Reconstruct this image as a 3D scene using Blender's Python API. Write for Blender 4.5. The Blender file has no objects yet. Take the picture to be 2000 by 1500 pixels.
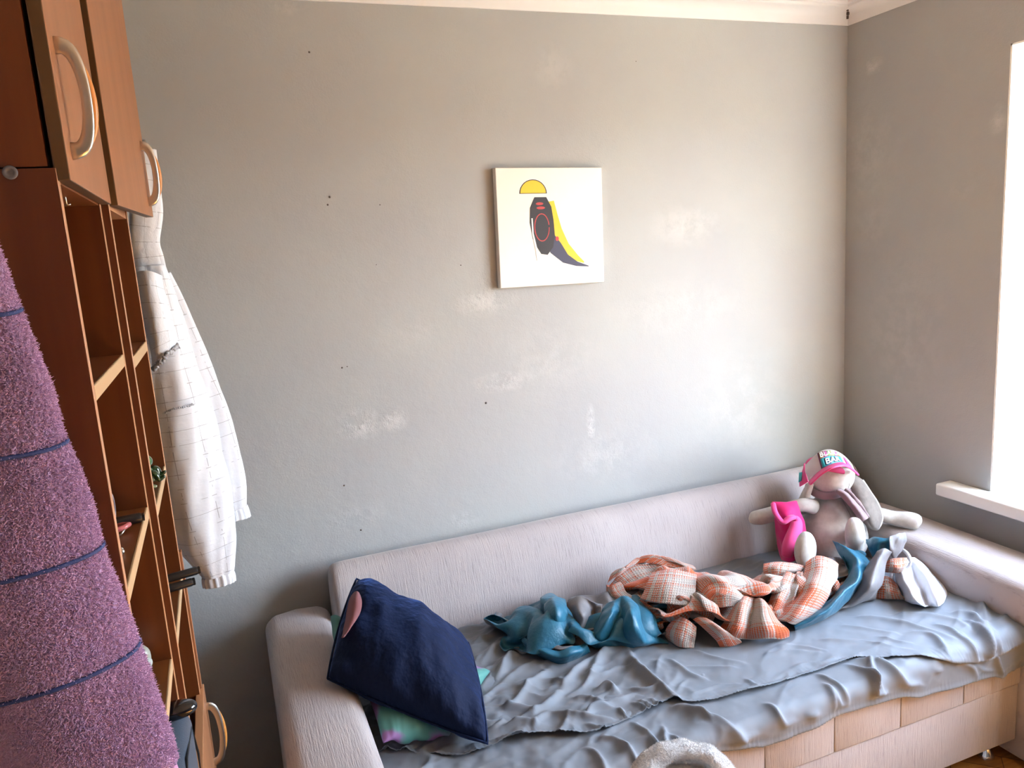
import bpy, bmesh, math, random
import numpy as np
from mathutils import Vector, Matrix, noise
sc = bpy.context.scene
C = sc.collection
PI = math.pi

# ---------------------------------------------------------------- camera
F = 1500.0                                   # focal length in pixels of the 2000x1500 frame
CAM = Vector((0, 0, 1.7))
Rm = Matrix(((0.92838704, -0.12654591, 0.3494047),
             (-0.36559161, -0.14242306, 0.91981435),
             (-0.06663546, -0.98168315, -0.17848785)))   # columns: right, down, forward
cd = bpy.data.cameras.new('camera'); cam = bpy.data.objects.new('camera', cd); C.objects.link(cam)
cd.sensor_width = 36; cd.lens = 27.0; cd.clip_start = 0.02
r_, d_, f_ = Rm.col[0], Rm.col[1], Rm.col[2]
M4 = Matrix(((r_[0], -d_[0], -f_[0], CAM[0]), (r_[1], -d_[1], -f_[1], CAM[1]),
             (r_[2], -d_[2], -f_[2], CAM[2]), (0, 0, 0, 1)))
cam.matrix_world = M4
sc.camera = cam

def at(px, py, ax, val):
    """world point where the sight line of a photo pixel meets the plane x, y or z = val"""
    d = Rm @ Vector((px - 1000, py - 750, F)); i = 'xyz'.index(ax)
    return CAM + d * ((val - CAM[i]) / d[i])

# ---------------------------------------------------------------- light
vs = sc.view_settings
vs.view_transform = 'Standard'; vs.look = 'None'; vs.gamma = 1.0; vs.use_curve_mapping = False
vs.exposure = 1.0
w = bpy.data.worlds.new('sky'); sc.world = w; w.use_nodes = True
nt = w.node_tree; bg = nt.nodes['Background']
tc = nt.nodes.new('ShaderNodeTexCoord'); sp = nt.nodes.new('ShaderNodeSeparateXYZ')
mr = nt.nodes.new('ShaderNodeValToRGB')
nt.links.new(tc.outputs['Generated'], sp.inputs[0]); nt.links.new(sp.outputs['Z'], mr.inputs[0])
mr.color_ramp.elements[0].position = 0.0; mr.color_ramp.elements[0].color = (0.20, 0.20, 0.17, 1)
mr.color_ramp.elements[1].position = 1.0; mr.color_ramp.elements[1].color = (0.50, 0.68, 1.0, 1)
e = mr.color_ramp.elements.new(0.03); e.color = (0.72, 0.82, 0.92, 1)
e = mr.color_ramp.elements.new(0.4); e.color = (0.62, 0.78, 1.0, 1)
nt.links.new(mr.outputs[0], bg.inputs[0]); bg.inputs[1].default_value = 21.0

sd = bpy.data.lights.new('sun', 'SUN'); sun = bpy.data.objects.new('sun', sd); C.objects.link(sun)
sd.energy = 90.0; sd.color = (1.0, 0.93, 0.82); sd.angle = 0.01
sun.rotation_euler = Vector((-0.62, -0.55, -0.80)).to_track_quat('-Z', 'Y').to_euler()
# daylight portal: guides sampling through the window opening, gives no light itself
pd = bpy.data.lights.new('window_portal', 'AREA'); po = bpy.data.objects.new('window_portal', pd); C.objects.link(po)
pd.shape = 'RECTANGLE'; pd.size = 1.5; pd.size_y = 1.5; pd.energy = 10
pd.cycles.is_portal = True
po.location = (2.70, 1.05, 1.49); po.rotation_euler = (0, PI / 2, 0)

# ---------------------------------------------------------------- materials
def mat(name, col, rough=0.6, bump=None, tint=None, sheen=0, metal=0, spec=0.5, coat=0, trans=0, sub=0):
    """bump=(scale, strength, stretch xyz, distance)  tint=(scale, stretch, colour b, contrast lo, hi)"""
    m = bpy.data.materials.new(name); m.use_nodes = True; n = m.node_tree.nodes; l = m.node_tree.links
    b = n['Principled BSDF']
    b.inputs['Base Color'].default_value = (*col, 1); b.inputs['Roughness'].default_value = rough
    b.inputs['Metallic'].default_value = metal; b.inputs['Specular IOR Level'].default_value = spec
    b.inputs['Sheen Weight'].default_value = sheen; b.inputs['Sheen Roughness'].default_value = 0.4
    b.inputs['Coat Weight'].default_value = coat; b.inputs['Coat Roughness'].default_value = 0.12
    b.inputs['Transmission Weight'].default_value = trans
    if bump or tint:
        t = n.new('ShaderNodeTexCoord')
    if tint:
        mp = n.new('ShaderNodeMapping'); mp.inputs['Scale'].default_value = tint[1]
        no = n.new('ShaderNodeTexNoise'); no.inputs['Scale'].default_value = tint[0]; no.inputs['Detail'].default_value = 5
        rp = n.new('ShaderNodeValToRGB'); rp.color_ramp.elements[0].position = tint[3]; rp.color_ramp.elements[1].position = tint[4]
        rp.color_ramp.elements[0].color = (*col, 1); rp.color_ramp.elements[1].color = (*tint[2], 1)
        l.new(t.outputs['Object'], mp.inputs[0]); l.new(mp.outputs[0], no.inputs[0]); l.new(no.outputs[0], rp.inputs[0])
        l.new(rp.outputs[0], b.inputs['Base Color'])
    if bump:
        mp = n.new('ShaderNodeMapping'); mp.inputs['Scale'].default_value = bump[2]
        no = n.new('ShaderNodeTexNoise'); no.inputs['Scale'].default_value = bump[0]; no.inputs['Detail'].default_value = 4
        bu = n.new('ShaderNodeBump'); bu.inputs['Strength'].default_value = bump[1]
        bu.inputs['Distance'].default_value = bump[3] if len(bump) > 3 else 0.002
        l.new(t.outputs['Object'], mp.inputs[0]); l.new(mp.outputs[0], no.inputs[0]); l.new(no.outputs[0], bu.inputs['Height'])
        l.new(bu.outputs[0], b.inputs['Normal'])
    return m

def node(m, typ, **kw):
    x = m.node_tree.nodes.new(typ)
    for k, v in kw.items():
        if isinstance(v, (int, float, str, bool)) and hasattr(x, k): setattr(x, k, v)
        else: x.inputs[k].default_value = v
    return x

def wall_material(name, spots):
    """grey-beige painted plaster; spots = worn pale patches (centre x,y,z, half sizes, amount)"""
    m = mat(name, (0.40, 0.385, 0.36), 0.78, None, None, spec=0.3)
    n = m.node_tree.nodes; l = m.node_tree.links; b = n['Principled BSDF']
    g = n.new('ShaderNodeNewGeometry')
    n1 = node(m, 'ShaderNodeTexNoise', Scale=1.6, Detail=4.0); l.new(g.outputs['Position'], n1.inputs['Vector'])
    r1 = n.new('ShaderNodeValToRGB'); r1.color_ramp.elements[0].position = 0.38; r1.color_ramp.elements[1].position = 0.66
    r1.color_ramp.elements[0].color = (0.362, 0.368, 0.372, 1); r1.color_ramp.elements[1].color = (0.392, 0.402, 0.392, 1)
    l.new(n1.outputs[0], r1.inputs[0])
    n2 = node(m, 'ShaderNodeTexNoise', Scale=14.0, Detail=6.0, Roughness=0.7); l.new(g.outputs['Position'], n2.inputs['Vector'])
    acc = None
    for (cx, cy, cz, sx, sz, a) in spots:
        s = n.new('ShaderNodeVectorMath'); s.operation = 'SUBTRACT'; s.inputs[1].default_value = (cx, cy, cz); l.new(g.outputs['Position'], s.inputs[0])
        q = n.new('ShaderNodeVectorMath'); q.operation = 'DIVIDE'; q.inputs[1].default_value = (sx, sx if name == 'plaster_right' else 9, sz); l.new(s.outputs[0], q.inputs[0])
        L = n.new('ShaderNodeVectorMath'); L.operation = 'LENGTH'; l.new(q.outputs[0], L.inputs[0])
        k = n.new('ShaderNodeMapRange'); k.inputs['From Min'].default_value = 1.25; k.inputs['From Max'].default_value = 0.2
        k.inputs['To Max'].default_value = a; l.new(L.outputs['Value'], k.inputs['Value'])
        if acc is None: acc = k.outputs[0]
        else:
            ad = n.new('ShaderNodeMath'); ad.operation = 'MAXIMUM'; l.new(acc, ad.inputs[0]); l.new(k.outputs[0], ad.inputs[1]); acc = ad.outputs[0]
    ns = n.new('ShaderNodeMapRange'); ns.inputs['From Min'].default_value = 0.42; ns.inputs['From Max'].default_value = 0.6; l.new(n2.outputs[0], ns.inputs['Value'])
    mu = n.new('ShaderNodeMath'); mu.operation = 'MULTIPLY'; l.new(ns.outputs[0], mu.inputs[0])
    if acc is not None: l.new(acc, mu.inputs[1])
    else: mu.inputs[1].default_value = 0
    mx = n.new('ShaderNodeMixRGB'); l.new(mu.outputs[0], mx.inputs[0]); l.new(r1.outputs[0], mx.inputs[1]); mx.inputs[2].default_value = (0.52, 0.525, 0.515, 1)
    l.new(mx.outputs[0], b.inputs['Base Color'])
    # roller texture, dents and flaking paint
    n3 = node(m, 'ShaderNodeTexNoise', Scale=170.0, Detail=3.0); l.new(g.outputs['Position'], n3.inputs['Vector'])
    n4 = node(m, 'ShaderNodeTexNoise', Scale=5.0, Detail=8.0, Roughness=0.62); l.new(g.outputs['Position'], n4.inputs['Vector'])
    n5 = node(m, 'ShaderNodeTexNoise', Scale=60.0, Detail=6.0, Roughness=0.7); l.new(g.outputs['Position'], n5.inputs['Vector'])
    f5 = n.new('ShaderNodeMath'); f5.operation = 'MULTIPLY'; l.new(n5.outputs[0], f5.inputs[0]); l.new(mu.outputs[0], f5.inputs[1])
    a1 = n.new('ShaderNodeMath'); a1.operation = 'MULTIPLY_ADD'; a1.inputs[1].default_value = 0.10; l.new(n3.outputs[0], a1.inputs[0]); l.new(n4.outputs[0], a1.inputs[2])
    a2 = n.new('ShaderNodeMath'); a2.operation = 'MULTIPLY_ADD'; a2.inputs[1].default_value = 0.9; l.new(f5.outputs[0], a2.inputs[0]); l.new(a1.outputs[0], a2.inputs[2])
    bu = n.new('ShaderNodeBump'); bu.inputs['Strength'].default_value = 0.75; bu.inputs['Distance'].default_value = 0.006
    l.new(a2.outputs[0], bu.inputs['Height']); l.new(bu.outputs[0], b.inputs['Normal'])
    return m

def wood(name, a, b_, sc_=(1.0, 1.0, 0.06), rough=0.38):
    m = mat(name, a, rough, (60, 0.12, sc_, 0.001), (26, sc_, b_, 0.3, 0.72))
    return m

MW = wood('cherry_veneer', (0.135, 0.038, 0.008), (0.08, 0.020, 0.004))
MWI = wood('cherry_veneer_shelf', (0.19, 0.062, 0.014), (0.14, 0.042, 0.009), (1, .06, 1))
MEDGE = mat('pale_edge_band', (0.42, 0.20, 0.09), 0.45)
MRAW = mat('raw_chipboard_edge', (0.42, 0.27, 0.14), 0.7, (120, 0.5, (1, .2, 1), 0.001))
MDOOR = wood('beech_door_veneer', (0.31, 0.128, 0.054), (0.25, 0.100, 0.042), (1.0, 1.0, 0.05), 0.42)
MDEDGE = mat('brown_door_edge', (0.10, 0.05, 0.016), 0.5)
MSILV = mat('satin_nickel', (0.62, 0.6, 0.56), 0.3, metal=1.0)
MCHROME = mat('chrome', (0.8, 0.8, 0.8), 0.08, metal=1.0)
MHW = mat('amber_wood_strip', (0.55, 0.22, 0.05), 0.35)
MWHITE = mat('white_paint', (0.80, 0.78, 0.74), 0.5, (3, 0.2, (1, 1, 1), 0.003))
MSILL = mat('white_painted_sill', (0.78, 0.76, 0.72), 0.4, (9, 0.3, (1, 1, 1), 0.002))
MJAMB = mat('white_jamb_plaster', (0.86, 0.86, 0.83), 0.7, (40, 0.3, (1, 1, 1), 0.002), (7, (1, 1, 1), (0.80, 0.80, 0.76), 0.4, 0.8))

# ---------------------------------------------------------------- object helpers
def mesh_ob(name, verts, faces, m, parent=None, smooth=True):
    me = bpy.data.meshes.new(name); me.from_pydata([tuple(v) for v in verts], [], faces); me.update()
    bm = bmesh.new(); bm.from_mesh(me); bmesh.ops.recalc_face_normals(bm, faces=bm.faces); bm.to_mesh(me); bm.free()
    return fin(name, me, m, parent, smooth)
def fin(name, me, m, parent=None, smooth=True):
    o = bpy.data.objects.new(name, me); C.objects.link(o)
    for x in (m if isinstance(m, (list, tuple)) else [m]): me.materials.append(x)
    if smooth:
        for p in me.polygons: p.use_smooth = True
    if parent:
        o.parent = parent; o.matrix_parent_inverse = parent.matrix_world.inverted()
    return o
def bm_ob(name, bm, m, parent=None, smooth=True, sharp=None):
    bmesh.ops.recalc_face_normals(bm, faces=bm.faces)
    me = bpy.data.meshes.new(name); bm.to_mesh(me); bm.free()
    o = fin(name, me, m, parent, smooth)
    if sharp: me.set_sharp_from_angle(angle=math.radians(sharp))
    return o
def thing(name, label, cat, loc=(0, 0, 0), group=None):
    o = bpy.data.objects.new(name, None); C.objects.link(o); o.location = loc
    o.matrix_world = Matrix.Translation(loc)
    o.empty_display_size = 0.05
    return tag(o, label, cat, group)
def tag(o, label, cat, group=None):
    o['label'] = label; o['category'] = cat
    if group: o['group'] = group
    return o
def struct(o):
    o['kind'] = 'structure'; return o
def box_bm(bm, x0, x1, y0, y1, z0, z1, bev=0.0, seg=2, mi=0):
    vs_ = [bm.verts.new((x, y, z)) for z in (z0, z1) for y in (y0, y1) for x in (x0, x1)]
    fs = [bm.faces.new([vs_[i] for i in f]) for f in ((0, 2, 3, 1), (4, 5, 7, 6), (0, 1, 5, 4), (2, 6, 7, 3), (0, 4, 6, 2), (1, 3, 7, 5))]
    for f in fs: f.material_index = mi
    if bev:
        es = {e for f in fs for e in f.edges}
        bmesh.ops.bevel(bm, geom=list(es), offset=bev, segments=seg, affect='EDGES', profile=0.5)
    return fs
def box(name, x0, x1, y0, y1, z0, z1, m, parent=None, bev=0.001, seg=2, smooth=True):
    bm = bmesh.new(); box_bm(bm, x0, x1, y0, y1, z0, z1, bev, seg)
    return bm_ob(name, bm, m, parent, smooth, 40)
def tube(bm, pts, rad, seg=10, cap=True, flat=1.0, up=Vector((0, 0, 1)), mi=0):
    """sweep an ellipse (rad, rad*flat) along pts; rad may be a list"""
    pts = [Vector(p) for p in pts]; rings = []
    rr = rad if isinstance(rad, (list, tuple)) else [rad] * len(pts)
    for i, p in enumerate(pts):
        t = (pts[min(i + 1, len(pts) - 1)] - pts[max(i - 1, 0)]).normalized()
        s = t.cross(up)
        if s.length < 1e-4: s = t.cross(Vector((1, 0, 0)))
        s.normalize(); u = s.cross(t).normalized()
        rings.append([bm.verts.new(p + s * math.cos(a) * rr[i] + u * math.sin(a) * rr[i] * flat) for a in [2 * PI * k / seg for k in range(seg)]])
    for i in range(len(rings) - 1):
        for k in range(seg):
            bm.faces.new((rings[i][k], rings[i][(k + 1) % seg], rings[i + 1][(k + 1) % seg], rings[i + 1][k])).material_index = mi
    if cap:
        bm.faces.new(rings[0][::-1]).material_index = mi; bm.faces.new(rings[-1]).material_index = mi
    return rings
def lathe(bm, prof, c, axis='z', seg=24, mi=0):
    rings = []
    for (r, h) in prof:
        ring = []
        for k in range(seg):
            a = 2 * PI * k / seg
            v = {'z': (r * math.cos(a), r * math.sin(a), h), 'x': (h, r * math.cos(a), r * math.sin(a)), 'y': (r * math.cos(a), h, r * math.sin(a))}[axis]
            ring.append(bm.verts.new(Vector(c) + Vector(v)))
        rings.append(ring)
    for i in range(len(rings) - 1):
        for k in range(seg): bm.faces.new((rings[i][k], rings[i][(k + 1) % seg], rings[i + 1][(k + 1) % seg], rings[i + 1][k])).material_index = mi
    for rg, f in ((rings[0], 1), (rings[-1], 0)):
        bm.faces.new(rg[::-1] if f else rg).material_index = mi
def extrude_profile(bm, prof, x0, x1, nx=1, bulge=None, mi=0):
    """closed (y,z) profile swept in x, rounded ends by bulge(t)->scale"""
    n_ = len(prof); cy = sum(p[0] for p in prof) / n_; cz = sum(p[1] for p in prof) / n_; rings = []
    for i in range(nx + 1):
        x = x0 + (x1 - x0) * i / nx; s = bulge(i / nx) if bulge else (0, 1)
        rings.append([bm.verts.new((x + s[0], cy + (y - cy) * s[1], cz + (z - cz) * s[1])) for y, z in prof])
    for i in range(nx):
        for k in range(n_): bm.faces.new((rings[i][k], rings[i][(k + 1) % n_], rings[i + 1][(k + 1) % n_], rings[i + 1][k])).material_index = mi
    bm.faces.new(rings[0][::-1]); bm.faces.new(rings[-1])
    return rings
def sub(o, lv=1):
    s = o.modifiers.new('subdivision', 'SUBSURF'); s.levels = lv; s.render_levels = lv; return s

# ---------------------------------------------------------------- room shell
XR, YB, XL, YF, ZC = 2.434, 2.47, -0.72, -3.6, 2.53
WY0, WY1, WZ0, WZ1 = 0.30, 1.80, 0.745, 2.215      # window opening in the right wall
spots = []
for (px, py, sx, sz, a) in [(700, 830, .075, .05, 1.0), (765, 820, .05, .04, .8), (945, 590, .11, .045, .7), (985, 745, .12, .035, .8), (1153, 830, .018, .07, 1.0),
                            (1340, 440, .16, .07, .45), (1075, 700, .2, .14, .25), (1180, 890, .2, .1, .35), (905, 1015, .06, .03, .7), (1080, 130, .07, .07, .3),
                            (700, 1010, .12, .05, .35), (1450, 800, .25, .25, .25), (560, 8, .07, .03, .6), (800, 650, .1, .06, .25), (1320, 600, .3, .1, .25)]:
    p = at(px, py, 'y', YB); spots.append((p.x, YB, p.z, sx, sz, a))
MWALL = wall_material('plaster_back', spots)
spots = []
for (px, py, sx, sz, a) in [(1700, 130, .06, .03, .9), (1950, 235, .03, .05, .7), (1760, 660, .2, .3, .3), (1690, 300, .15, .2, .35), (1880, 370, .05, .03, .4), (1700, 440, .1, .1, .3)]:
    p = at(px, py, 'x', XR); spots.append((XR, p.y, p.z, sx, sz, a))
MWALLR = wall_material('plaster_right', spots)
MWALLP = mat('plaster_plain', (0.37, 0.37, 0.375), 0.8)
struct(box('wall_back', XL - .12, XR + .3, YB, YB + .12, -.1, 2.62, MWALL, bev=0, smooth=False))
struct(box('wall_left', XL - .12, XL, YF, YB, -.1, 2.62, MWALLP, bev=0, smooth=False))
struct(box('wall_front', XL - .12, XR + .3, YF - .12, YF, -.1, 2.62, MWALLP, bev=0, smooth=False))
bm = bmesh.new()
for (y0, y1, z0, z1) in ((WY1, YB, -.1, 2.62), (YF, WY0, -.1, 2.62), (WY0, WY1, -.1, WZ0 - .046), (WY0, WY1, WZ1, 2.62)):
    box_bm(bm, XR, XR + .3, y0, y1, z0, z1)
struct(bm_ob('wall_right', bm, MWALLR, smooth=False))
# white plastered reveal lining the opening
bm = bmesh.new()
box_bm(bm, XR + .001, XR + .295, WY1 - .006, WY1 + .001, WZ0, WZ1); box_bm(bm, XR + .001, XR + .295, WY0, WY0 + .006, WZ0, WZ1)
box_bm(bm, XR + .001, XR + .295, WY0, WY1, WZ1 - .006, WZ1 + .001)
struct(bm_ob('trim_window_reveal', bm, MJAMB, smooth=False))
# window frame with two casements, pane of glass
bm = bmesh.new()
X0, X1 = XR + .205, XR + .265
for (y0, y1, z0, z1) in ((WY0, WY0 + .07, WZ0, WZ1), (WY1 - .07, WY1 - .006, WZ0, WZ1), (WY0, WY1, WZ1 - .07, WZ1 - .006), (WY0, WY1, WZ0, WZ0 + .07), (1.0, 1.1, WZ0, WZ1)):
    k_ = .002 if (z1 - z0) < 1 else (.004 if y0 == 1.0 else 0); box_bm(bm, X0 + k_, X1 - k_, y0 + k_, y1 - k_, z0 + (.001 if k_ == 0 else k_), z1 - (.001 if k_ == 0 else k_), .004)
struct(bm_ob('window_1', bm, MWHITE, smooth=True, sharp=40))
MGL = mat('window_glass', (1, 1, 1), 0.0, spec=0.5)
n = MGL.node_tree.nodes; l = MGL.node_tree.links; tr = n.new('ShaderNodeBsdfTransparent'); gl = n.new('ShaderNodeBsdfGlossy'); gl.inputs['Roughness'].default_value = 0.02
ms = n.new('ShaderNodeMixShader'); ms.inputs[0].default_value = 0.06; l.new(tr.outputs[0], ms.inputs[1]); l.new(gl.outputs[0], ms.inputs[2]); l.new(ms.outputs[0], n['Material Output'].inputs[0])
struct(box('window_pane', XR + .232, XR + .238, WY0 + .06, WY1 - .06, WZ0 + .06, WZ1 - .06, MGL, bev=0, smooth=False))
# sill board
bm = bmesh.new()
pL = at(1864, 962, 'x', XR - .05)
box_bm(bm, XR - .075, XR, WY0 - .13, 1.955, WZ0 - .045, WZ0, .007, 3); box_bm(bm, XR - .01, XR + .299, WY0 + .0005, WY1 - .0005, WZ0 - .0445, WZ0 - .0003)
tag(bm_ob('window_sill', bm, MSILL, sharp=40), 'white painted window sill board below the bright window', 'window sill')
C.objects['window_sill']['kind'] = 'structure'
# floor: oak parquet
m = mat('oak_parquet', (0.5, 0.2, 0.06), 0.28, None, None, coat=0.3)
n = m.node_tree.nodes; l = m.node_tree.links; b = n['Principled BSDF']; g = n.new('ShaderNodeNewGeometry')
mp = node(m, 'ShaderNodeMapping', Rotation=(0, 0, PI / 4)); l.new(g.outputs['Position'], mp.inputs[0])
br = node(m, 'ShaderNodeTexBrick', Scale=1.0, Color1=(0.60, 0.31, 0.10, 1), Color2=(0.50, 0.23, 0.065, 1), Mortar=(0.12, 0.05, 0.02, 1))
br.inputs['Mortar Size'].default_value = 0.0012; br.inputs['Brick Width'].default_value = 0.3; br.inputs['Row Height'].default_value = 0.06
l.new(mp.outputs[0], br.inputs[0])
mp2 = node(m, 'ShaderNodeMapping', Rotation=(0, 0, PI / 4), Scale=(1.5, 26, 1)); l.new(g.outputs['Position'], mp2.inputs[0])
no = node(m, 'ShaderNodeTexNoise', Scale=4.0, Detail=5.0); l.new(mp2.outputs[0], no.inputs[0])
mx = n.new('ShaderNodeMixRGB'); mx.blend_type = 'OVERLAY'; mx.inputs[0].default_value = 0.5; l.new(br.outputs[0], mx.inputs[1]); l.new(no.outputs[0], mx.inputs[2]); l.new(mx.outputs[0], b.inputs['Base Color'])
struct(box('floor', XL - .12, XR + .3, YF - .12, YB + .12, -.1, 0, m, bev=0, smooth=False))
# ceiling: limed timber boards
m = mat('limed_ceiling_board', (0.66, 0.56, 0.46), 0.6, None, None)
n = m.node_tree.nodes; l = m.node_tree.links; b = n['Principled BSDF']; g = n.new('ShaderNodeNewGeometry')
br = node(m, 'ShaderNodeTexBrick', Color1=(0.60, 0.52, 0.43, 1), Color2=(0.54, 0.45, 0.37, 1), Mortar=(0.10, 0.07, 0.05, 1))
br.inputs['Scale'].default_value = 1; br.inputs['Mortar Size'].default_value = 0.004; br.inputs['Brick Width'].default_value = 3.0; br.inputs['Row Height'].default_value = 0.2
l.new(g.outputs['Position'], br.inputs[0]); l.new(br.outputs[0], b.inputs['Base Color'])
struct(box('ceiling', XL - .12, XR + .3, YF - .12, YB + .12, ZC, ZC + .09, m, bev=0, smooth=False))
# cornice (cavetto + ovolo) round the room
MCOR = mat('cornice_white', (0.70, 0.70, 0.69), 0.55)
def cornice_prof():
    p = [(0, 2.447), (.006, 2.447), (.010, 2.455), (.011, 2.462)]
    for k in range(7):
        a = PI / 2 * k / 6; p.append((.058 - .046 * math.cos(a), 2.464 + .03 * math.sin(a)))
    p += [(.062, 2.497), (.064, 2.505)]
    for k in range(5):
        a = PI / 2 * k / 4; p.append((.064 + .012 * math.sin(a), 2.505 + .012 * (1 - math.cos(a))))
    p += [(.077, 2.53), (0, 2.53)]
    return p
def cornice(name, side):
    P_ = cornice_prof(); bm = bmesh.new(); rings = []
    for t in (0, 1):
        ring = []
        for (d, z) in P_:
            if side == 'back': v = (XL + d if t == 0 else XR - d, YB - d, z)
            elif side == 'right': v = (XR - d, YB - d if t == 0 else YF + d, z)
            elif side == 'left': v = (XL + d, YB - d if t == 0 else YF + d, z)
            else: v = (XL + d if t == 0 else XR - d, YF + d, z)
            ring.append(bm.verts.new(v))
        rings.append(ring)
    k_ = len(P_)
    for k in range(k_): bm.faces.new((rings[0][k], rings[0][(k + 1) % k_], rings[1][(k + 1) % k_], rings[1][k]))
    bm.faces.new(rings[0]); bm.faces.new(rings[1][::-1])
    return struct(bm_ob(name, bm, MCOR, smooth=True, sharp=35))
cornice('trim_cornice_back', 'back'); cornice('trim_cornice_right', 'right'); cornice('trim_cornice_left', 'left'); cornice('trim_cornice_front', 'front')
# dark chipped gap at the mitre of the cornice
bm = bmesh.new()
for k in range(5):
    z = 2.466 + .011 * k; d = .020 + .010 * k
    box_bm(bm, XR - d - .006, XR - d - .001 + .003 * (k % 2), YB - d - .006, YB - d + .001, z, z + .012)
MDARK = mat('dark_gap', (0.10, 0.08, 0.07), 0.9)
struct(bm_ob('trim_mitre_gap', bm, MDARK, smooth=False))
# small dents and nail holes
bm = bmesh.new()
for (px, py, r) in [(604, 102, .003), (644, 385, .0035), (640, 400, .003), (672, 948, .003), (705, 1035, .003), (949, 787, .004), (668, 718, .003), (678, 716, .002), (900, 518, .002), (742, 400, .002), (735, 517, .0015), (1242, 120, .0015)]:
    p = at(px, py, 'y', YB); lathe(bm, [(r, -.0012), (r * .9, 0.0)], (p.x, YB, p.z), 'y', 8)
struct(bm_ob('trim_nail_holes', bm, MDARK))

# ---------------------------------------------------------------- sofa
def fabric_beige(name='beige_chenille'):
    m = mat(name, (0.52, 0.455, 0.44), 0.85, None, None, sheen=0.35, spec=0.2)
    n = m.node_tree.nodes; l = m.node_tree.links; b = n['Principled BSDF']; t = n.new('ShaderNodeNewGeometry')
    mp = node(m, 'ShaderNodeMapping', Scale=(260, 18, 18)); l.new(t.outputs['Position'], mp.inputs[0])
    n1 = node(m, 'ShaderNodeTexNoise', Scale=1.0, Detail=3.0, Roughness=0.6); l.new(mp.outputs[0], n1.inputs[0])
    n2 = node(m, 'ShaderNodeTexNoise', Scale=3.5, Detail=5.0); l.new(t.outputs['Position'], n2.inputs['Vector'])
    n3 = node(m, 'ShaderNodeTexNoise', Scale=420.0, Detail=2.0); l.new(t.outputs['Position'], n3.inputs['Vector'])
    r = n.new('ShaderNodeValToRGB'); r.color_ramp.elements[0].position = 0.3; r.color_ramp.elements[1].position = 0.7
    r.color_ramp.elements[0].color = (0.355, 0.315, 0.315, 1); r.color_ramp.elements[1].color = (0.42, 0.38, 0.375, 1); l.new(n2.outputs[0], r.inputs[0])
    st = n.new('ShaderNodeMapRange'); st.inputs['From Min'].default_value = 0.30; st.inputs['From Max'].default_value = 0.42; l.new(n1.outputs[0], st.inputs['Value'])
    st.inputs['To Min'].default_value = 0.80; st.inputs['To Max'].default_value = 1.0
    mx = n.new('ShaderNodeMixRGB'); mx.blend_type = 'MULTIPLY'; mx.inputs[0].default_value = 1; l.new(r.outputs[0], mx.inputs[1]); l.new(st.outputs[0], mx.inputs[2])
    l.new(mx.outputs[0], b.inputs['Base Color'])
    ad = n.new('ShaderNodeMath'); ad.operation = 'MULTIPLY_ADD'; ad.inputs[1].default_value = 0.35; l.new(n3.outputs[0], ad.inputs[0]); l.new(n1.outputs[0], ad.inputs[2])
    bu = n.new('ShaderNodeBump'); bu.inputs['Strength'].default_value = 0.7; bu.inputs['Distance'].default_value = 0.0022; l.new(ad.outputs[0], bu.inputs['Height']); l.new(bu.outputs[0], b.inputs['Normal'])
    return m
MSOFA = fabric_beige()
MTH = mat('seam_thread', (0.22, 0.18, 0.16), 0.9)
SZ = 0.455                                  # seat level
sofa = thing('sofa', 'long beige fabric sofa bed standing along the back wall', 'sofa', (1.2, 1.9, 0))
# backrest: thick rounded bolster
prof = [(2.25, .36), (2.262, .50), (2.285, .62), (2.305, .68), (2.33, .72), (2.36, .738), (2.395, .738), (2.425, .722), (2.448, .69), (2.456, .62), (2.456, .36)]
prof = [(y, z) for y, z in prof]
bm = bmesh.new()
def bend(t):
    e = min(t, 1 - t) / 0.022
    if e >= 1: return (0, 1)
    return (0, 0.90 + 0.10 * math.sqrt(max(0, 1 - (1 - e) ** 2)))
extrude_profile(bm, prof, .232, 2.375, 110, bend)
for v in bm.verts:
    q = noise.noise(Vector((v.co.x * 3, v.co.z * 6, 1.3)))
    v.co.y += 0.004 * q; v.co.z += .003 * noise.noise(Vector((v.co.x * 2.2, 3, v.co.z)))
o = bm_ob('backrest', bm, MSOFA, sofa); sub(o, 1)
def arm(x0, x1, y0, y1, ztop):
    bm = bmesh.new(); r = .045; n_ = []
    w_ = x1 - x0
    pr = [(x0, .03)] + [(x0 + r - r * math.cos(a), ztop - r + r * math.sin(a)) for a in [PI / 2 * k / 6 for k in range(7)]]
    pr += [(x0 + w_ / 2, ztop + .005)] + [(x1 - r + r * math.sin(a), ztop - r + r * math.cos(a)) for a in [PI / 2 * k / 6 for k in range(7)]] + [(x1, .03)]
    N = 56; rings = []
    for i in range(N + 1):
        t = i / N; y = y0 + (y1 - y0) * t; d = min(t, 1 - t) * (y1 - y0)
        s = 0 if d > .05 else .05 - math.sqrt(max(0, .05 ** 2 - (.05 - d) ** 2))
        s *= .8
        ring = []
        for (x, z) in pr:
            xx = x0 + s + (x - x0) * (w_ - 2 * s) / w_
            zz = z if z < .1 else z - s
            zz += .0035 * noise.noise(Vector((xx * 5, y * 7, z)))
            ring.append(bm.verts.new((xx, y, zz)))
        rings.append(ring)
    k_ = len(pr)
    for i in range(N):
        for k in range(k_): bm.faces.new((rings[i][k], rings[i][(k + 1) % k_], rings[i + 1][(k + 1) % k_], rings[i + 1][k]))
    bm.faces.new(rings[0][::-1]); bm.faces.new(rings[-1])
    o = bm_ob('armrest', bm, MSOFA, sofa); o.data.set_sharp_from_angle(angle=math.radians(60)); return o
arm(.025, .228, 1.20, 2.44, .600)
arm(2.15, 2.40, 1.20, 2.25, .597)
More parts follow.
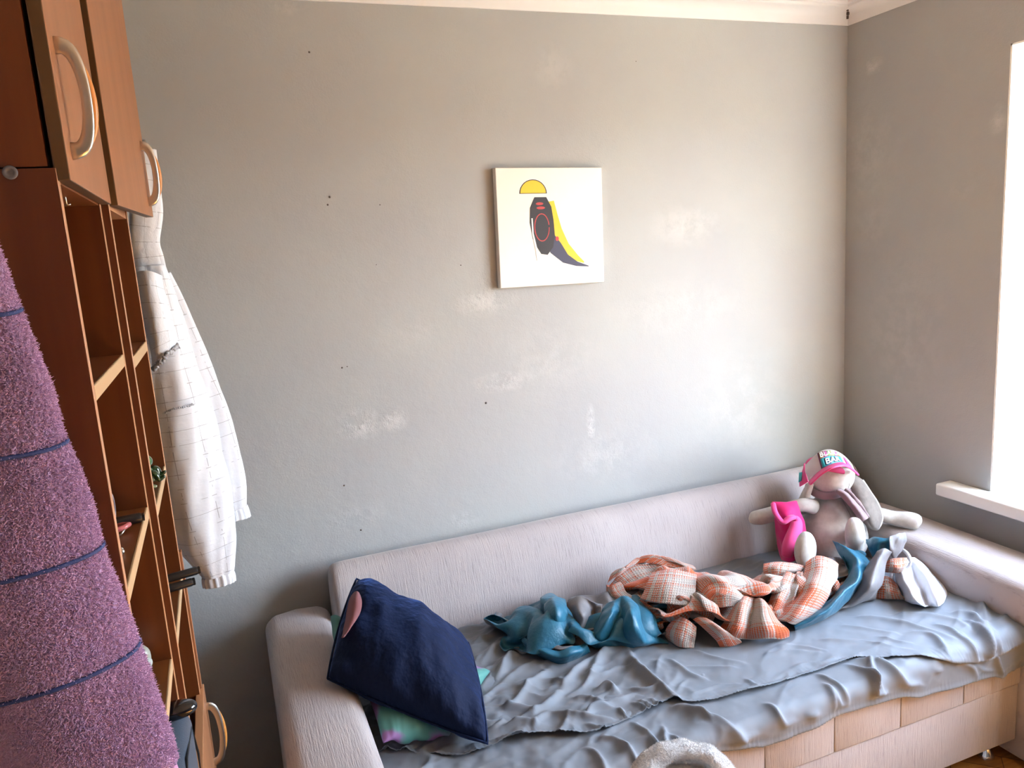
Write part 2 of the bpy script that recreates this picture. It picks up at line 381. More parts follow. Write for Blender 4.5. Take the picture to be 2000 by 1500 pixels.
# mattress block of the seat, vertical seams dividing its front into cushions
bm = bmesh.new(); xs = [.232] + [.232 + .05 + .2415 * k for k in range(1, 8)] + [2.148]
xs = [.232, .463, .705, .947, 1.189, 1.421, 1.661, 1.908, 2.148]
for a, b_ in zip(xs[:-1], xs[1:]):
    box_bm(bm, a + .0002, b_ - .0002, 1.462, 2.26, .2795, SZ, .0035, 2)
o = bm_ob('seat_cushion', bm, MSOFA, sofa, True, 50)
bm = bmesh.new(); box_bm(bm, .232, 2.148, 1.466, 2.28, .085, .278, .006, 3)
o = bm_ob('base_panel', bm, MSOFA, sofa, True, 50)
for x in xs[1:-1]:
    bm = bmesh.new(); tube(bm, [(x, 1.4635, .284), (x, 1.4630, .36), (x, 1.4635, .44)], .0013, 6)
    bm_ob('seam', bm, MTH, sofa)['label'] = 'dark stitched seam'
def foot(x, y):
    bm = bmesh.new(); lathe(bm, [(.012, .09), (.012, .055), (.016, .03), (.024, .012), (.026, .004), (.026, 0)], (x, y, 0), seg=20)
    bm_ob('leg', bm, MCHROME, sofa, True, 50)['label'] = 'short chrome cone leg'
for x in (2.105, .27): foot(x, 1.53)
for x in (2.105, .27): foot(x, 2.2)

# ---------------------------------------------------------------- canvas print
cv = thing('canvas_picture', 'square white canvas with yellow and black artwork hanging on the back wall', 'picture', (1.13, 2.465, 1.75))
MCV = mat('canvas_white', (0.84, 0.80, 0.73), 0.6, (400, 0.15, (1, 1, 1), 0.0006))
c0, c1, c2, c3 = [at(px, py, 'y', YB - .028) for px, py in ((967, 327), (1176, 327), (1180, 551), (978, 564))]
cen = (c0 + c1 + c2 + c3) / 4
ex = ((c1 - c0) + (c2 - c3)).normalized(); ez = Vector((-ex.z, 0, ex.x)); HW = (c1 - c0).length / 2 * .998; HH = (c0 - c3).length / 2 * .995
def cvp(u, v, d=0):                          # u right, v up in -1..1 on the canvas face, d = distance in front
    return cen + ex * u * HW + ez * v * HH + Vector((0, -d, 0))
bm = bmesh.new(); rings = []
for (s, d) in ((1, -.026), (1.0, -.003), (.992, 0)):
    rings.append([bm.verts.new(cvp(a * s, b_ * s, d)) for a, b_ in ((-1, -1), (1, -1), (1, 1), (-1, 1))])
for i in range(2):
    for k in range(4): bm.faces.new((rings[i][k], rings[i][(k + 1) % 4], rings[i + 1][(k + 1) % 4], rings[i + 1][k]))
bm.faces.new(rings[0][::-1]); bm.faces.new(rings[2])
bm_ob('canvas', bm, MCV, cv, False)
def art(name, polys, m, d):
    bm = bmesh.new()
    for poly in polys:
        vs_ = [cvp((x - .5) * 2, (.5 - y) * 2, d) for x, y in poly]
        f = bm.faces.new([bm.verts.new(v) for v in vs_])
        r = bmesh.ops.extrude_face_region(bm, geom=[f])
        for v in [g for g in r['geom'] if isinstance(g, bmesh.types.BMVert)]: v.co.y += d * .9
    bmesh.ops.triangulate(bm, faces=bm.faces)
    return bm_ob(name, bm, m, cv, False)
# plain abstract marks in the same colours and place as the printed figure
MBLK = mat('print_black', (0.022, 0.020, 0.026), 0.6); MYEL = mat('print_yellow', (0.78, 0.50, 0.025), 0.6)
MNAV = mat('print_navy', (0.045, 0.045, 0.085), 0.6); MRED = mat('print_red', (0.50, 0.05, 0.05), 0.6); MWH = mat('print_white', (0.84, 0.82, 0.78), 0.6)
def arcpts(cx, cy, rx, ry, a0, a1, n_=14):
    return [(cx + rx * math.cos(math.radians(a0 + (a1 - a0) * k / n_)), cy + ry * math.sin(math.radians(a0 + (a1 - a0) * k / n_))) for k in range(n_ + 1)]
def swoosh(cl, wd):
    L_, R_ = [], []
    for i, (x, y) in enumerate(cl):
        x0, y0 = cl[max(i - 1, 0)]; x1, y1 = cl[min(i + 1, len(cl) - 1)]; dx, dy = x1 - x0, y1 - y0; q = math.hypot(dx, dy)
        L_.append((x - dy / q * wd[i], y + dx / q * wd[i])); R_.append((x + dy / q * wd[i], y - dx / q * wd[i]))
    return L_ + R_[::-1]
art('print_outline', [arcpts(.335, .215, .128, .118, 180, 360)], MBLK, .0004)
art('print_yellow_half_disc', [arcpts(.335, .210, .118, .106, 180, 360)], MYEL, .0008)
art('print_yellow_stroke', [swoosh([(.50, .28), (.515, .40), (.55, .53), (.62, .67), (.72, .77), (.80, .815)], [.026, .042, .045, .042, .030, .006])], MYEL, .0004)
art('print_black_stroke', [swoosh([(.40, .245), (.40, .33), (.405, .45), (.42, .58), (.43, .67), (.42, .73)], [.055, .10, .112, .105, .075, .03])], MBLK, .0008)
art('print_navy_stroke', [swoosh([(.46, .57), (.53, .68), (.62, .775), (.73, .825), (.845, .85)], [.05, .065, .042, .020, .004])], MNAV, .0006)
ring_o = swoosh(arcpts(.405, .50, .068, .115, 0, 350, 26), [.004] * 27)
art('print_red_ring', [ring_o], MRED, .0012)
for a_ in ((.39, .30, .035, .012), (.40, .335, .04, .012), (.545, .60, .016, .02)): art('print_red_mark', [arcpts(*a_, 0, 340)], MRED, .0014)
art('print_white_stroke', [swoosh([(.315, .42), (.318, .55), (.345, .68), (.35, .78)], [.006, .007, .009, .004])], MWH, .0012)

# ---------------------------------------------------------------- wall unit of cherry and beech shelves along the left wall
XF = -.148
def side(name_y, x1, z0, z1, par, th=.016, edge=MEDGE, x0=-.60):
    bm = bmesh.new()
    box_bm(bm, x0, x1 - .0012, name_y, name_y + th, z0, z1)
    o = bm_ob('side_panel', bm, MW, par, False)
    bm = bmesh.new(); box_bm(bm, x1 - .0012, x1, name_y + .0006, name_y + th - .0006, z0, z1, .0004, 1)
    e_ = bm_ob('edge_band', bm, edge, o, False); e_['label'] = 'pale edge band'
    return o
def shelf(y0, y1, x1, z, par, nm='shelf', th=.02, x0=-.59):
    bm = bmesh.new(); box_bm(bm, x0, x1 - .004, y0, y1, z - th, z); o = bm_ob(nm, bm, MWI, par, False)
    bm = bmesh.new(); box_bm(bm, x1 - .004, x1, y0 + .0006, y1 - .0006, z - th, z, .001, 1); bm_ob('shelf_edge', bm, MRAW, o, False)['label'] = 'raw pale shelf edge'
    return o
Z1 = 1.822
u1 = thing('open_shelf_unit', 'narrow reddish open shelf unit nearest the camera, behind the pink towel', 'shelf unit', (-.37, 1.25, .72))
side(1.045, XF, .72, Z1, u1); side(1.424, XF, .72, Z1, u1)
box('back_panel', -.60, -.592, 1.061, 1.424, .72, Z1, MW, u1, 0, smooth=False)
box('top_panel', -.592, XF - .002, 1.061, 1.424, Z1 - .016, Z1, MWI, u1, 0, smooth=False)
for z in (1.563, 1.296, 1.010): shelf(1.061, 1.424, XF, z, u1)
bm = bmesh.new(); p = at(20, 337, 'y', 1.045)
lathe(bm, [(.0078, -.0004), (.0078, -.0014), (.0068, -.0024), (.0042, -.0026), (.004, -.0015), (.001, -.0014)], (p.x, 1.045, p.z), 'y', 24)
bm_ob('cam_lock_cap', bm, mat('plastic_cap', (0.13, 0.13, 0.15), 0.4), u1)['label'] = 'grey round plastic screw cap'
XG = -.137
u2 = thing('open_shelf_unit', 'reddish open shelf unit farther along, next to the hanging white shirt', 'shelf unit', (-.37, 1.6, .72))
side(1.442, XG, .72, Z1 - .004, u2); side(1.756, XG, .72, Z1 - .004, u2)
box('back_panel', -.60, -.592, 1.458, 1.756, .72, Z1 - .004, MW, u2, 0, smooth=False)
box('top_panel', -.592, XG - .002, 1.458, 1.756, Z1 - .020, Z1 - .004, MEDGE, u2, 0, smooth=False)
for z in (1.553, 1.285, 1.036): shelf(1.458, 1.756, XG, z, u2)
# long base cabinet carrying the two open units; its door top and bow handle show at the bottom
u4 = thing('base_cabinet', 'base cabinet with bow-handled door and orange end panel, under the open shelf units', 'cabinet', (-.37, 1.4, 0))
box('carcass', -.60, -.154, 1.045, 1.772, 0, .700, MW, u4, .001)
box('top_panel', -.60, -.154, 1.045, 1.772, .7005, .718, MW, u4, .001)
bm = bmesh.new(); box_bm(bm, -.60, -.1325, 1.7735, 1.7915, .752, 1.082, .0005, 1); box_bm(bm, -.60, -.154, 1.7735, 1.7915, 0, .752, .0005, 1)
bm_ob('end_panel', bm, MDOOR, u4, False)
def bow_handle(par, x, y, z0, z1, depth, wdt=.010, lean=0):
    """bow handle: nickel strip with an amber wood strip on the outer side"""
    H = []
    for k in range(25):
        t = k / 24; a = PI * t
        H.append(Vector((x + depth * (math.sin(a) ** .62), y, z0 + (z1 - z0) * (0.5 - 0.5 * math.cos(a)) )))
    bm = bmesh.new(); tube(bm, H, [wdt * (1.05 - .45 * math.sin(PI * k / 24)) for k in range(25)], 12, True, .42, Vector((0, 1, 0)))
    h = bm_ob('handle', bm, MSILV, par); h['label'] = 'satin nickel bow handle with amber wood strip'
    bm = bmesh.new(); Q = [p_ + Vector((.0045 * math.sin(PI * (k + 3) / 24) + .001, .0070, 0)) for k, p_ in enumerate(H)][3:22]
    tube(bm, Q, [.0012 + .0042 * math.sin(PI * k / 18) for k in range(19)], 10, True, 1.0, Vector((0, 1, 0)))
    bm_ob('handle_strip', bm, MHW, h)['label'] = 'amber wood strip'
    return h
def door(par, y0, y1, x, z0, z1, th, ang, edge, hy=None, hz=(0, 0), hd=.03, pivot=None, nm='door'):
    """door leaf whose outer face lies at x; turned about a vertical axis at pivot y by ang degrees"""
    r = bpy.data.objects.new('tmp', None)
    bm = bmesh.new(); box_bm(bm, x - th, x, y0, y1, z0, z1, .0015, 2)
    for f in bm.faces:
        f.material_index = 0 if f.calc_center_median().x > x - .0008 or f.normal.x < -.9 else 1
    d = bm_ob(nm, bm, [MDOOR, edge], par, False)
    if hy is not None: h = bow_handle(d, x - .001, hy, hz[0], hz[1], hd)
    piv = pivot if pivot is not None else y0
    M = Matrix.Translation((x, piv, 0)) @ Matrix.Rotation(math.radians(ang), 4, 'Z') @ Matrix.Translation((-x, -piv, 0))
    d.data.transform(M)
    if hy is not None:
        h.data.transform(M)
        for c_ in h.children: c_.data.transform(M)
    return d
door(u4, 1.05, 1.800, -.129, .06, .748, .0175, 0, MEDGE, 1.755, (.575, .715), .026)
# upper cabinets
UB = Z1 + .002
c1_ = thing('wall_cupboard', 'upper cupboard with ajar door nearest the camera', 'cupboard', (-.37, 1.25, UB))
box('side_panel', -.60, -.156, 1.046, 1.062, UB, 2.5, MW, c1_, .0004); box('side_panel', -.60, -.156, 1.424, 1.440, UB, 2.5, MW, c1_, .0004)
box('bottom_panel', -.592, -.158, 1.0625, 1.4235, UB, UB + .016, MWI, c1_, .0004); box('back_panel', -.604, -.5925, 1.0625, 1.4235, UB, 2.5, MW, c1_, .0004)
c2_ = thing('wall_cupboard', 'upper cupboard with ajar door farther back, beside the wall', 'cupboard', (-.37, 1.6, UB))
box('side_panel', -.60, -.156, 1.443, 1.458, UB, 2.5, MW, c2_, .0004); box('side_panel', -.60, -.156, 1.80, 1.816, UB, 2.5, MW, c2_, .0004)
box('bottom_panel', -.592, -.158, 1.4585, 1.7995, UB, UB + .016, MWI, c2_, .0004); box('back_panel', -.604, -.5925, 1.4585, 1.7995, UB, 2.5, MW, c2_, .0004)

# ---------------------------------------------------------------- crumpled cloth: rows of points in millimetres, each point written as its step from the one before
def cloth_rows(rows, x0, y0, z0):
    """first triple of a row is measured from (x0, y0, z0), the others from their left neighbour"""
    g = np.array(rows, float).reshape(len(rows), -1, 3)
    return np.cumsum(g, axis=1) / 1000.0 + np.array((x0, y0, z0))
TEAL_GRID = cloth_rows([
[5,252,24,2,-16,-4,20,2,13,21,-19,-1,-5,-12,1,4,-27,11,12,-25,-4,21,-7,-2,33,3,3,35,0,6,30,9,-2,10,-25,-3,15,11,16,-12,12,16,-9,12,5,6,-24,-1,20,-12,-9,5,-20,-11,11,-14,-8,34,1,5,35,-2,-1,23,-5,-9,30,-12,-14,37,1,-6,35,2,-1,35,-1,10,30,13,2,25,1,-6,7,23,-6,15,-18,11,28,-5,-5,27,23,-3,18,-13,4,16,1,-2,3,22,-7,22,-14,-2,24,-16,-7,33,-1,3,36,5,10,20,-31,6,14,-23,-13,19,-29,-5,28,-20,1,28,-2,16,27,18,5,30,9,-10,28,-2,-4,24,-7,8,17,11,7,32,-4,-4,35,-4,-9,36,13,-12,36,11,2,14,16,-6,20,11,-5,25,-13,3,19,0,18,11,16,19,6,21,8,18,3,6,6,-12,-11,25,-4,2],
[0,273,32,6,-6,-22,23,-12,3,14,-22,-2,4,-24,0,9,-19,13,13,-12,21,9,-12,21,32,-7,6,31,-2,4,24,2,-6,20,-3,-14,20,0,2,0,8,18,-12,-1,21,8,-16,1,16,-14,-8,16,-8,-14,13,-10,-28,22,-8,0,20,-12,17,34,-1,-3,32,1,-5,32,-8,0,32,-8,-1,24,5,-16,28,4,-12,21,10,-13,18,12,-6,23,8,5,12,0,23,34,8,-2,15,0,-18,19,-3,-6,21,-3,-4,26,8,2,23,-3,-7,21,-14,2,29,-11,7,23,-18,3,16,-22,-3,25,-21,1,30,-17,3,30,-10,3,31,-9,4,31,5,-5,31,15,-5,24,4,3,20,-7,5,22,13,10,34,-2,2,35,3,1,33,6,1,29,12,-8,14,25,-11,23,11,-12,28,-11,9,12,14,19,2,29,15,10,-9,8,21,-14,-6,13,-7,-21],
[10,294,22,8,4,-17,25,-17,-3,17,-24,2,8,-29,8,-5,-22,20,2,-2,30,21,-9,19,22,-13,11,28,-7,3,27,-2,1,19,4,-21,14,8,-5,2,3,16,9,-10,12,14,-22,-12,13,-10,-1,16,-7,-5,23,-14,-30,24,-7,-17,1,-9,33,24,-2,24,37,5,-3,32,0,-7,31,-9,3,29,-9,-19,11,10,-32,10,12,-18,17,13,-7,26,7,1,25,-1,11,32,9,-2,20,4,-3,25,-2,2,28,2,-9,23,5,1,22,-3,-6,25,-12,0,27,-14,-1,25,-21,4,16,-25,3,21,-20,0,31,-17,-3,30,-12,2,27,-13,3,29,9,-6,34,15,0,33,9,1,25,-10,4,25,3,2,29,10,6,29,5,3,30,7,15,33,7,5,27,11,-15,19,20,-15,24,2,-6,20,2,20,5,21,25,13,-7,11,13,-4,-12,8,-2,-19],
[24,316,31,4,-15,-13,25,-19,-7,24,-14,4,5,-36,10,-3,-17,25,-4,14,22,15,0,15,19,-20,15,24,-9,6,28,-5,-3,19,3,-8,13,10,-8,15,-2,-3,14,-21,4,17,-34,-28,29,-6,-15,11,7,4,14,-7,-17,17,3,-11,-4,-15,26,9,-2,42,44,13,4,35,1,-12,33,-8,9,34,-19,-10,2,-2,-37,-1,23,-21,6,9,-15,28,9,-6,34,0,4,36,10,5,28,-1,-5,29,0,6,27,-3,6,28,0,-4,23,1,-8,28,-5,3,25,-5,5,20,-30,-8,18,-34,9,17,-29,6,32,-18,-2,33,-3,-6,28,-1,-6,30,8,10,33,1,6,28,9,-2,32,0,5,22,8,-8,25,13,-5,31,1,4,31,8,11,31,7,1,34,10,-4,30,10,-6,19,12,-14,21,-2,9,8,14,29,22,-1,19,7,3,-24,2,-11,-12],
[47,325,25,-10,-38,4,12,-31,2,26,-10,8,15,2,10,7,-7,16,5,11,19,5,4,9,18,-23,10,16,-7,15,23,-6,-2,21,-1,-5,10,10,-15,19,-3,-2,18,-28,-2,11,-30,-38,26,18,-26,10,10,10,14,-14,-6,17,1,-12,-1,-3,18,12,-34,26,36,17,24,41,14,-4,30,-7,10,26,-14,-2,27,-24,-30,-7,23,-34,-5,24,-9,26,7,-13,33,-2,-2,41,5,8,32,-3,0,31,-2,-3,28,1,9,29,1,-7,24,-5,-4,25,-9,0,27,-8,9,25,-28,-2,19,-32,-5,13,-33,13,23,-16,3,34,5,-17,34,3,-1,32,6,4,28,5,8,27,0,9,28,2,6,24,4,6,28,12,-6,33,8,1,30,4,7,28,9,-2,26,16,-14,31,12,-3,24,11,-4,17,0,2,19,5,12,17,2,19,11,10,-12,7,-3,-15],
[46,311,30,0,-24,14,4,-24,19,23,1,7,24,16,0,8,-1,10,14,-4,11,9,-8,16,18,-18,-11,9,4,20,14,-2,12,25,-5,-4,9,6,-14,16,4,-12,14,-30,-18,2,-28,-34,29,30,-11,19,4,-7,14,-11,-8,20,-6,-8,4,3,25,16,-21,1,17,-25,23,52,30,20,27,2,17,22,-19,-11,32,-33,-31,8,18,-36,-7,35,6,23,4,-13,35,-7,7,42,6,-15,29,-2,10,27,-5,-1,24,5,-8,33,-1,0,32,-9,-2,29,-11,-4,22,-23,3,22,-20,6,19,-25,3,15,-21,-5,24,-14,0,30,3,1,31,7,-2,31,1,2,27,3,8,29,-1,3,29,4,3,23,5,17,27,11,11,28,10,-3,29,7,-6,31,5,2,29,3,4,25,18,-10,17,16,-7,20,2,1,13,-1,15,19,10,-1,23,13,9,11,5,-18],
[28,313,50,15,-9,13,18,-3,9,18,3,5,22,5,5,12,-4,12,14,-9,7,20,-9,-9,12,-15,-8,11,0,20,1,10,20,27,-3,0,19,3,-11,3,5,-21,12,-17,-13,9,-33,-28,21,19,-19,32,8,-5,12,-5,-14,21,-10,-5,13,-1,21,16,-5,5,17,-31,13,48,11,25,26,12,26,23,-19,1,17,-41,-43,27,10,-28,6,34,-2,16,4,-19,29,-6,14,43,7,-7,21,-5,0,25,-5,8,25,-5,0,29,-6,4,32,-11,-6,34,-10,-5,27,-12,1,20,-19,1,20,-19,-4,17,-18,-2,23,-6,-7,29,0,5,30,5,9,29,4,-5,27,2,0,29,2,9,31,-1,3,29,2,-1,21,12,16,20,18,14,30,8,-3,30,3,-9,35,-5,13,36,13,7,9,21,-12,4,8,-22,19,-4,13,15,13,14,21,20,8,22,4,3],
[18,330,52,15,-6,21,27,2,2,29,11,5,18,0,6,17,-8,3,17,-10,7,35,-8,-11,-3,-14,-12,0,-2,25,2,13,15,28,0,-1,27,2,0,3,5,-24,10,-9,-11,5,-36,-16,26,0,-19,25,24,-14,12,0,-15,21,-15,-4,22,1,12,22,-1,5,6,-34,17,38,-1,34,42,17,20,20,-6,-4,0,-35,-24,25,-12,-24,25,20,-9,22,12,-19,26,-3,0,45,5,9,17,-10,-2,21,-8,11,24,-7,-11,28,-5,-6,35,-10,7,39,-12,1,33,5,10,16,-21,-5,12,-31,-1,27,-22,-5,23,-4,-4,23,14,-8,28,7,-3,32,3,8,30,1,-1,28,1,-1,30,0,15,29,4,0,29,1,-4,17,20,16,16,20,16,32,-1,-12,33,-5,-9,28,10,28,30,18,3,6,8,-38,21,-7,-6,15,12,20,3,24,14,-12,15,28],
[9,350,62,17,-5,-10,24,-12,2,27,13,15,19,19,15,23,-8,-3,22,-5,6,19,-15,-9,13,-4,-13,-2,-2,29,6,19,16,27,-4,-4,28,-4,-2,17,-4,-15,9,-20,-16,4,-29,-22,28,7,-6,22,15,-7,8,7,-25,20,-9,-3,28,-3,5,18,-3,17,8,-23,11,19,-16,19,35,5,19,18,-8,-13,25,-17,-20,18,-6,-14,21,13,-14,20,10,2,22,-4,-1,40,-8,-12,31,-1,1,25,-7,9,27,-7,2,27,-9,-11,26,-10,1,34,-10,2,46,12,5,24,-19,2,11,-41,5,22,-17,6,29,-6,1,29,5,-1,26,16,-12,28,4,-13,32,2,6,28,3,4,29,-2,1,27,4,5,27,8,8,27,4,0,15,21,14,22,14,5,31,-4,-13,22,6,7,27,13,6,27,8,-19,21,1,-6,10,7,18,11,15,17,-15,18,13],
[2,376,64,25,-10,-13,16,-11,-14,15,-7,2,19,21,29,27,18,10,29,-4,4,22,-9,-7,16,-14,-6,14,2,18,-1,25,5,26,-1,3,27,-10,2,13,-16,-15,2,-21,-20,14,-29,-26,32,14,-8,22,10,13,10,2,-21,18,1,-14,27,-3,8,11,-6,17,9,-15,19,19,-21,-4,16,-20,-6,24,-25,-16,36,11,-3,20,13,-1,18,8,8,16,4,-7,20,-8,-12,42,-6,-4,31,0,0,31,-7,2,32,-8,-1,30,-11,3,21,-9,1,20,-13,2,28,-12,1,34,-24,5,30,-11,18,24,-9,-3,30,-5,-6,33,4,-3,33,6,-2,30,9,-7,31,4,-8,32,0,3,27,1,8,26,-1,-10,27,6,7,21,14,11,23,8,-2,22,12,5,20,14,4,24,-1,-14,28,8,-3,28,16,1,19,8,12,-5,8,17,15,8,1,10,12,7],
[1,409,54,12,-14,-5,14,-20,-16,12,-2,-17,28,-5,21,30,30,28,37,7,0,27,0,-10,16,-17,7,16,2,8,16,20,4,12,8,9,23,-15,5,11,-14,-11,-4,-18,-22,9,-35,-15,36,0,-5,30,19,7,15,2,-12,10,5,-19,23,0,-1,5,-4,25,12,-18,13,24,-22,-2,25,-17,0,10,-9,-20,21,5,-5,24,3,9,26,10,3,23,-6,-4,22,-9,-3,26,-25,-3,32,-1,-3,34,-8,3,36,-7,-1,31,-9,-1,27,2,-1,17,0,-10,25,-15,14,27,-25,-2,40,-13,15,38,-7,-3,25,-1,-16,28,3,-8,30,7,-2,33,7,2,36,4,1,35,0,-1,37,-3,12,22,-3,-1,20,9,-13,21,15,8,17,12,9,24,2,-13,19,16,2,22,12,1,27,6,-8,31,13,-2,18,18,17,-8,8,24,17,2,-7,13,8,7],
[4,431,44,0,-16,-14,18,-9,-1,17,-18,-1,29,-12,9,34,19,13,23,-1,0,30,8,-7,25,8,10,14,8,12,20,12,-4,17,12,9,20,-13,8,6,-16,-12,0,-19,-16,6,-36,-2,25,-13,-4,33,26,-1,18,13,-10,11,6,-18,20,-1,2,17,-9,13,12,-23,10,11,-23,2,23,-13,-1,18,0,-12,20,4,-11,22,5,7,19,-2,-8,21,-18,-3,31,-6,0,31,-17,4,31,-7,11,33,-9,6,32,-10,-1,31,-4,-6,31,18,-8,23,-5,-3,20,-18,19,39,-13,0,35,-19,5,35,-10,-8,24,0,-8,21,7,-11,32,7,-5,33,5,4,35,1,3,35,0,3,34,-8,6,25,-4,-6,19,13,-3,15,16,-9,22,11,10,24,8,2,20,14,-9,20,9,-4,23,14,-4,29,14,3,16,19,14,0,7,24,17,0,2,20,-7,4],
[18,436,45,-6,4,-17,18,-22,-17,24,-26,15,27,5,18,19,22,-9,23,-8,4,21,7,14,26,9,8,25,12,-11,22,-3,-8,22,13,14,26,-5,3,10,-17,-14,-6,-19,4,-6,-32,-13,21,-26,-12,27,29,-4,17,24,5,21,12,4,26,-3,6,23,-17,-2,16,-19,-3,6,-24,4,2,-26,-15,24,6,-8,27,18,9,23,7,13,21,-6,-13,21,-22,-13,27,-9,1,44,-8,-1,30,-13,2,33,-12,5,31,-5,5,29,-3,6,26,-1,4,20,-20,6,29,-15,1,40,-3,15,30,1,6,21,-13,-9,22,-1,-9,28,1,0,32,4,-2,33,4,-1,33,6,1,33,-1,3,29,-4,-11,25,0,-8,16,12,-1,16,17,-2,25,14,6,29,13,6,27,11,0,20,8,-6,17,4,-10,22,12,5,4,18,16,15,12,22,25,-5,14,20,-10,-10],
[36,425,55,-7,10,-12,5,-3,-20,27,-18,11,22,19,7,17,12,-19,20,-8,13,23,-3,7,23,5,-9,29,-2,-11,25,5,0,18,-3,16,20,2,-4,12,-11,-16,7,-15,5,4,-15,9,-3,-29,2,26,17,-4,12,27,8,25,2,15,27,-10,0,31,-14,-4,25,-5,-1,11,-20,-9,-5,-20,-18,17,-2,1,23,1,17,24,-9,6,25,0,0,26,-3,-13,28,-2,3,41,-13,-16,33,-6,-4,32,-10,1,28,-11,12,26,-11,11,19,-28,3,20,-20,18,31,7,10,9,-24,-12,36,-5,-1,39,2,1,29,-6,-1,28,5,0,33,0,-9,31,4,-9,29,3,-5,30,-2,3,30,-6,0,27,8,4,24,17,2,18,22,-3,18,24,6,34,9,3,35,9,0,27,15,-6,22,-2,-16,17,-8,4,-11,20,24,6,13,20,31,-3,9,26,-6,1],
[52,437,39,5,0,1,-4,3,-23,5,-13,-7,23,-26,14,18,7,-5,13,7,-11,25,4,1,31,-5,1,26,-5,6,18,-15,13,17,7,24,13,0,-7,-2,-8,-26,10,-11,-4,21,-2,-7,15,7,25,2,4,28,14,-2,8,29,-12,-3,25,-7,-9,26,-2,-1,24,-10,12,22,-10,12,-2,-7,-15,19,-6,-9,32,-5,8,29,-11,6,15,-24,-10,23,3,-6,26,2,-3,43,3,-9,29,11,-1,35,3,1,35,-3,-3,31,-11,6,27,-14,-1,19,-21,4,33,-13,7,-3,-45,16,21,-24,-10,39,-4,3,30,-2,-4,28,1,-8,25,1,-17,28,3,1,25,1,6,29,5,0,31,5,7,32,10,7,34,19,8,26,24,1,29,16,-1,31,8,-8,29,7,-17,31,7,-6,4,6,12,9,-22,1,-10,18,25,10,16,21,33,-5,16,31,-2,10],
[51,435,57,15,-8,-3,-2,-10,-33,5,-20,-19,2,-27,14,27,-5,23,16,19,-17,22,7,-10,26,-7,6,25,11,11,25,3,12,7,-20,29,17,-10,-7,-4,-7,-33,3,-6,-22,27,-5,-1,20,22,25,-5,-7,34,17,-12,10,29,-7,-2,25,-6,-11,24,2,0,17,-9,22,19,-14,2,5,-5,-15,32,-3,0,34,1,8,30,-9,8,28,-15,-6,21,-5,-15,22,3,-1,35,16,-8,29,-1,0,32,1,-1,31,0,5,35,-4,-1,38,-7,-8,30,-10,-17,31,-16,6,6,-34,30,7,-30,8,20,-17,7,23,-14,-13,22,-9,-22,28,2,-4,29,5,5,22,16,11,29,10,0,30,12,-2,28,14,2,33,15,3,28,14,12,36,2,1,31,2,-13,28,5,-13,26,2,-13,4,8,15,9,-8,13,-3,6,24,9,14,22,29,-6,10,21,4,22],
[44,414,62,20,-9,4,8,-2,-36,20,-38,-19,-16,-15,-5,-3,-5,21,29,-6,13,27,24,-4,24,4,0,31,1,-6,32,-3,14,2,-19,23,11,-14,-1,3,-2,-32,-7,-8,-27,25,-3,7,25,25,20,14,-15,30,4,-13,14,23,-3,-2,21,-1,-15,27,-1,2,13,-9,18,14,-13,8,5,0,-15,42,3,4,35,1,-3,28,-8,5,38,-19,-3,26,1,-1,22,2,0,24,10,-22,24,-5,1,30,5,8,30,-1,7,30,-10,-4,34,-4,0,45,6,-7,25,-16,-2,5,-25,30,0,-43,9,19,-17,-16,23,-15,-8,26,-6,-2,31,4,-2,29,5,-1,27,4,5,31,10,-3,27,19,0,27,10,6,31,9,1,33,10,9,35,5,-2,32,8,0,26,6,-5,19,-1,-21,10,5,12,13,-5,19,4,-2,14,2,13,18,15,7,25,15,1,22],
[26,397,65,23,-8,-12,9,7,-27,25,-38,-8,-1,-30,-3,-11,-5,-1,17,-19,29,27,27,15,32,11,-12,27,-2,-17,25,-3,16,4,-16,17,7,-18,-3,16,-5,-23,-9,-8,-21,19,-3,3,26,25,25,22,-19,18,8,-18,15,21,2,0,18,4,-17,22,4,7,13,-13,10,12,-12,14,14,12,-20,39,10,-12,35,-2,-9,28,-3,6,56,-23,-1,14,-12,13,16,1,4,19,13,-24,27,-1,12,30,2,1,27,2,-3,25,-10,-3,29,-13,0,33,2,16,15,-26,-17,21,-7,10,18,-27,11,15,-26,-10,27,-11,3,27,-6,13,29,-2,-9,30,-3,-5,30,9,-5,30,15,-6,29,11,-1,24,7,13,32,10,16,36,7,7,37,9,5,24,15,11,23,2,-13,15,-2,-23,19,4,7,25,-12,2,8,-22,13,-5,30,37,0,16,31,2,5,14],
[51,377,65,12,1,-11,18,7,-32,19,-41,-18,-5,-26,1,-5,-22,8,14,-19,31,20,22,17,22,15,-17,17,0,-7,19,-2,-5,22,1,-2,-1,-26,14,12,-19,2,-8,-6,-24,19,-6,1,23,25,26,24,-13,22,16,-24,2,22,-1,4,17,4,-17,14,4,17,17,-4,-2,28,5,-9,29,2,-3,13,-10,-24,30,-6,-8,28,10,6,35,3,25,24,-26,12,25,-3,-4,32,14,-7,23,2,3,27,2,1,26,-3,-5,23,-8,-5,21,-17,-2,19,-15,-2,14,-16,6,24,-11,1,24,-16,-5,25,-24,7,33,-8,12,28,-5,11,31,-8,2,31,5,-8,32,8,-4,31,11,-2,23,9,2,21,11,12,31,10,15,35,6,6,29,8,2,27,8,0,19,4,-12,17,1,-16,24,1,8,22,-13,-9,34,-28,14,-17,28,40,-20,25,15,4,16,-3],
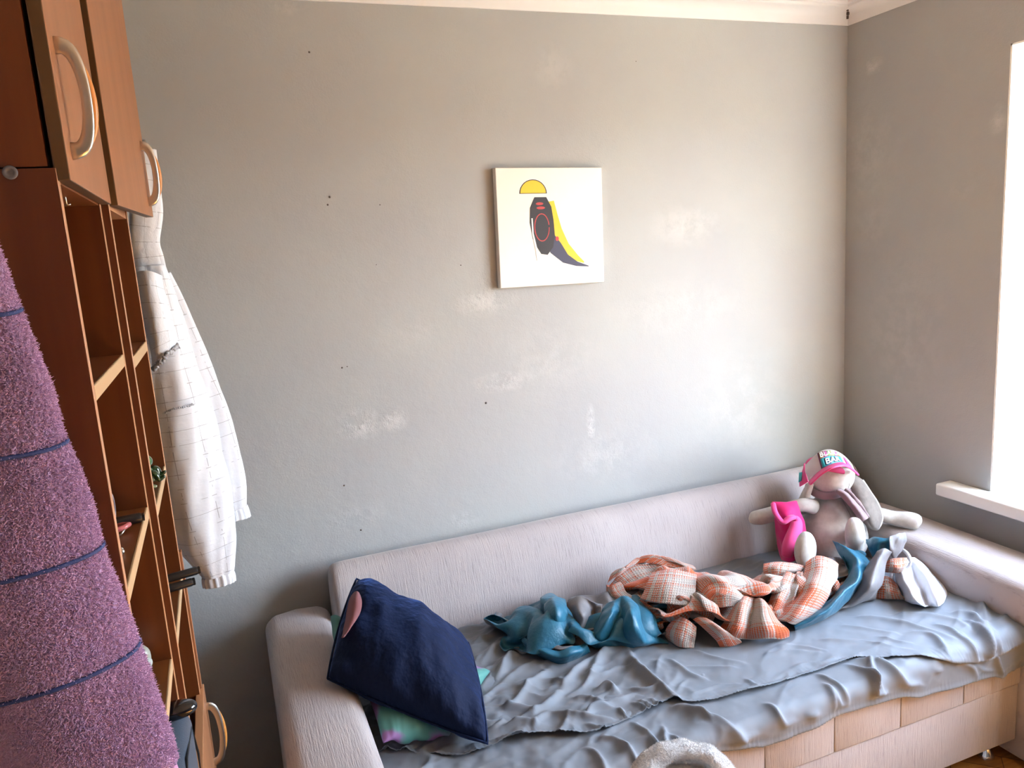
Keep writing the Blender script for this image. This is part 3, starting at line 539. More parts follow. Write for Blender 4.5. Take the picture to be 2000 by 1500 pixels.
[66,343,44,22,20,-4,17,-3,-17,13,-38,-12,-8,-26,-8,-11,-29,13,11,-23,34,27,27,1,18,17,-15,1,-1,17,17,-8,4,9,-8,-16,8,-12,6,6,-11,17,3,-7,-23,9,-14,-12,26,12,21,29,5,18,19,-26,9,22,-6,-4,17,3,-11,21,-3,16,19,12,-7,32,3,-25,17,-21,-6,17,-4,-10,26,2,-10,16,17,22,35,19,30,42,-35,7,22,4,6,38,6,-28,21,6,-2,27,-3,9,19,0,-5,22,-10,0,18,-16,-13,12,-19,-12,18,-14,0,23,-11,23,27,-10,13,27,-23,0,35,-11,4,36,1,1,33,-9,4,32,-3,1,32,9,-3,31,5,-1,19,8,14,23,9,14,29,11,11,27,10,-6,24,5,-5,24,11,-4,21,0,3,17,-3,-13,22,5,12,25,6,-5,27,-26,-6,-7,19,31,-6,39,3,33,6,8],
[71,308,46,19,26,-9,13,-16,-12,10,-26,2,7,-22,-2,-12,-19,-12,-1,-32,30,34,16,4,16,20,0,-7,5,14,8,-20,8,9,-7,-7,12,3,-16,5,-11,12,3,-11,-4,9,-4,-11,16,-15,4,37,10,9,31,-15,4,22,-10,3,15,4,-5,24,-3,6,22,24,-14,24,-10,-20,12,-26,3,23,0,-11,25,11,1,13,20,24,42,-3,15,51,-28,-8,11,26,-4,39,5,-14,26,4,5,22,-5,8,21,-3,-9,17,-8,1,13,-14,-8,0,-27,-12,14,-14,-4,40,-3,23,35,-8,19,40,0,-5,33,-13,-2,38,-4,3,36,-6,-2,30,-17,1,26,-3,10,34,6,2,25,-1,7,11,11,23,22,17,9,23,11,-7,24,0,-11,21,13,10,16,6,-2,13,-16,2,28,8,14,21,13,-8,20,0,-9,15,18,12,22,40,7,40,-4,-4],
[72,306,62,29,17,-23,21,-12,-19,4,-25,-4,9,-20,2,-1,-19,-14,-15,-42,14,21,0,24,7,15,16,-3,11,20,17,-11,2,-1,-16,-16,8,8,-22,16,2,-12,-2,-13,11,6,-14,5,19,-20,1,23,7,12,32,-16,12,26,-18,-10,27,5,-12,22,13,-8,22,18,-17,14,-19,-11,21,-8,-4,30,-4,3,17,17,18,17,20,22,39,-18,19,38,-19,-2,31,11,-21,35,25,-14,30,3,7,20,-1,12,17,-5,-10,16,-7,-2,12,-17,-5,4,-33,-2,4,-13,-10,55,23,-1,30,-4,23,39,-10,-8,39,-9,-7,35,-6,5,33,-12,-4,26,-21,12,33,-11,4,33,-1,4,34,2,3,11,20,15,1,26,10,29,5,6,24,-2,10,24,12,4,21,10,2,9,-15,-15,17,-7,7,29,17,-4,16,5,18,11,26,10,35,24,-8,36,3,-19],
[104,316,53,18,10,-10,15,-15,-17,5,-19,-17,16,-22,-1,7,-26,1,-22,-27,-5,-6,-34,20,-1,3,37,8,11,21,27,1,-6,6,-8,-23,8,-1,-25,17,3,-5,-2,-21,3,3,-18,8,25,-12,4,14,21,6,27,-2,32,25,-23,-4,24,-18,-4,12,4,-23,16,11,-16,20,-5,-6,24,4,-2,30,12,18,12,18,9,17,27,18,44,-10,14,40,-23,11,35,-8,-12,28,24,-31,30,15,11,26,-8,14,21,-7,-7,25,3,-7,20,-18,-20,-2,-35,-2,3,-29,4,37,16,-18,29,10,14,37,-16,3,36,-7,1,34,-7,3,31,-13,-2,26,-16,10,30,-17,3,31,-7,-2,28,8,8,13,20,18,12,19,18,26,7,9,23,10,13,26,13,7,29,8,1,26,-7,-12,16,-16,-18,15,-4,-11,14,8,11,24,18,18,13,28,-4,22,13,-14],
[96,295,34,19,11,13,14,-10,-21,14,-25,-10,10,-7,7,4,-14,9,-23,-16,-10,-2,-29,-5,14,-22,29,8,-9,17,18,-1,-16,8,11,-24,26,1,-12,14,-13,0,2,-14,0,7,-12,5,5,-5,15,23,-3,-8,6,32,19,34,-1,30,31,-26,-5,15,-28,0,14,1,-12,14,-7,-18,26,0,-4,31,16,16,21,29,6,9,21,9,38,22,11,41,-20,8,28,-11,-12,31,23,-7,24,-8,12,25,-18,-6,30,-8,-13,22,5,8,23,-3,-17,7,-37,-13,7,-24,12,27,-7,-6,34,7,-8,43,-5,0,26,-10,17,27,-5,5,25,-12,-12,19,-25,1,27,-16,9,27,-1,4,22,12,11,12,22,11,19,12,23,34,4,16,33,6,-1,28,16,-6,28,14,1,29,-6,-3,17,-12,4,19,-9,-6,20,-8,0,11,20,-2,8,22,-10,-4,16,2],
[65,274,26,28,19,10,19,-6,-2,16,-29,-4,9,-14,-2,-5,-5,16,-23,-31,1,-4,-17,-10,30,9,-3,23,-22,3,18,-10,-16,20,8,-13,15,20,1,22,-17,1,10,-7,9,-19,14,14,0,-9,18,31,-26,-8,16,10,-4,35,9,34,39,-8,-11,15,-24,8,15,-13,0,12,-12,-13,19,-17,-6,37,15,3,30,26,-5,19,14,-11,31,17,8,26,12,20,22,10,14,19,-12,-18,22,-17,-2,29,-1,-11,27,-18,-13,21,-11,13,17,16,2,19,-14,-1,18,-12,-4,25,-27,11,40,-11,-6,40,-9,-17,28,-5,3,17,-2,-5,11,-23,4,10,-27,10,26,-7,15,30,0,7,24,6,15,23,15,2,34,18,2,37,17,6,19,12,-3,28,9,-5,33,1,7,25,-4,-3,20,-16,10,25,4,25,28,13,9,23,5,-13,-27,-5,-31,-20,16,-13],
[63,297,25,8,0,12,13,-13,15,8,-16,-7,19,-10,4,2,-24,3,-8,-31,16,17,-3,-17,14,14,-27,17,-15,2,15,-4,-12,18,12,-7,18,15,4,24,-20,1,14,-8,-2,-20,17,27,13,-4,36,32,-26,7,12,-21,-5,36,-3,5,51,8,-18,-5,-16,-13,16,-9,6,22,-11,4,16,-20,-3,23,4,11,36,13,-10,38,0,-10,19,23,-2,15,21,27,22,15,25,30,-27,-18,13,-18,-16,27,1,-11,21,-14,-2,21,-1,2,20,3,11,21,17,4,20,-15,-2,22,-29,7,39,-16,2,32,-12,-18,28,-17,-12,22,-8,-4,23,-6,5,17,-16,9,13,3,21,26,5,11,30,4,6,37,-4,5,41,3,-18,39,19,-10,27,12,3,9,-5,17,19,7,7,19,4,12,16,-1,13,22,9,19,24,17,0,23,2,-23,-1,-19,-31,-23,-12,-13],
[62,298,33,8,8,6,-6,-23,10,-9,-30,-10,10,-4,8,40,1,7,17,-17,12,18,-22,-13,12,6,-24,2,-10,2,17,11,-3,6,9,-8,23,-3,-15,20,1,-5,-15,-20,2,26,13,22,7,2,39,57,-28,40,24,-16,-1,2,2,-16,35,-2,-21,4,-10,-25,-5,-32,8,39,1,-3,32,-8,-8,16,-9,4,12,12,25,47,7,-8,9,20,-4,17,20,22,33,-3,20,48,-4,-36,25,-15,7,15,-22,0,21,5,-15,-1,7,-1,26,-11,14,27,0,0,20,14,-13,24,-27,14,26,-20,0,34,-13,-3,26,-23,-16,31,-9,2,32,-3,3,34,-3,-15,4,-9,23,16,6,16,20,2,-4,38,8,21,52,-8,-2,53,-1,-9,53,3,0,-19,4,13,-6,3,14,2,27,21,18,15,9,27,-3,-4,20,14,-8,-1,-4,-22,39,-19,1,9,-32,-20]], 0.683, 1.789, 0.47)
PLAID_GRID = cloth_rows([
[154,168,47,-47,-2,29,4,-14,-32,9,23,17,-37,50,37,11,-32,15,15,-27,-4,-18,-19,1,3,-23,-6,44,-11,12,36,-13,12,35,-10,-12,54,-1,-14,-17,-5,20,-37,-11,8,-11,-8,6,20,-13,-6,15,-10,-9,17,-3,-19,11,-5,-5,19,-7,-10,12,-10,-8,28,-5,-10,28,-6,-10,19,-6,-14,25,10,-1,31,31,-7,14,-5,8,3,-16,-4,5,21,-1,14,10,-2,13,-13,-2,7,-7,15,19,-7,21,11,5,24,18,-10,10,28,2,-7,28,9,3,13,13,24,8,7,-3,10,9,10,36,13,-7,20,7,0,31,4,-6,7,-38,-28,-13,22,-70,-2,22,12,24,-7,39,8,0,7,19,-8,-10,-2,1,-18,3,20,3],
[108,209,59,-11,-24,-9,7,-21,-20,23,6,-2,-9,31,38,-11,3,43,6,-27,-5,2,-27,-2,8,-11,14,23,-8,12,28,-15,8,24,-10,-7,23,-16,-2,7,9,4,-19,-6,17,-10,-9,6,25,-17,-5,22,-12,-19,-12,0,-22,18,0,-14,21,-5,-8,14,-9,-20,26,-5,-4,22,-8,-12,22,-7,-2,18,6,-2,34,6,-2,16,4,6,14,-10,11,14,3,-2,1,24,-4,25,4,-18,20,-8,8,16,-11,14,16,-5,23,13,3,21,16,-7,19,18,8,-1,13,15,-9,27,6,7,14,26,15,23,6,-1,18,-14,-9,21,-3,7,27,-17,-21,-17,8,-67,-20,29,-13,29,-13,37,12,17,10,36,-15,10,24,-7,-17,-1,3,-15],
[114,250,84,-25,-28,-11,-3,-17,-41,23,-10,-10,9,12,26,7,13,42,0,-30,7,2,-36,-9,18,-21,2,26,-3,21,13,1,26,12,-6,13,10,-9,-7,12,3,-6,-3,3,19,-2,-15,11,18,-17,-14,29,-15,-17,-14,-2,-22,-5,1,-25,25,-5,-13,23,-5,-1,17,-6,-12,15,-6,-17,23,-6,4,16,-8,12,39,-4,2,19,11,5,23,-10,7,25,-8,-1,2,22,-9,11,19,-12,23,-4,-3,21,-5,14,7,-9,22,17,1,21,18,0,22,20,4,12,12,13,-10,15,8,-14,29,26,-1,20,17,-4,20,-9,9,11,-41,-1,8,-17,-14,0,5,-38,-6,33,-22,29,15,3,22,1,5,26,-10,27,22,3,15,22,2,1],
[114,267,106,-17,-22,3,-7,-8,-47,26,-8,-23,5,10,22,16,0,17,-4,-35,-3,-7,-47,-13,24,-28,-7,51,3,27,9,16,37,-2,6,28,4,6,7,7,-4,-13,3,-4,16,4,-21,9,10,-18,-24,22,-5,-12,0,-11,-13,-21,-2,-15,22,-11,-13,25,-3,-8,17,2,-11,14,-6,-14,18,-17,11,28,-4,3,34,-14,9,21,-3,9,26,4,-2,21,7,-4,16,11,-7,12,20,-6,16,-8,7,21,7,2,11,-13,17,-2,-10,26,22,10,17,25,10,2,22,11,-1,16,11,-18,16,17,-20,13,7,-19,20,-13,9,8,-31,5,2,-33,-4,6,12,-27,20,51,-5,37,17,-11,38,-12,5,17,-16,3,-3,14,36,-3,14,6],
[97,297,120,-4,-20,-7,13,-22,-51,12,-12,-25,14,15,12,14,-11,4,-4,-47,8,0,-50,2,13,6,-33,39,1,17,24,6,42,-2,13,35,-10,13,18,15,-2,-2,11,-14,7,6,-25,-8,15,-3,-20,12,10,-3,-2,-15,-12,-5,-27,-9,8,-16,-8,15,4,-25,20,7,6,15,-4,-2,12,-21,10,21,-13,-20,54,-11,14,14,-4,32,20,-9,-1,16,24,-14,22,14,1,22,16,-2,16,1,5,28,-2,-3,25,-18,11,-13,-10,25,2,15,24,32,17,-1,21,8,-15,18,11,-19,-1,9,-32,14,0,-14,17,-28,-1,11,-31,-4,15,1,6,18,16,17,19,32,-8,49,12,-17,36,0,4,12,-15,-19,7,-1,38,-27,35,19],
[92,325,84,-5,-30,-24,24,-28,-38,8,-16,1,23,7,4,18,-6,22,-3,-37,3,7,-49,10,5,-2,-15,16,31,-13,21,-10,23,9,9,40,-1,16,23,13,2,3,14,-18,1,8,-22,-22,6,4,-19,17,24,8,-5,-22,-8,3,-40,-1,22,-16,-3,-2,17,-27,16,-6,10,18,-2,14,20,-11,-3,16,-9,-4,36,-30,3,24,0,12,14,-9,-1,19,16,8,23,17,-7,20,19,-10,28,2,7,45,-3,10,28,-17,15,-6,-8,15,-12,15,17,18,20,7,26,1,-5,14,8,-18,-1,9,-24,8,3,-16,20,-19,-9,10,-31,-4,15,4,20,25,13,20,19,2,-18,41,0,-21,33,13,9,14,8,-11,4,1,17,-13,14,14],
[117,304,27,16,-5,-15,16,-24,3,-3,-1,14,17,3,17,8,-11,21,-7,-30,8,16,-31,-1,14,5,-11,-8,12,-22,10,-5,-8,20,9,47,-5,17,29,18,3,1,18,-19,-16,0,-23,-21,-5,-11,-25,17,21,14,10,-1,4,7,-37,0,31,-10,15,-1,1,-26,10,-12,-4,17,3,20,20,-2,12,20,-5,7,34,-19,4,12,-16,-8,14,-18,-8,18,1,-10,25,2,-2,15,19,-8,33,9,9,43,11,16,33,-3,-6,4,6,11,0,4,16,9,4,19,8,13,8,20,6,-1,9,6,-10,5,0,-26,11,-20,5,11,-22,6,18,0,12,38,-2,5,19,-10,-16,15,-6,-23,31,28,-12,22,9,-19,4,19,12,-14,8,21],
[151,317,29,17,-8,-15,17,-6,7,-7,-7,14,-7,7,26,11,-7,19,-9,-34,16,7,-33,5,26,13,-18,-2,7,-32,5,-5,-12,17,16,21,-2,13,28,11,2,12,14,-22,-18,5,-18,-24,-1,-14,-26,15,8,11,15,12,17,-2,-36,-17,32,-12,19,13,-3,-6,5,-4,-15,18,-3,8,15,6,25,24,-5,9,21,-16,-1,18,-17,6,3,-29,-7,3,-20,-23,30,-13,-12,24,14,-3,34,6,19,30,27,5,41,4,-7,24,13,-1,0,12,13,4,-1,25,-2,13,15,1,10,17,16,11,0,23,0,-21,16,-21,-6,18,-13,6,19,-5,4,24,-14,-3,20,-12,-11,17,8,-8,21,16,-25,18,12,-17,4,33,9,-7,19,16],
[135,363,42,37,-31,-24,19,5,-1,-24,-15,21,-15,2,25,19,0,24,11,-17,9,13,-41,6,19,10,-17,4,-2,-29,-1,3,-16,4,11,-1,4,11,14,15,-3,13,8,-15,0,12,-13,-3,16,1,-12,13,-3,0,13,0,22,15,-16,-12,18,-7,1,7,-17,2,-1,-10,-18,4,0,-15,20,-1,21,19,-4,8,22,-20,-9,14,-18,10,10,-39,-7,5,-35,-15,34,-23,-2,30,11,2,15,13,8,27,21,-1,40,33,9,31,10,-2,16,21,4,2,-8,22,-14,8,18,-19,9,28,21,12,-1,29,-10,-39,16,-12,-11,24,-1,26,20,-9,-4,22,-27,-17,26,-4,-13,17,28,20,13,14,-7,8,15,-11,3,15,-14,5,22,9],
[141,373,36,20,-24,-5,24,-6,-10,-33,-6,24,-19,7,18,31,-6,21,25,-17,3,13,-19,-7,8,-2,-7,5,7,-17,-9,8,-14,-2,1,-8,16,-1,0,-2,-16,-9,21,-9,17,26,2,19,24,-2,12,17,0,-13,21,-3,7,24,-1,0,0,-15,-11,-2,-26,-11,16,-6,-5,4,5,-19,-2,-16,9,-5,-22,1,29,-12,15,10,-34,17,17,-29,-16,22,-18,-23,37,-22,-4,31,-10,6,6,26,-1,12,23,14,34,39,16,35,2,15,9,16,-1,18,5,0,-17,-6,17,-5,18,23,30,12,-2,21,-2,-24,3,-18,-27,20,-15,2,24,-1,21,23,-9,-7,33,6,-20,12,13,12,10,16,19,4,13,-5,-4,-8,-27,12,3,-14],
[160,367,28,8,-9,-7,10,-12,14,-20,9,8,-21,3,17,18,-6,27,29,-18,-11,14,-14,-19,7,1,-7,12,18,3,7,-3,-9,-1,-5,-6,-14,7,-13,-6,-19,-19,20,-21,13,38,1,26,30,8,9,22,15,19,19,-3,6,16,-3,-10,15,-15,-10,2,-31,-16,17,-21,0,15,-9,-5,0,1,-19,-11,-13,-6,-3,-30,26,-3,-37,9,20,-22,-1,11,-11,-21,44,4,-10,39,-2,-5,19,8,0,8,9,24,19,29,29,22,14,-4,16,15,6,32,-3,8,14,0,13,-7,15,-2,18,14,3,21,-8,-13,-1,-12,-26,3,-8,-9,19,-11,9,23,-11,12,17,19,-7,11,9,-1,20,9,18,12,9,3,10,5,-3,5,-5,-8],
[169,371,23,3,5,-13,15,-4,7,-7,-3,8,-29,7,8,-3,-11,31,23,-23,-1,23,-4,-19,9,6,-6,11,12,6,15,-9,-6,-3,2,-11,-18,19,-12,1,-19,-12,16,-19,13,25,-14,20,28,23,13,19,6,15,27,6,4,21,-15,-11,13,-24,-3,19,-35,-15,23,-21,-1,22,-1,8,11,-2,-18,-5,-21,-12,-43,-30,6,6,-17,1,23,3,3,10,-10,1,20,-16,-5,43,3,-11,27,3,-2,4,2,19,7,8,23,23,30,17,8,26,-7,23,0,2,35,-16,5,0,8,-8,5,14,2,21,-12,-8,1,8,-23,10,10,-4,18,-16,5,18,-20,7,19,8,-4,12,22,4,12,2,17,24,-1,10,31,16,4,1,-9,-2],
[157,379,16,-13,11,-11,9,16,4,3,-3,18,-11,-9,13,13,-17,0,9,-13,17,30,-4,-12,18,2,-9,15,9,7,8,-9,-5,-3,11,-12,-13,17,-4,3,-14,-19,11,-22,13,25,-17,14,11,30,14,23,-11,12,24,-1,1,27,-10,-13,14,-29,-2,7,-40,-7,37,-14,-7,32,16,19,25,-3,3,0,-33,-10,-43,-35,-16,-11,3,10,9,-9,7,14,-6,-5,4,-14,-1,39,-3,-2,22,11,0,8,5,13,12,-7,5,20,25,9,7,18,-10,18,20,-8,22,-22,3,18,0,-3,4,9,-5,15,1,-2,-3,13,-20,1,17,-6,28,5,2,33,-19,5,24,-2,-2,14,16,19,19,11,20,18,-21,-6,26,3,10,23,13,10],
[154,363,0,-31,12,6,-4,25,19,12,0,10,25,-10,1,22,-20,-6,5,5,5,14,16,0,16,-4,14,19,-12,10,23,-12,-7,0,1,-23,1,16,-14,-15,-20,-14,3,-37,9,28,-3,16,18,28,7,21,-15,17,21,-15,4,8,-11,-12,6,-25,-13,35,-1,-5,23,0,4,32,12,26,33,-13,10,4,-34,-15,-42,-26,-12,-21,3,-4,27,-8,23,-3,-24,-2,-15,-27,-6,21,11,-4,33,13,4,16,18,3,18,7,1,19,-7,-2,11,-10,-19,19,25,5,24,-14,12,21,-10,2,19,13,-7,16,9,-9,2,14,-8,5,5,-8,5,32,1,24,7,-3,31,3,-2,18,-4,5,9,-20,10,13,-12,7,23,3,11,16,1,5],
[139,353,6,-41,-2,6,-3,31,12,20,2,18,47,-4,3,27,-11,-13,4,15,-11,-6,6,25,11,-23,12,18,-18,11,25,-3,-13,10,-2,-22,14,13,-20,-3,-8,-11,-4,-42,-1,21,-14,19,27,44,12,11,3,1,-3,-31,2,13,-24,7,0,-13,-13,45,25,-10,26,26,8,20,-27,29,19,-13,23,8,-27,-12,-13,-26,-13,-20,-7,-3,13,-20,13,11,-14,4,13,-30,-13,17,-2,-17,19,9,8,4,24,10,14,24,7,17,-7,-13,16,-31,-19,16,19,12,19,9,-11,19,-1,8,35,0,9,10,20,-1,24,9,-2,14,-9,8,3,15,-5,3,9,-12,13,15,-10,26,12,1,26,-16,-8,-5,-29,13,4,-5,17,19,8,6],
[112,365,21,-11,-16,8,-12,12,4,18,11,15,41,6,11,31,-14,-15,12,9,-1,-13,-4,26,19,-21,16,20,-16,0,16,-8,-11,14,-2,-20,24,14,-23,15,-2,-22,-12,-20,5,3,-12,23,28,19,11,25,12,-20,-14,2,-9,9,-9,17,20,-13,-8,31,0,3,13,16,9,11,-47,13,5,-13,23,4,-10,16,6,-29,-11,-1,-33,5,19,-16,11,6,-15,-8,8,-25,-19,30,3,-24,26,16,5,-6,14,0,-1,15,15,14,5,2,28,-11,-27,13,15,-3,10,17,-19,15,14,2,23,-17,13,18,5,0,31,22,11,22,-4,31,17,-5,-1,9,-17,-8,3,12,-17,21,21,-1,39,20,-15,13,-20,-14,-4,-13,14,-1,-2,14],
[124,372,41,-9,-2,-7,-21,-18,9,14,13,10,22,10,21,25,-21,-12,16,-7,-6,13,7,11,23,11,17,27,-15,-7,18,-14,-14,3,-19,-9,3,3,-25,26,-1,-20,-5,-21,11,-7,3,27,24,11,5,22,-6,-9,0,4,-24,14,0,-2,29,10,7,12,-22,14,5,-22,13,2,-28,10,-8,1,16,18,-10,2,5,-14,23,27,-23,22,25,-18,16,-7,-38,-15,14,-5,-28,30,13,-21,33,9,-8,3,12,5,-1,9,13,1,2,-18,29,-26,-35,20,11,-11,-7,8,-13,21,38,-6,11,-1,9,16,-21,18,28,35,-5,24,24,25,33,-13,25,10,-35,7,17,0,-13,13,25,3,28,27,-15,33,5,-23,4,-23,-1,-1,16,9],
[140,372,19,-9,0,2,-2,-14,18,-5,-4,14,10,1,15,17,-14,-8,20,-19,-14,16,-5,-2,14,22,12,13,-5,9,18,-11,-8,8,-23,-23,-9,-10,-21,15,5,-1,9,-14,18,10,-10,11,21,7,-7,11,-1,-3,9,-8,-1,9,-8,-14,28,4,-1,3,10,19,6,-19,14,-2,-32,21,10,-12,25,16,-9,1,8,13,18,33,6,5,37,-29,10,4,-40,6,6,-18,-10,27,15,-10,29,10,-23,3,10,-11,10,10,-8,3,-12,-21,3,-22,-26,12,-15,-4,15,3,-6,30,36,-6,15,7,7,0,-9,24,28,34,-4,15,25,-10,27,1,11,29,-13,26,28,-5,20,16,17,3,11,21,-11,38,24,-19,11,9,-11,-11,-23,8],
[131,345,39,-3,5,-10,23,-3,-8,-3,-19,13,-12,9,21,21,-9,3,22,-24,-12,23,-16,-2,5,2,-2,-2,3,15,7,6,10,25,-21,-15,-9,-24,-22,-14,-31,-3,17,5,12,14,9,9,13,2,-13,10,-4,-7,23,6,-3,22,-13,-3,8,-7,6,0,22,12,-4,-3,28,4,-25,3,20,-30,16,14,-10,16,26,0,13,23,23,-1,19,-4,-7,19,-21,7,11,-48,10,29,-9,15,22,26,-17,-3,11,-36,11,-1,-15,4,-5,-22,5,-9,-23,9,-22,-11,12,-24,4,37,31,7,25,6,10,21,12,15,22,33,-4,18,-2,-13,19,3,2,20,20,16,45,5,28,26,11,-4,11,29,4,23,20,-10,28,32,-19,-13,-10,-4],
[137,342,79,-14,-12,-12,-5,-20,-13,0,-20,-11,16,-7,3,25,5,-1,18,-24,-9,-2,-14,11,-10,-25,27,5,-1,21,17,22,-4,27,9,-15,10,-24,-10,-47,-54,-6,12,-17,31,41,-9,5,16,-4,-35,19,28,-31,24,25,1,-5,14,28,11,-23,15,-1,10,18,8,-8,19,15,-29,14,2,-27,8,21,-6,-5,30,0,-12,16,-8,-9,19,-2,4,19,6,10,17,-21,5,22,-42,2,22,10,-5,24,27,-11,7,21,-3,12,5,-9,-3,12,-32,12,-20,-28,10,-21,4,27,-8,-2,24,5,-7,54,26,14,31,17,24,9,-11,-5,16,-1,-9,13,28,2,31,0,8,34,1,9,17,25,4,13,29,-1,12,32,-12,9,24,0],
[130,329,71,-6,11,11,-4,-17,17,1,-41,-17,17,-5,-26,23,8,-27,5,-21,-11,-3,-21,17,-8,-35,36,-6,-9,41,35,10,1,15,26,-23,19,-9,-21,-17,-44,-15,0,-46,18,17,-24,4,19,-9,-6,28,40,-17,18,29,-8,-2,15,22,0,-32,31,12,6,22,8,21,23,19,-23,2,-6,-32,12,14,-23,-3,24,-13,-32,28,8,-5,27,8,-5,23,-5,3,15,-22,4,22,-28,18,20,0,11,27,18,-28,18,20,-14,20,19,4,-10,36,-18,11,-4,-35,26,-27,1,26,-35,-8,10,20,-21,39,17,14,37,10,41,10,-2,8,1,5,-4,14,13,2,27,1,-2,19,6,23,25,4,-19,36,26,-10,25,27,-36,7,19,12],
[138,306,56,-6,3,6,-7,1,19,4,-20,-3,31,4,-32,26,-12,-24,-20,-25,-17,-22,-20,14,14,-31,38,-5,-26,46,33,6,7,18,16,-16,17,3,-27,2,-25,-20,4,-22,-7,10,-48,0,21,-12,17,17,29,13,11,21,14,-7,9,30,1,-14,13,16,-6,0,6,20,25,30,-5,9,5,-40,-7,3,-22,20,16,-15,-30,35,25,-7,19,5,-5,10,9,4,19,-11,2,26,-21,5,27,-13,13,23,6,-3,26,10,-26,4,38,-11,-3,19,-23,19,-6,-23,26,-22,13,35,-29,-12,14,1,-27,36,12,10,30,17,20,21,10,2,-14,18,6,-9,15,15,39,-7,-16,20,4,-2,18,8,6,52,7,4,22,10,-32,19,7,-11],
[104,332,56,14,-16,-4,10,-20,-1,16,-10,9,43,-1,-20,10,-29,-21,-32,-22,-10,-28,-18,7,8,-5,33,5,-41,36,37,0,2,20,12,17,10,-8,-15,7,-21,-16,11,-15,-13,13,-22,-9,19,0,15,18,3,25,4,2,20,-16,6,23,9,-5,10,14,-3,-10,14,7,2,32,9,15,18,-34,-12,-3,-23,22,6,-19,-17,34,18,-14,21,3,-2,13,19,14,24,-1,-12,21,-13,-19,20,-2,17,18,4,13,20,11,-11,5,20,-24,14,14,-22,-2,-16,-13,39,-42,19,38,-14,6,21,10,-14,33,15,0,30,16,9,10,16,-22,-18,19,-5,-5,9,17,34,9,-18,44,10,2,21,15,30,34,-26,7,17,11,-28,25,27,-6],
[73,323,47,23,3,1,35,-15,-6,23,-33,16,30,-4,-13,9,-26,-18,-22,-21,-12,-25,-30,3,-5,1,20,16,-27,34,36,-17,8,-2,8,34,1,0,14,17,-20,-29,28,-23,-9,21,-7,-2,14,-8,24,2,11,6,8,-8,10,-9,-3,20,5,-10,5,17,2,-12,16,4,-22,36,14,0,28,-30,-5,-2,-14,22,6,-22,18,23,4,-12,21,7,-4,22,20,1,29,-12,-23,8,-9,-25,20,7,4,18,18,24,14,13,-1,22,1,-13,16,18,-4,-1,-8,-32,16,-49,-10,41,-17,17,22,7,13,49,23,5,36,16,-12,-20,22,-19,-15,21,8,-9,15,14,43,17,-12,47,-1,5,12,-3,35,30,-21,-6,20,-1,-55,26,38,37],
[57,319,42,31,-6,-15,27,14,9,40,-25,18,27,-19,-4,7,-23,-7,-16,-37,-2,-8,-25,-5,-1,-14,19,8,-11,29,7,-21,22,-7,-7,29,6,3,14,15,-11,-22,29,-22,-15,23,8,0,9,-13,15,-4,3,15,9,1,4,4,-7,17,11,-18,5,20,-11,-18,15,0,-19,20,7,-22,19,-15,1,23,2,19,22,-17,35,17,-16,-3,22,6,-12,20,23,3,28,-1,-20,12,-14,-28,9,4,-5,15,35,18,24,10,12,28,-8,-6,18,25,-13,8,6,-33,3,-45,-31,21,-25,-10,35,6,14,53,5,28,19,13,-27,-14,24,-9,-7,30,13,-3,21,19,34,10,11,29,2,4,11,-5,29,28,-30,17,43,-15,-46,16,19,-14],
[44,338,61,22,8,-27,32,-2,4,45,-18,20,41,-20,3,15,-36,-9,-7,-28,13,-12,-17,9,-10,-20,12,6,-24,18,-11,-18,19,-7,-8,17,11,-9,25,23,0,-5,17,-12,-33,21,-2,-1,13,2,17,10,-8,7,8,1,11,20,-7,4,11,-19,10,15,-19,-9,10,3,-15,-1,9,-14,27,2,9,31,-2,7,36,-19,6,15,-6,6,13,8,-6,21,18,4,15,-3,-9,16,-2,-13,10,4,-8,21,18,4,18,12,-5,24,-6,-10,14,17,-18,10,7,-23,9,-43,-34,-2,-30,-23,26,15,-7,53,-5,26,26,14,-3,-9,35,-6,4,17,21,11,11,10,18,14,9,5,14,21,26,6,8,44,-18,23,40,-6,-12,16,11,-20],
[86,346,69,-12,6,-12,32,-3,-3,41,-33,18,21,-18,0,17,-13,-4,-12,-19,4,-21,-14,8,-13,-19,20,15,-19,7,12,-21,4,-14,-18,14,4,-11,28,30,6,0,20,-8,-31,27,-18,-12,14,10,23,7,-9,22,9,-5,14,19,-6,9,17,-18,3,20,-16,3,-4,15,-9,2,1,-15,33,-1,-3,37,0,6,35,-18,5,17,4,-6,18,-1,-15,26,11,-11,-10,10,15,14,-11,6,20,0,-1,24,7,-3,23,9,-12,5,8,-22,3,10,-19,-1,12,-32,19,-20,-14,-6,-56,-22,23,20,-21,42,12,11,26,8,14,1,24,20,6,12,14,20,4,0,18,12,4,24,15,4,18,4,2,38,5,18,37,13,-11,27,3,-6],
[95,324,90,10,18,-28,29,-17,8,12,-35,3,12,-25,11,7,17,0,-4,6,18,-21,-12,-5,-9,-27,20,10,-16,2,32,0,-9,-8,-21,16,-12,-27,17,36,10,-10,30,-4,-20,16,-19,-12,8,-6,22,10,1,33,14,-6,21,13,-15,18,13,-24,9,21,7,-12,21,6,-11,19,-20,-2,15,-12,-16,28,20,-14,37,-1,10,25,-1,-18,16,-15,-15,14,6,-9,-6,22,21,-10,-15,29,17,4,2,23,14,-18,25,8,-16,19,5,-16,10,4,-21,-4,9,-39,2,-1,-18,8,-47,-2,14,-3,-11,32,25,4,23,5,9,-8,10,16,14,16,12,25,-1,3,15,5,10,31,9,-4,21,3,7,22,18,14,45,20,4,20,20,-10],
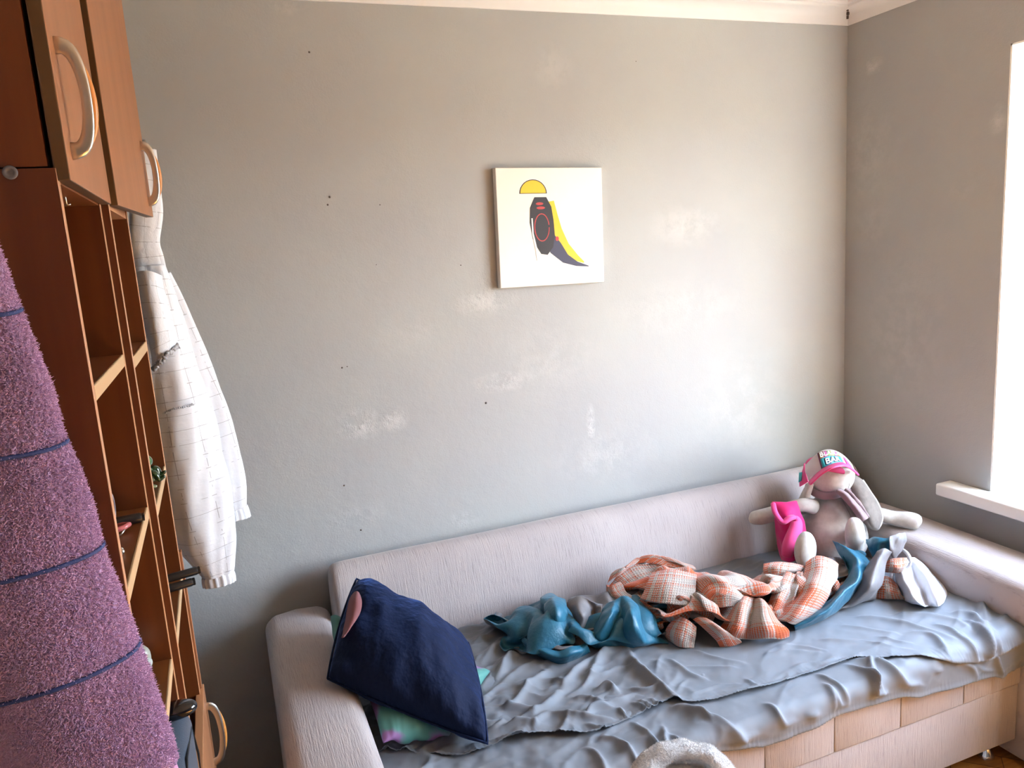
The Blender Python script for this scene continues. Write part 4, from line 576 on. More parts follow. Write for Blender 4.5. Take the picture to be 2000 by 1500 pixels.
[67,346,88,20,3,-7,42,-18,-8,11,-35,4,6,-15,15,10,16,-1,-1,16,13,-22,-16,7,1,-23,15,23,-16,8,24,16,-21,-1,-25,12,-7,-42,12,30,11,8,21,9,-21,19,-10,-30,1,-21,26,17,-4,32,11,-5,26,14,-14,16,17,-19,7,14,6,-16,30,-4,-8,22,-14,2,8,-14,-10,23,13,-12,32,3,0,21,1,-29,18,-19,-18,3,-13,-4,10,17,7,-18,10,40,9,5,15,24,11,-18,25,4,-19,20,-3,-22,21,2,-12,14,-1,-22,1,3,-35,6,-12,-4,14,-2,3,23,28,-7,23,-16,10,-30,-5,8,1,18,7,20,16,-3,31,-9,4,24,6,14,25,11,19,28,22,12,39,14,2,16,24,6],
[49,360,71,5,-16,9,51,2,-11,32,-11,10,4,-9,12,10,11,6,-8,5,10,-19,-18,10,-9,-21,12,39,-11,7,25,21,-16,18,-20,0,4,-38,9,14,-3,15,21,-3,-7,15,-6,-22,8,-10,18,5,-8,24,21,-10,8,14,-6,10,14,-11,1,19,-5,2,19,-11,-12,22,-5,3,15,-3,7,16,-3,-12,32,-4,-6,12,22,-25,16,-20,-42,-5,-37,-6,11,-10,2,8,28,10,-1,21,27,12,0,0,21,-5,-5,19,-7,-12,20,10,-20,24,1,-11,11,-5,-18,2,5,-14,13,4,-5,23,2,-4,20,-6,8,-19,8,-1,-13,9,4,16,26,16,24,0,-4,33,-2,7,31,7,13,23,24,9,29,16,0,25,2,7],
[38,374,77,-17,-49,-4,48,18,-19,15,18,11,33,-6,9,8,3,10,-3,7,10,-16,-18,12,-7,-9,19,37,-8,9,35,-7,1,29,-10,1,9,-19,11,15,-8,-2,17,-5,-10,20,-5,-3,9,-7,15,14,-13,2,17,-9,1,17,-5,3,13,-2,10,11,-16,-9,12,-12,-5,24,-4,-1,12,6,12,17,-3,0,16,-7,-14,22,18,-22,14,-20,-41,-2,-30,-16,4,-35,-6,14,-8,-11,10,23,14,-1,14,11,19,7,20,23,5,17,25,3,-17,13,2,-23,8,7,-11,12,-2,-6,10,1,-14,23,3,-18,21,-9,0,-10,28,6,4,21,13,8,14,22,8,-7,6,35,1,-8,28,14,12,31,13,2,38,10,2,18,-10,2],
[34,391,78,-25,-43,-7,27,-13,-17,17,31,-1,31,4,-3,12,-1,7,-2,6,14,-11,-5,18,1,0,21,39,-9,17,50,-20,7,35,-6,15,26,-3,22,8,-14,-12,13,-12,-8,26,-1,1,19,-3,14,6,-14,-13,7,-8,-17,23,-2,7,23,-3,1,0,-21,-10,5,-18,-6,15,9,10,20,5,4,19,-3,5,13,-6,-16,14,-5,-29,7,-20,-35,6,-11,-21,1,-23,1,12,-41,-13,19,1,-12,-9,17,14,6,30,41,22,14,12,25,-1,1,22,7,-9,20,6,-4,23,-4,0,4,9,-8,-3,2,-35,20,-6,-26,-10,21,14,12,21,19,25,3,15,27,-8,6,29,1,-5,26,11,5,34,30,10,38,6,3,34,-11,-13],
[10,407,65,-10,-23,-10,19,-17,5,18,3,-5,26,14,-11,23,2,-4,10,0,17,-8,6,20,3,0,22,37,-16,14,48,-13,13,32,-6,22,31,5,24,14,-13,-14,15,-14,-8,24,-1,6,29,3,3,2,-19,-8,4,-10,-21,20,-2,-2,25,-2,-3,-2,-23,-11,5,-19,-5,14,6,15,14,6,14,24,-4,-3,24,-16,-15,10,-3,-24,-4,-3,-28,8,0,-29,-10,-33,-12,-4,-45,1,16,-13,-5,9,15,16,-2,35,37,24,14,12,23,-1,-1,20,12,-1,26,2,1,23,-8,11,8,6,-5,-19,20,-46,7,2,-23,15,6,3,15,-2,16,26,15,10,38,-7,-7,19,-2,-4,31,1,-5,38,21,15,37,12,9,39,4,-8],
[35,426,46,-19,-41,-9,5,-2,13,12,8,14,25,3,0,30,1,-22,36,-7,0,-3,5,21,1,-1,21,20,-5,17,34,0,18,34,-4,9,22,4,15,20,-10,-6,22,-8,-2,23,-2,3,27,-3,-7,6,-14,-7,12,-14,1,14,-9,-14,21,-5,-9,-2,-20,-11,6,-21,-6,14,1,13,18,8,17,22,-8,-1,29,-7,-13,11,2,-17,-9,5,-19,-6,-6,-27,3,-28,-27,8,-32,2,8,-20,1,-3,-4,19,-10,23,33,20,23,23,26,-2,-2,23,11,-7,21,8,1,27,-3,9,18,-4,-6,-6,13,-29,2,10,-21,32,1,-2,11,-5,1,18,8,5,26,8,13,17,0,-4,22,0,-13,41,2,-8,26,-4,16,10,-5,15],
[51,407,19,-6,-17,1,7,-11,10,-7,24,18,10,13,17,41,-11,-16,51,-8,-25,10,-2,12,-3,-3,39,16,3,14,18,11,14,28,1,3,21,7,4,16,-7,5,21,-9,7,26,2,3,20,-7,-8,9,-14,-16,17,-15,1,12,-16,-3,4,-14,-19,16,-11,-8,7,-26,-3,20,-3,11,10,14,11,24,2,12,35,-2,-24,6,0,-23,-3,-7,-6,3,-22,-12,25,-29,-16,-9,-22,-3,-13,0,7,-1,-18,13,-11,9,22,2,32,14,24,2,0,33,7,-8,29,12,2,22,-1,4,13,0,-10,24,8,-12,19,4,-15,22,13,7,11,2,4,14,-5,-14,14,9,12,21,-1,0,18,0,-14,28,-4,0,32,0,-2,17,5,7],
[78,398,18,-3,-1,-14,19,-5,10,-8,18,19,-18,18,19,20,-4,11,31,-10,-17,22,-5,1,15,-1,24,23,3,1,23,11,10,21,8,3,23,4,-10,12,0,19,22,-6,12,22,2,6,26,3,0,2,-23,-18,17,-21,-4,3,-21,-14,0,-18,-9,15,-8,-6,16,-20,0,19,-10,2,5,22,1,26,-9,6,20,-3,-14,-9,-3,-22,36,-19,-2,28,-29,8,32,-27,0,-4,-20,-4,-34,13,-1,-15,2,11,-2,-12,14,12,16,4,6,32,-2,26,9,-3,28,2,0,36,17,8,8,-11,-15,17,-4,-17,18,14,2,11,15,14,21,4,7,14,0,-24,25,0,5,28,1,14,16,-4,-14,20,-3,-6,26,8,7,16,-1,-7],
[61,420,42,23,-9,-24,23,-12,-4,4,13,10,20,22,41,-23,7,2,5,-21,0,20,-1,-1,18,21,-14,24,-17,4,22,-3,1,26,28,8,22,16,14,24,-17,1,11,-1,9,23,4,1,17,10,5,17,-22,-11,5,-27,-13,6,-23,-8,18,-8,-8,11,-19,4,14,-13,1,-1,-27,-7,28,14,-2,12,5,14,-9,-20,-24,4,0,-15,29,-34,2,51,0,4,44,-26,10,-8,-30,3,-40,3,4,9,24,-1,-13,4,5,23,-2,-4,14,-9,1,3,25,-9,33,3,-1,-7,19,-3,11,6,-14,35,-16,-5,11,25,3,4,31,8,18,11,2,35,-8,8,24,-2,1,16,-9,-10,11,-10,-4,35,0,5,19,0,10,-12,16,37]], 1.055, 1.741, 0.467)
def cloth_from_grid(name, G, m, parent=None, thick=.003, size=(1.7, 1.3), smooth_it=0, back=False, lv=1):
    ny, nx, _ = G.shape
    me = bpy.data.meshes.new(name)
    fs = [(j * nx + i, j * nx + i + 1, (j + 1) * nx + i + 1, (j + 1) * nx + i) for j in range(ny - 1) for i in range(nx - 1)]
    me.from_pydata([tuple(v) for v in G.reshape(-1, 3)], [], fs); me.update()
    uv = me.uv_layers.new(name='UVMap')
    for p in me.polygons:
        for li in p.loop_indices:
            vi = me.loops[li].vertex_index; uv.data[li].uv = ((vi % nx) / (nx - 1) * size[0], (vi // nx) / (ny - 1) * size[1])
    o = fin(name, me, m, parent)
    if smooth_it:
        s = o.modifiers.new('soften', 'SMOOTH'); s.factor = .5; s.iterations = smooth_it
    s = o.modifiers.new('thickness', 'SOLIDIFY'); s.thickness = thick; s.offset = 0
    if back: s.material_offset = 1
    sub(o, lv)
    return o
MTEAL = mat('teal_satin_cotton', (0.006, 0.100, 0.170), 0.48, (24, 0.55, (1, 1, 1), 0.010), sheen=0.1)
MGREY = mat('grey_cotton', (0.15, 0.142, 0.150), 0.6, (24, 0.45, (1, 1, 1), 0.008), sheen=0.1)
MTEE = mat('white_jersey', (0.58, 0.585, 0.62), 0.8, (26, 0.4, (1, 1, 1), 0.008), sheen=0.1)
def plaid_material():
    m = mat('waffle_plaid', (0.7, 0.62, 0.53), 0.9, None, None, sheen=0.3, spec=0.15)
    n = m.node_tree.nodes; l = m.node_tree.links; b = n['Principled BSDF']; uv = n.new('ShaderNodeUVMap'); sx = n.new('ShaderNodeSeparateXYZ'); l.new(uv.outputs[0], sx.inputs[0])
    def mth(op, a, b_=None, c=None):
        x = n.new('ShaderNodeMath'); x.operation = op
        for i, q in enumerate((a, b_, c)):
            if q is None: continue
            if isinstance(q, (int, float)): x.inputs[i].default_value = q
            else: l.new(q, x.inputs[i])
        return x.outputs[0]
    def bands(src, per, off):
        f = mth('FRACT', mth('MULTIPLY_ADD', src, 1 / per, off))
        r = n.new('ShaderNodeValToRGB'); r.color_ramp.interpolation = 'CONSTANT'; E_ = r.color_ramp.elements
        E_[0].position = 0; E_[0].color = (1, 1, 1, 1); E_[1].position = .24; E_[1].color = (0, 0, 0, 1)
        for p_, c in ((.30, .75), (.41, 0), (.44, .8), (.47, 0), (.55, .7), (.58, 0), (.90, .6), (.94, 0), (.97, 1)):
            e = E_.new(p_); e.color = (c, c, c, 1)
        l.new(f, r.inputs[0]); return r.outputs[0]
    A = bands(sx.outputs[0], .27, 0.1); B = bands(sx.outputs[1], .25, .35)
    W_ = .009
    wx = mth('PINGPONG', mth('MULTIPLY', sx.outputs[0], 2 / W_), 1.0); wy = mth('PINGPONG', mth('MULTIPLY', sx.outputs[1], 2 / W_), 1.0)
    over = mth('GREATER_THAN', wx, wy)                     # warp or weft thread on top
    mixv = mth('ADD', mth('MULTIPLY', A, over), mth('MULTIPLY', B, mth('SUBTRACT', 1.0, over)))
    dim = mth('MULTIPLY', mixv, .95)
    mx = n.new('ShaderNodeMixRGB'); l.new(dim, mx.inputs[0]); mx.inputs[1].default_value = (0.38, 0.335, 0.30, 1); mx.inputs[2].default_value = (0.50, 0.085, 0.018, 1)
    l.new(mx.outputs[0], b.inputs['Base Color'])
    h = mth('MAXIMUM', wx, wy); bu = n.new('ShaderNodeBump'); bu.inputs['Strength'].default_value = 0.8; bu.inputs['Distance'].default_value = 0.0018
    l.new(h, bu.inputs['Height']); l.new(bu.outputs[0], b.inputs['Normal'])
    return m
MPLAID = plaid_material()

# ---------------------------------------------------------------- grey sheet folded double over the seat
YE, RF, ZS = 1.452, .028, .463                     # front edge, fillet radius, cloth level
VF = 2.262 - (YE + RF)                             # length of the flat run from the back to the fillet
def sheet_point(X, v, n_):
    """X and v are arrays: v runs from the backrest over the front edge and down; n_ = offset along the normal"""
    va = np.minimum(v, VF); a = np.clip((v - VF) / RF, 0, PI / 2); d = np.maximum(v - VF - RF * PI / 2, 0)
    y = 2.262 - va - RF * np.sin(a); z = ZS - RF * (1 - np.cos(a)) - d
    return np.stack([X, y - n_ * np.sin(a), z + n_ * np.cos(a)], -1)
def to_sheet(px, py):
    p = at(px, py, 'z', ZS + .008)
    if p.y > YE + RF: return p.x, 2.262 - p.y
    p = at(px, py, 'y', YE - .006); return p.x, VF + RF * PI / 2 + max(0, ZS - RF - p.z)
def zA(x, y): return 700 + x / 4, 1180 + y / 4
def zB(x, y): return 1150 + x / 4, 1200 + y / 4
def zC(x, y): return 1600 + x / 5, 1120 + y / 5
UP = [(zA, .018, .020, [(1080, 600), (1200, 400), (1270, 390)]), (zA, .012, .016, [(1110, 640), (1250, 520), (1400, 470), (1490, 480)]),
 (zA, .012, .018, [(960, 480), (1040, 380), (1120, 280)]), (zA, .010, .015, [(1300, 680), (1400, 600), (1480, 560)]),
 (zA, .018, .017, [(1600, 660), (1720, 520), (1860, 440), (1960, 370)]), (zA, .014, .016, [(1640, 730), (1760, 680), (1830, 560), (1900, 440)]),
 (zA, .016, .016, [(970, 790), (1050, 700), (1130, 650)]), (zA, .016, .014, [(1120, 820), (1200, 830), (1310, 700), (1330, 620)]),
 (zA, .018, .016, [(1240, 940), (1290, 900), (1440, 840), (1560, 730)]), (zA, .012, .012, [(1000, 860), (1100, 840), (1250, 830), (1380, 840)]),
 (zA, .016, .014, [(1130, 990), (1240, 950), (1380, 960)]), (zA, .012, .012, [(1000, 1000), (1100, 980), (1130, 920)]),
 (zA, .016, .014, [(1490, 870), (1600, 880), (1760, 910), (1960, 915)]), (zA, .014, .014, [(1370, 1000), (1400, 930), (1480, 870)]),
 (zA, .012, .012, [(1560, 1040), (1620, 960), (1640, 880)]), (zA, .016, .013, [(1770, 900), (1830, 830), (1960, 800)]),
 (zA, .013, .013, [(1680, 750), (1800, 750), (1900, 790)]), (zA, .013, .012, [(1860, 690), (1960, 660), (2000, 700)]), (zA, .012, .012, [(1780, 580), (1850, 590), (1930, 560)]),
 (zA, .016, .016, [(900, 1105), (1100, 1085), (1500, 1050), (1780, 1060)]), (zA, .010, .014, [(500, 1240), (680, 1130), (750, 1110)]),
 (zA, .018, .018, [(130, 1280), (200, 1180), (350, 1080)]), (zA, .016, .018, [(280, 1280), (380, 1150), (480, 1070)]), (zA, .012, .012, [(900, 330), (960, 290), (1060, 260)]),
 (zA, .010, .012, [(1380, 740), (1450, 760), (1560, 720)]), (zA, .010, .011, [(1430, 620), (1520, 600), (1600, 640)]),
 (zB, .016, .018, [(0, 470), (100, 340), (200, 290), (330, 270)]), (zB, .030, .022, [(330, 330), (350, 400), (420, 480), (560, 590), (690, 690)]),
 (zB, .012, .016, [(640, 370), (760, 470), (900, 510)]), (zB, .015, .012, [(340, 600), (440, 620), (520, 600)]), (zB, .014, .012, [(70, 590), (170, 580), (230, 620)]),
 (zB, .014, .013, [(60, 700), (200, 700), (340, 640)]), (zB, .010, .012, [(110, 500), (200, 440), (300, 430)]), (zB, .010, .008, [(350, 700), (450, 760), (480, 830)]),
 (zB, .010, .008, [(400, 690), (500, 760), (560, 800)]), (zB, .009, .008, [(480, 680), (570, 740), (630, 760)]), (zB, .012, .010, [(240, 740), (270, 780), (300, 830)]),
 (zB, .012, .012, [(0, 780), (100, 740), (220, 750)]), (zB, .010, .010, [(0, 880), (60, 900), (160, 930)]), (zB, .005, .008, [(520, 480), (540, 400), (560, 340)]), (zB, .005, .008, [(680, 640), (720, 560), (760, 520)]),
 (zB, .008, .014, [(850, 300), (1000, 360), (1200, 390)]), (zB, .010, .014, [(1400, 330), (1560, 300), (1800, 310)]), (zB, .006, .012, [(1500, 250), (1700, 260), (1850, 300)]),
 (zB, .007, .010, [(1230, 520), (1300, 580), (1340, 570)]), (zB, .007, .012, [(1600, 430), (1700, 390), (1800, 400), (1960, 350)]), (zB, .006, .009, [(820, 640), (1000, 560), (1160, 560)]), (zB, .006, .009, [(780, 420), (980, 420), (1150, 430)]),
 (zC, .014, .018, [(400, 440), (600, 460), (800, 500), (1000, 560), (1150, 600), (1300, 650)]), (zC, .013, .018, [(770, 410), (950, 420), (1150, 440), (1350, 480), (1450, 550)]),
 (zC, .013, .014, [(1150, 520), (1300, 570), (1400, 660), (1500, 740)]), (zC, .012, .015, [(930, 590), (1080, 610), (1180, 660), (1230, 750)]), (zC, .015, .012, [(1440, 490), (1540, 530), (1610, 600)]),
 (zC, .020, .016, [(1340, 400), (1480, 420), (1570, 480), (1620, 590)]), (zC, .020, .013, [(1640, 500), (1620, 640), (1610, 760)]), (zC, .016, .018, [(1560, 220), (1600, 320), (1640, 450)]),
 (zC, .008, .010, [(1400, 600), (1480, 680), (1520, 750)]), (zC, .008, .012, [(600, 630), (760, 680), (900, 700)]), (zC, .009, .012, [(40, 660), (200, 670), (400, 680)]), (zC, .006, .012, [(300, 650), (500, 680), (700, 740), (900, 760)]),
 (zC, .012, .016, [(1660, 540), (1720, 640), (1800, 720)]), (zC, .010, .018, [(1750, 470), (1850, 420), (1950, 400)]), (zC, .007, .012, [(250, 520), (500, 560), (760, 600)])]
LO = [(zB, .022, .020, [(690, 730), (800, 760), (1000, 840), (1200, 940)]), (zB, .016, .014, [(370, 860), (470, 940), (560, 1010)]), (zB, .018, .012, [(590, 880), (600, 960), (570, 1020)]),
 (zB, .016, .014, [(640, 940), (760, 1010), (860, 1080)]), (zB, .010, .014, [(1100, 830), (1180, 850), (1300, 830)]), (zB, .010, .012, [(850, 720), (900, 800), (960, 850)]), (zB, .016, .014, [(120, 960), (260, 1000), (380, 1080)]), (zB, .014, .014, [(0, 1060), (80, 1100), (120, 1200)]),
 (zB, .012, .014, [(1400, 700), (1500, 730), (1600, 800)]), (zB, .012, .013, [(1700, 620), (1760, 680), (1780, 760)]), (zB, .010, .012, [(1850, 540), (1950, 640), (2000, 700)]),
 (zC, .022, .022, [(380, 840), (600, 880), (800, 990), (960, 1070)]), (zC, .024, .012, [(500, 870), (520, 960), (560, 1050), (640, 1150)]), (zC, .016, .014, [(300, 900), (440, 960), (600, 1150)]),
 (zC, .014, .014, [(0, 980), (150, 1060), (280, 1220)]), (zC, .014, .016, [(1400, 770), (1480, 900), (1520, 1010)]), (zC, .009, .010, [(1130, 760), (1200, 860)]), (zC, .026, .012, [(1710, 770), (1730, 900), (1770, 970)]),
 (zC, .008, .010, [(1510, 880), (1600, 940), (1700, 940)]), (zC, .010, .012, [(1950, 820), (1900, 900), (1870, 950)]), (zC, .010, .014, [(80, 1100), (140, 1200), (160, 1260)])]
def ridges(X, Vv, lst):
    H = np.zeros_like(X)
    for (zf, h, wd, pl) in lst:
        P_ = [np.array(to_sheet(*zf(*q))) for q in pl]
        # smooth the polyline
        for _ in range(2):
            Q = [P_[0]]
            for a, b_ in zip(P_[:-1], P_[1:]): Q += [a * .75 + b_ * .25, a * .25 + b_ * .75]
            P_ = Q + [P_[-1]]
        L_ = sum(np.linalg.norm(b_ - a) for a, b_ in zip(P_[:-1], P_[1:])) + 1e-6
        x0 = min(p[0] for p in P_) - .12; x1 = max(p[0] for p in P_) + .12
        sel = np.where((X[0] > x0) & (X[0] < x1))[0]
        if len(sel) == 0: continue
        sl = slice(sel[0], sel[-1] + 1); xs_ = X[:, sl]; vs_ = Vv[:, sl]
        best = np.full(xs_.shape, 9.0); tb = np.zeros(xs_.shape); acc = 0; sg = np.zeros(xs_.shape)
        for a, b_ in zip(P_[:-1], P_[1:]):
            d = b_ - a; q = d @ d + 1e-12; t = np.clip(((xs_ - a[0]) * d[0] + (vs_ - a[1]) * d[1]) / q, 0, 1)
            rx = xs_ - a[0] - t * d[0]; ry = vs_ - a[1] - t * d[1]; dd = np.hypot(rx, ry); m_ = dd < best
            best = np.where(m_, dd, best); tb = np.where(m_, (acc + t * math.sqrt(q)) / L_, tb); sg = np.where(m_, np.sign(rx * d[1] - ry * d[0]), sg); acc += math.sqrt(q)
        taper = np.clip(np.sin(PI * (tb * .86 + .07)), 0, 1) ** .6
        w1 = wd * np.where(sg > 0, .62, 1.15) * .9
        H[:, sl] += h * taper * (1 / (1 + (best / w1) ** 2) ** 2)
    return H
def fnoise(X, Vv, sc_, seed, octv=3):
    """cheap smooth numpy noise: bilinear-cubic value noise"""
    out = np.zeros_like(X); amp = 1
    for o_ in range(octv):
        r = np.random.RandomState(seed + o_); T = r.rand(97, 97) * 2 - 1
        a = X * sc_ * 2 ** o_ + 11.3; b_ = Vv * sc_ * 2 ** o_ + 7.7; i = np.floor(a).astype(int); j = np.floor(b_).astype(int); f = a - i; g = b_ - j
        f = f * f * (3 - 2 * f); g = g * g * (3 - 2 * g); i %= 96; j %= 96
        out += amp * (T[i, j] * (1 - f) * (1 - g) + T[i + 1, j] * f * (1 - g) + T[i, j + 1] * (1 - f) * g + T[i + 1, j + 1] * f * g); amp *= .5
    return out
def sheet_layer(name, hemtab, lst, base, seed, parent, x0=.238, x1=2.143, extra=0):
    nx, ny = 400, 190
    hx = np.array(hemtab)
    xs_ = np.linspace(x0, x1, nx); hem = np.interp(xs_, hx[:, 0], hx[:, 1]); k = np.ones(7) / 7
    hem = np.convolve(np.pad(hem, 3, mode='edge'), k, 'valid')
    t = np.linspace(0, 1, ny)[:, None]; Vv = t * hem[None, :]; X = np.repeat(xs_[None, :], ny, 0)
    H = ridges(X, Vv, lst)
    left = np.clip((1.35 - X) / .8, 0.12, 1)
    rn = 1 - np.abs(fnoise(X * .8 + Vv * .5, Vv - X * .25, 7, seed)); H += .012 * left * np.clip(rn, 0, 1) ** 3
    H += .0035 * (.35 + left) * fnoise(X + .3 * Vv, Vv, 16, seed + 9) + .0030
    rr = 1 - np.abs(fnoise(X * .55 + Vv * 1.0, Vv * .4 - X * .2, 9, seed + 5)); H += .005 * np.clip(rr, 0, 1) ** 4
    dh = hem[None, :] - Vv                                   # puckered hem
    H += .0016 * np.exp(-(dh / .022) ** 2) * np.sin(X * 620 + 4 * np.sin(X * 47)) + .0010 * np.exp(-((dh - .014) / .003) ** 2) * -1
    H += .004 * np.exp(-(dh / .01) ** 2)
    over = np.clip((Vv - VF) / .1, 0, 1)
    H *= 1 - .35 * over; H += over * (.004 + .0035 * (fnoise(X * 2.2, Vv * .3, 3, seed + 3) + .6)) + extra * over
    H = np.maximum(H, .0008) + base
    # cloth climbs a little against armrest
    P_ = sheet_point(X, Vv, H)
    fs = [(j * nx + i, j * nx + i + 1, (j + 1) * nx + i + 1, (j + 1) * nx + i) for j in range(ny - 1) for i in range(nx - 1)]
    me = bpy.data.meshes.new(name); me.from_pydata(P_.reshape(-1, 3).tolist(), [], fs); me.update()
    o = fin(name, me, MSHEET, parent)
    s = o.modifiers.new('thickness', 'SOLIDIFY'); s.thickness = .0012; s.offset = 1
    return o
MSHEET = mat('blue_grey_cotton_sheet', (0.155, 0.172, 0.20), 0.62, (500, 0.2, (1, 1, 1), 0.0004), sheen=0.12, spec=0.35)
def onf(z): return VF + RF * PI / 2 + (ZS - RF - z)
sheet = thing('bed_sheet', 'wrinkled blue-grey bed sheet spread double over the sofa seat', 'sheet', (1.2, 1.85, ZS))
sheet_layer('under_layer', [(.23, onf(.43)), (.6, onf(.44)), (.975, onf(.432)), (1.185, onf(.391)), (1.30, onf(.396)), (1.42, onf(.406)), (1.56, onf(.40)), (1.641, onf(.394)), (1.70, onf(.375)), (1.817, onf(.366)), (1.93, onf(.362)), (2.02, onf(.350)), (2.045, onf(.328)), (2.065, onf(.350)), (2.143, onf(.352))], LO, .001, 3, sheet)
sheet_layer('upper_layer', [(.23, .50), (.32, .545), (.426, .609), (.627, .622), (.70, .66), (.753, .686), (.87, .675), (1.0, .654), (1.046, .692), (1.15, .705), (1.269, .715), (1.42, .715), (1.592, .716), (1.647, .755), (1.74, .79), (1.818, onf(.445)), (1.90, onf(.430)), (1.97, onf(.418)), (2.028, onf(.425)), (2.143, onf(.436))], UP, .007, 21, sheet, extra=.004)

# ---------------------------------------------------------------- pillows
def pillow(name, c00, c10, c11, c01, thick, m, parent=None, n=44, up=None, wob=.006, seed=0, asym=.5, pinch=.10, uvs=False):
    """plump pillow over four corner points; the edges bow inwards between the corners"""
    c00, c10, c11, c01 = map(Vector, (c00, c10, c11, c01)); nr = (c10 - c00).cross(c01 - c00).normalized()
    if up is not None and nr.dot(Vector(up)) < 0: nr = -nr
    cen_ = (c00 + c10 + c11 + c01) / 4
    bm = bmesh.new(); G = {}
    for s in (1, -1):
        for i in range(n + 1):
            for j in range(n + 1):
                if s == -1 and (i in (0, n) or j in (0, n)): G[s, i, j] = G[1, i, j]; continue
                u, v = i / n, j / n
                p = c00.lerp(c10, u).lerp(c01.lerp(c11, u), v)
                e = (4 * u * (1 - u)) * (1 - (4 * v * (1 - v))) + (4 * v * (1 - v)) * (1 - 4 * u * (1 - u))
                p = p.lerp(cen_, pinch * e)
                h = (16 * u * (1 - u) * v * (1 - v)) ** .48
                w_ = wob * (noise.noise(Vector((u * 4, v * 4, seed + s * 3))) + .6 * noise.noise(Vector((u * 10, v * 3, seed + 5))))
                edge_w = 1 - h
                th_ = thick * (asym if s > 0 else 1 - asym) * 2
                ed_ = min(v, 1 - v, u, 1 - u); w_ += wob * .75 * math.exp(-ed_ * 11) * noise.noise(Vector(((u if min(v, 1 - v) < min(u, 1 - u) else v) * 26, ed_ * 5, seed + s)))
                p = p + nr * (s * th_ / 2 * h + w_ * (h ** .3 if h > 0 else 0) + .5 * wob * edge_w * math.sin(18 * (u + v)) * (1 if h < .6 else .5))
                G[s, i, j] = bm.verts.new(p)
    uvl = bm.loops.layers.uv.new('UVMap')
    for s in (1, -1):
        for i in range(n):
            for j in range(n):
                q = [G[s, i, j], G[s, i + 1, j], G[s, i + 1, j + 1], G[s, i, j + 1]]
                f = bm.faces.new(q if s > 0 else q[::-1])
    o = bm_ob(name, bm, m, parent); sub(o, 1); return o, G
MNAVY = mat('navy_velvet', (0.003, 0.008, 0.032), 0.75, (13, 0.8, (1, 1, .45), 0.022), sheen=0.9, spec=0.15)
MNAVY.node_tree.nodes['Principled BSDF'].inputs['Sheen Tint'].default_value = (0.06, 0.13, 0.40, 1)
MNAVY.node_tree.nodes['Principled BSDF'].inputs['Sheen Roughness'].default_value = 0.35
MPINKP = mat('dusty_pink_cotton', (0.21, 0.078, 0.085), 0.75, (30, 0.3, (1, 1, 1), 0.002))
A_, B_, C_, D_ = Vector((.296, 2.19, .753)), at(640, 1325, 'z', .63), at(952, 1452, 'z', .50), Vector((.575, 2.02, .555))
np_ = thing('navy_pillow', 'navy velvet square pillow propped in the left corner of the sofa', 'pillow', (.35, 1.9, .5))
pil_, G = pillow('pillow_cover', B_, C_, D_, A_, .20, MNAVY, np_, up=(-.3, -1, 1), wob=.014, seed=2, asym=.62, pinch=-.05)
bm = bmesh.new(); lp = []
for k in range(160):
    q = k / 40; i_ = int(q); t = q - i_; a, b_ = [(B_, C_), (C_, D_), (D_, A_), (A_, B_)][i_]; c_ = (A_ + B_ + C_ + D_) / 4
    p = a.lerp(b_, t); p = p.lerp(c_, -.05 * 4 * t * (1 - t)); lp.append(p)
tube(bm, lp + [lp[0]], .0032, 8, False)
bm_ob('piping', bm, MNAVY, np_)
# piping seam and an open zip that shows the pink inner pillow
MM = mat('mint_lilac_cotton', (0.075, 0.24, 0.215), 0.7, (40, 0.25, (1, 1, 1), 0.001), (5.5, (1, 1, 1), (0.24, 0.115, 0.28), 0.50, 0.56))
o, _ = pillow('mint_pillow', (.25, 2.17, .585), (.63, 1.975, .478), (.42, 1.72, .49), (.25, 1.70, .535), .11, MM, None, up=(0, 0, 1), wob=.008, seed=8, asym=.5, pinch=.03)
tag(o, 'mint and lilac patterned pillow peeking out from under the navy one', 'pillow')

# ---------------------------------------------------------------- doors of the upper cupboards
door(c1_, 1.046, 1.439, -.1345, UB - .016, 2.5, .016, -.3, MDEDGE, 1.088, (1.846, 1.967), .026)
door(c2_, 1.462, 1.842, -.1245, UB - .016, 2.5, .016, -4.8, MDEDGE, 1.805, (1.838, 1.950), .022)
# small screw sticking out under the cupboard
bm = bmesh.new(); p = at(128, 395, 'y', 1.25)
tube(bm, [(p.x, 1.25, p.z + .018), (p.x + .001, 1.25, p.z - .004)], .0012, 8); tube(bm, [(p.x - .002, 1.25, p.z - .004), (p.x + .006, 1.25, p.z - .003)], .0011, 8)
bm_ob('screw_hook', bm, MSILV, u1)['label'] = 'small bent metal screw hook'

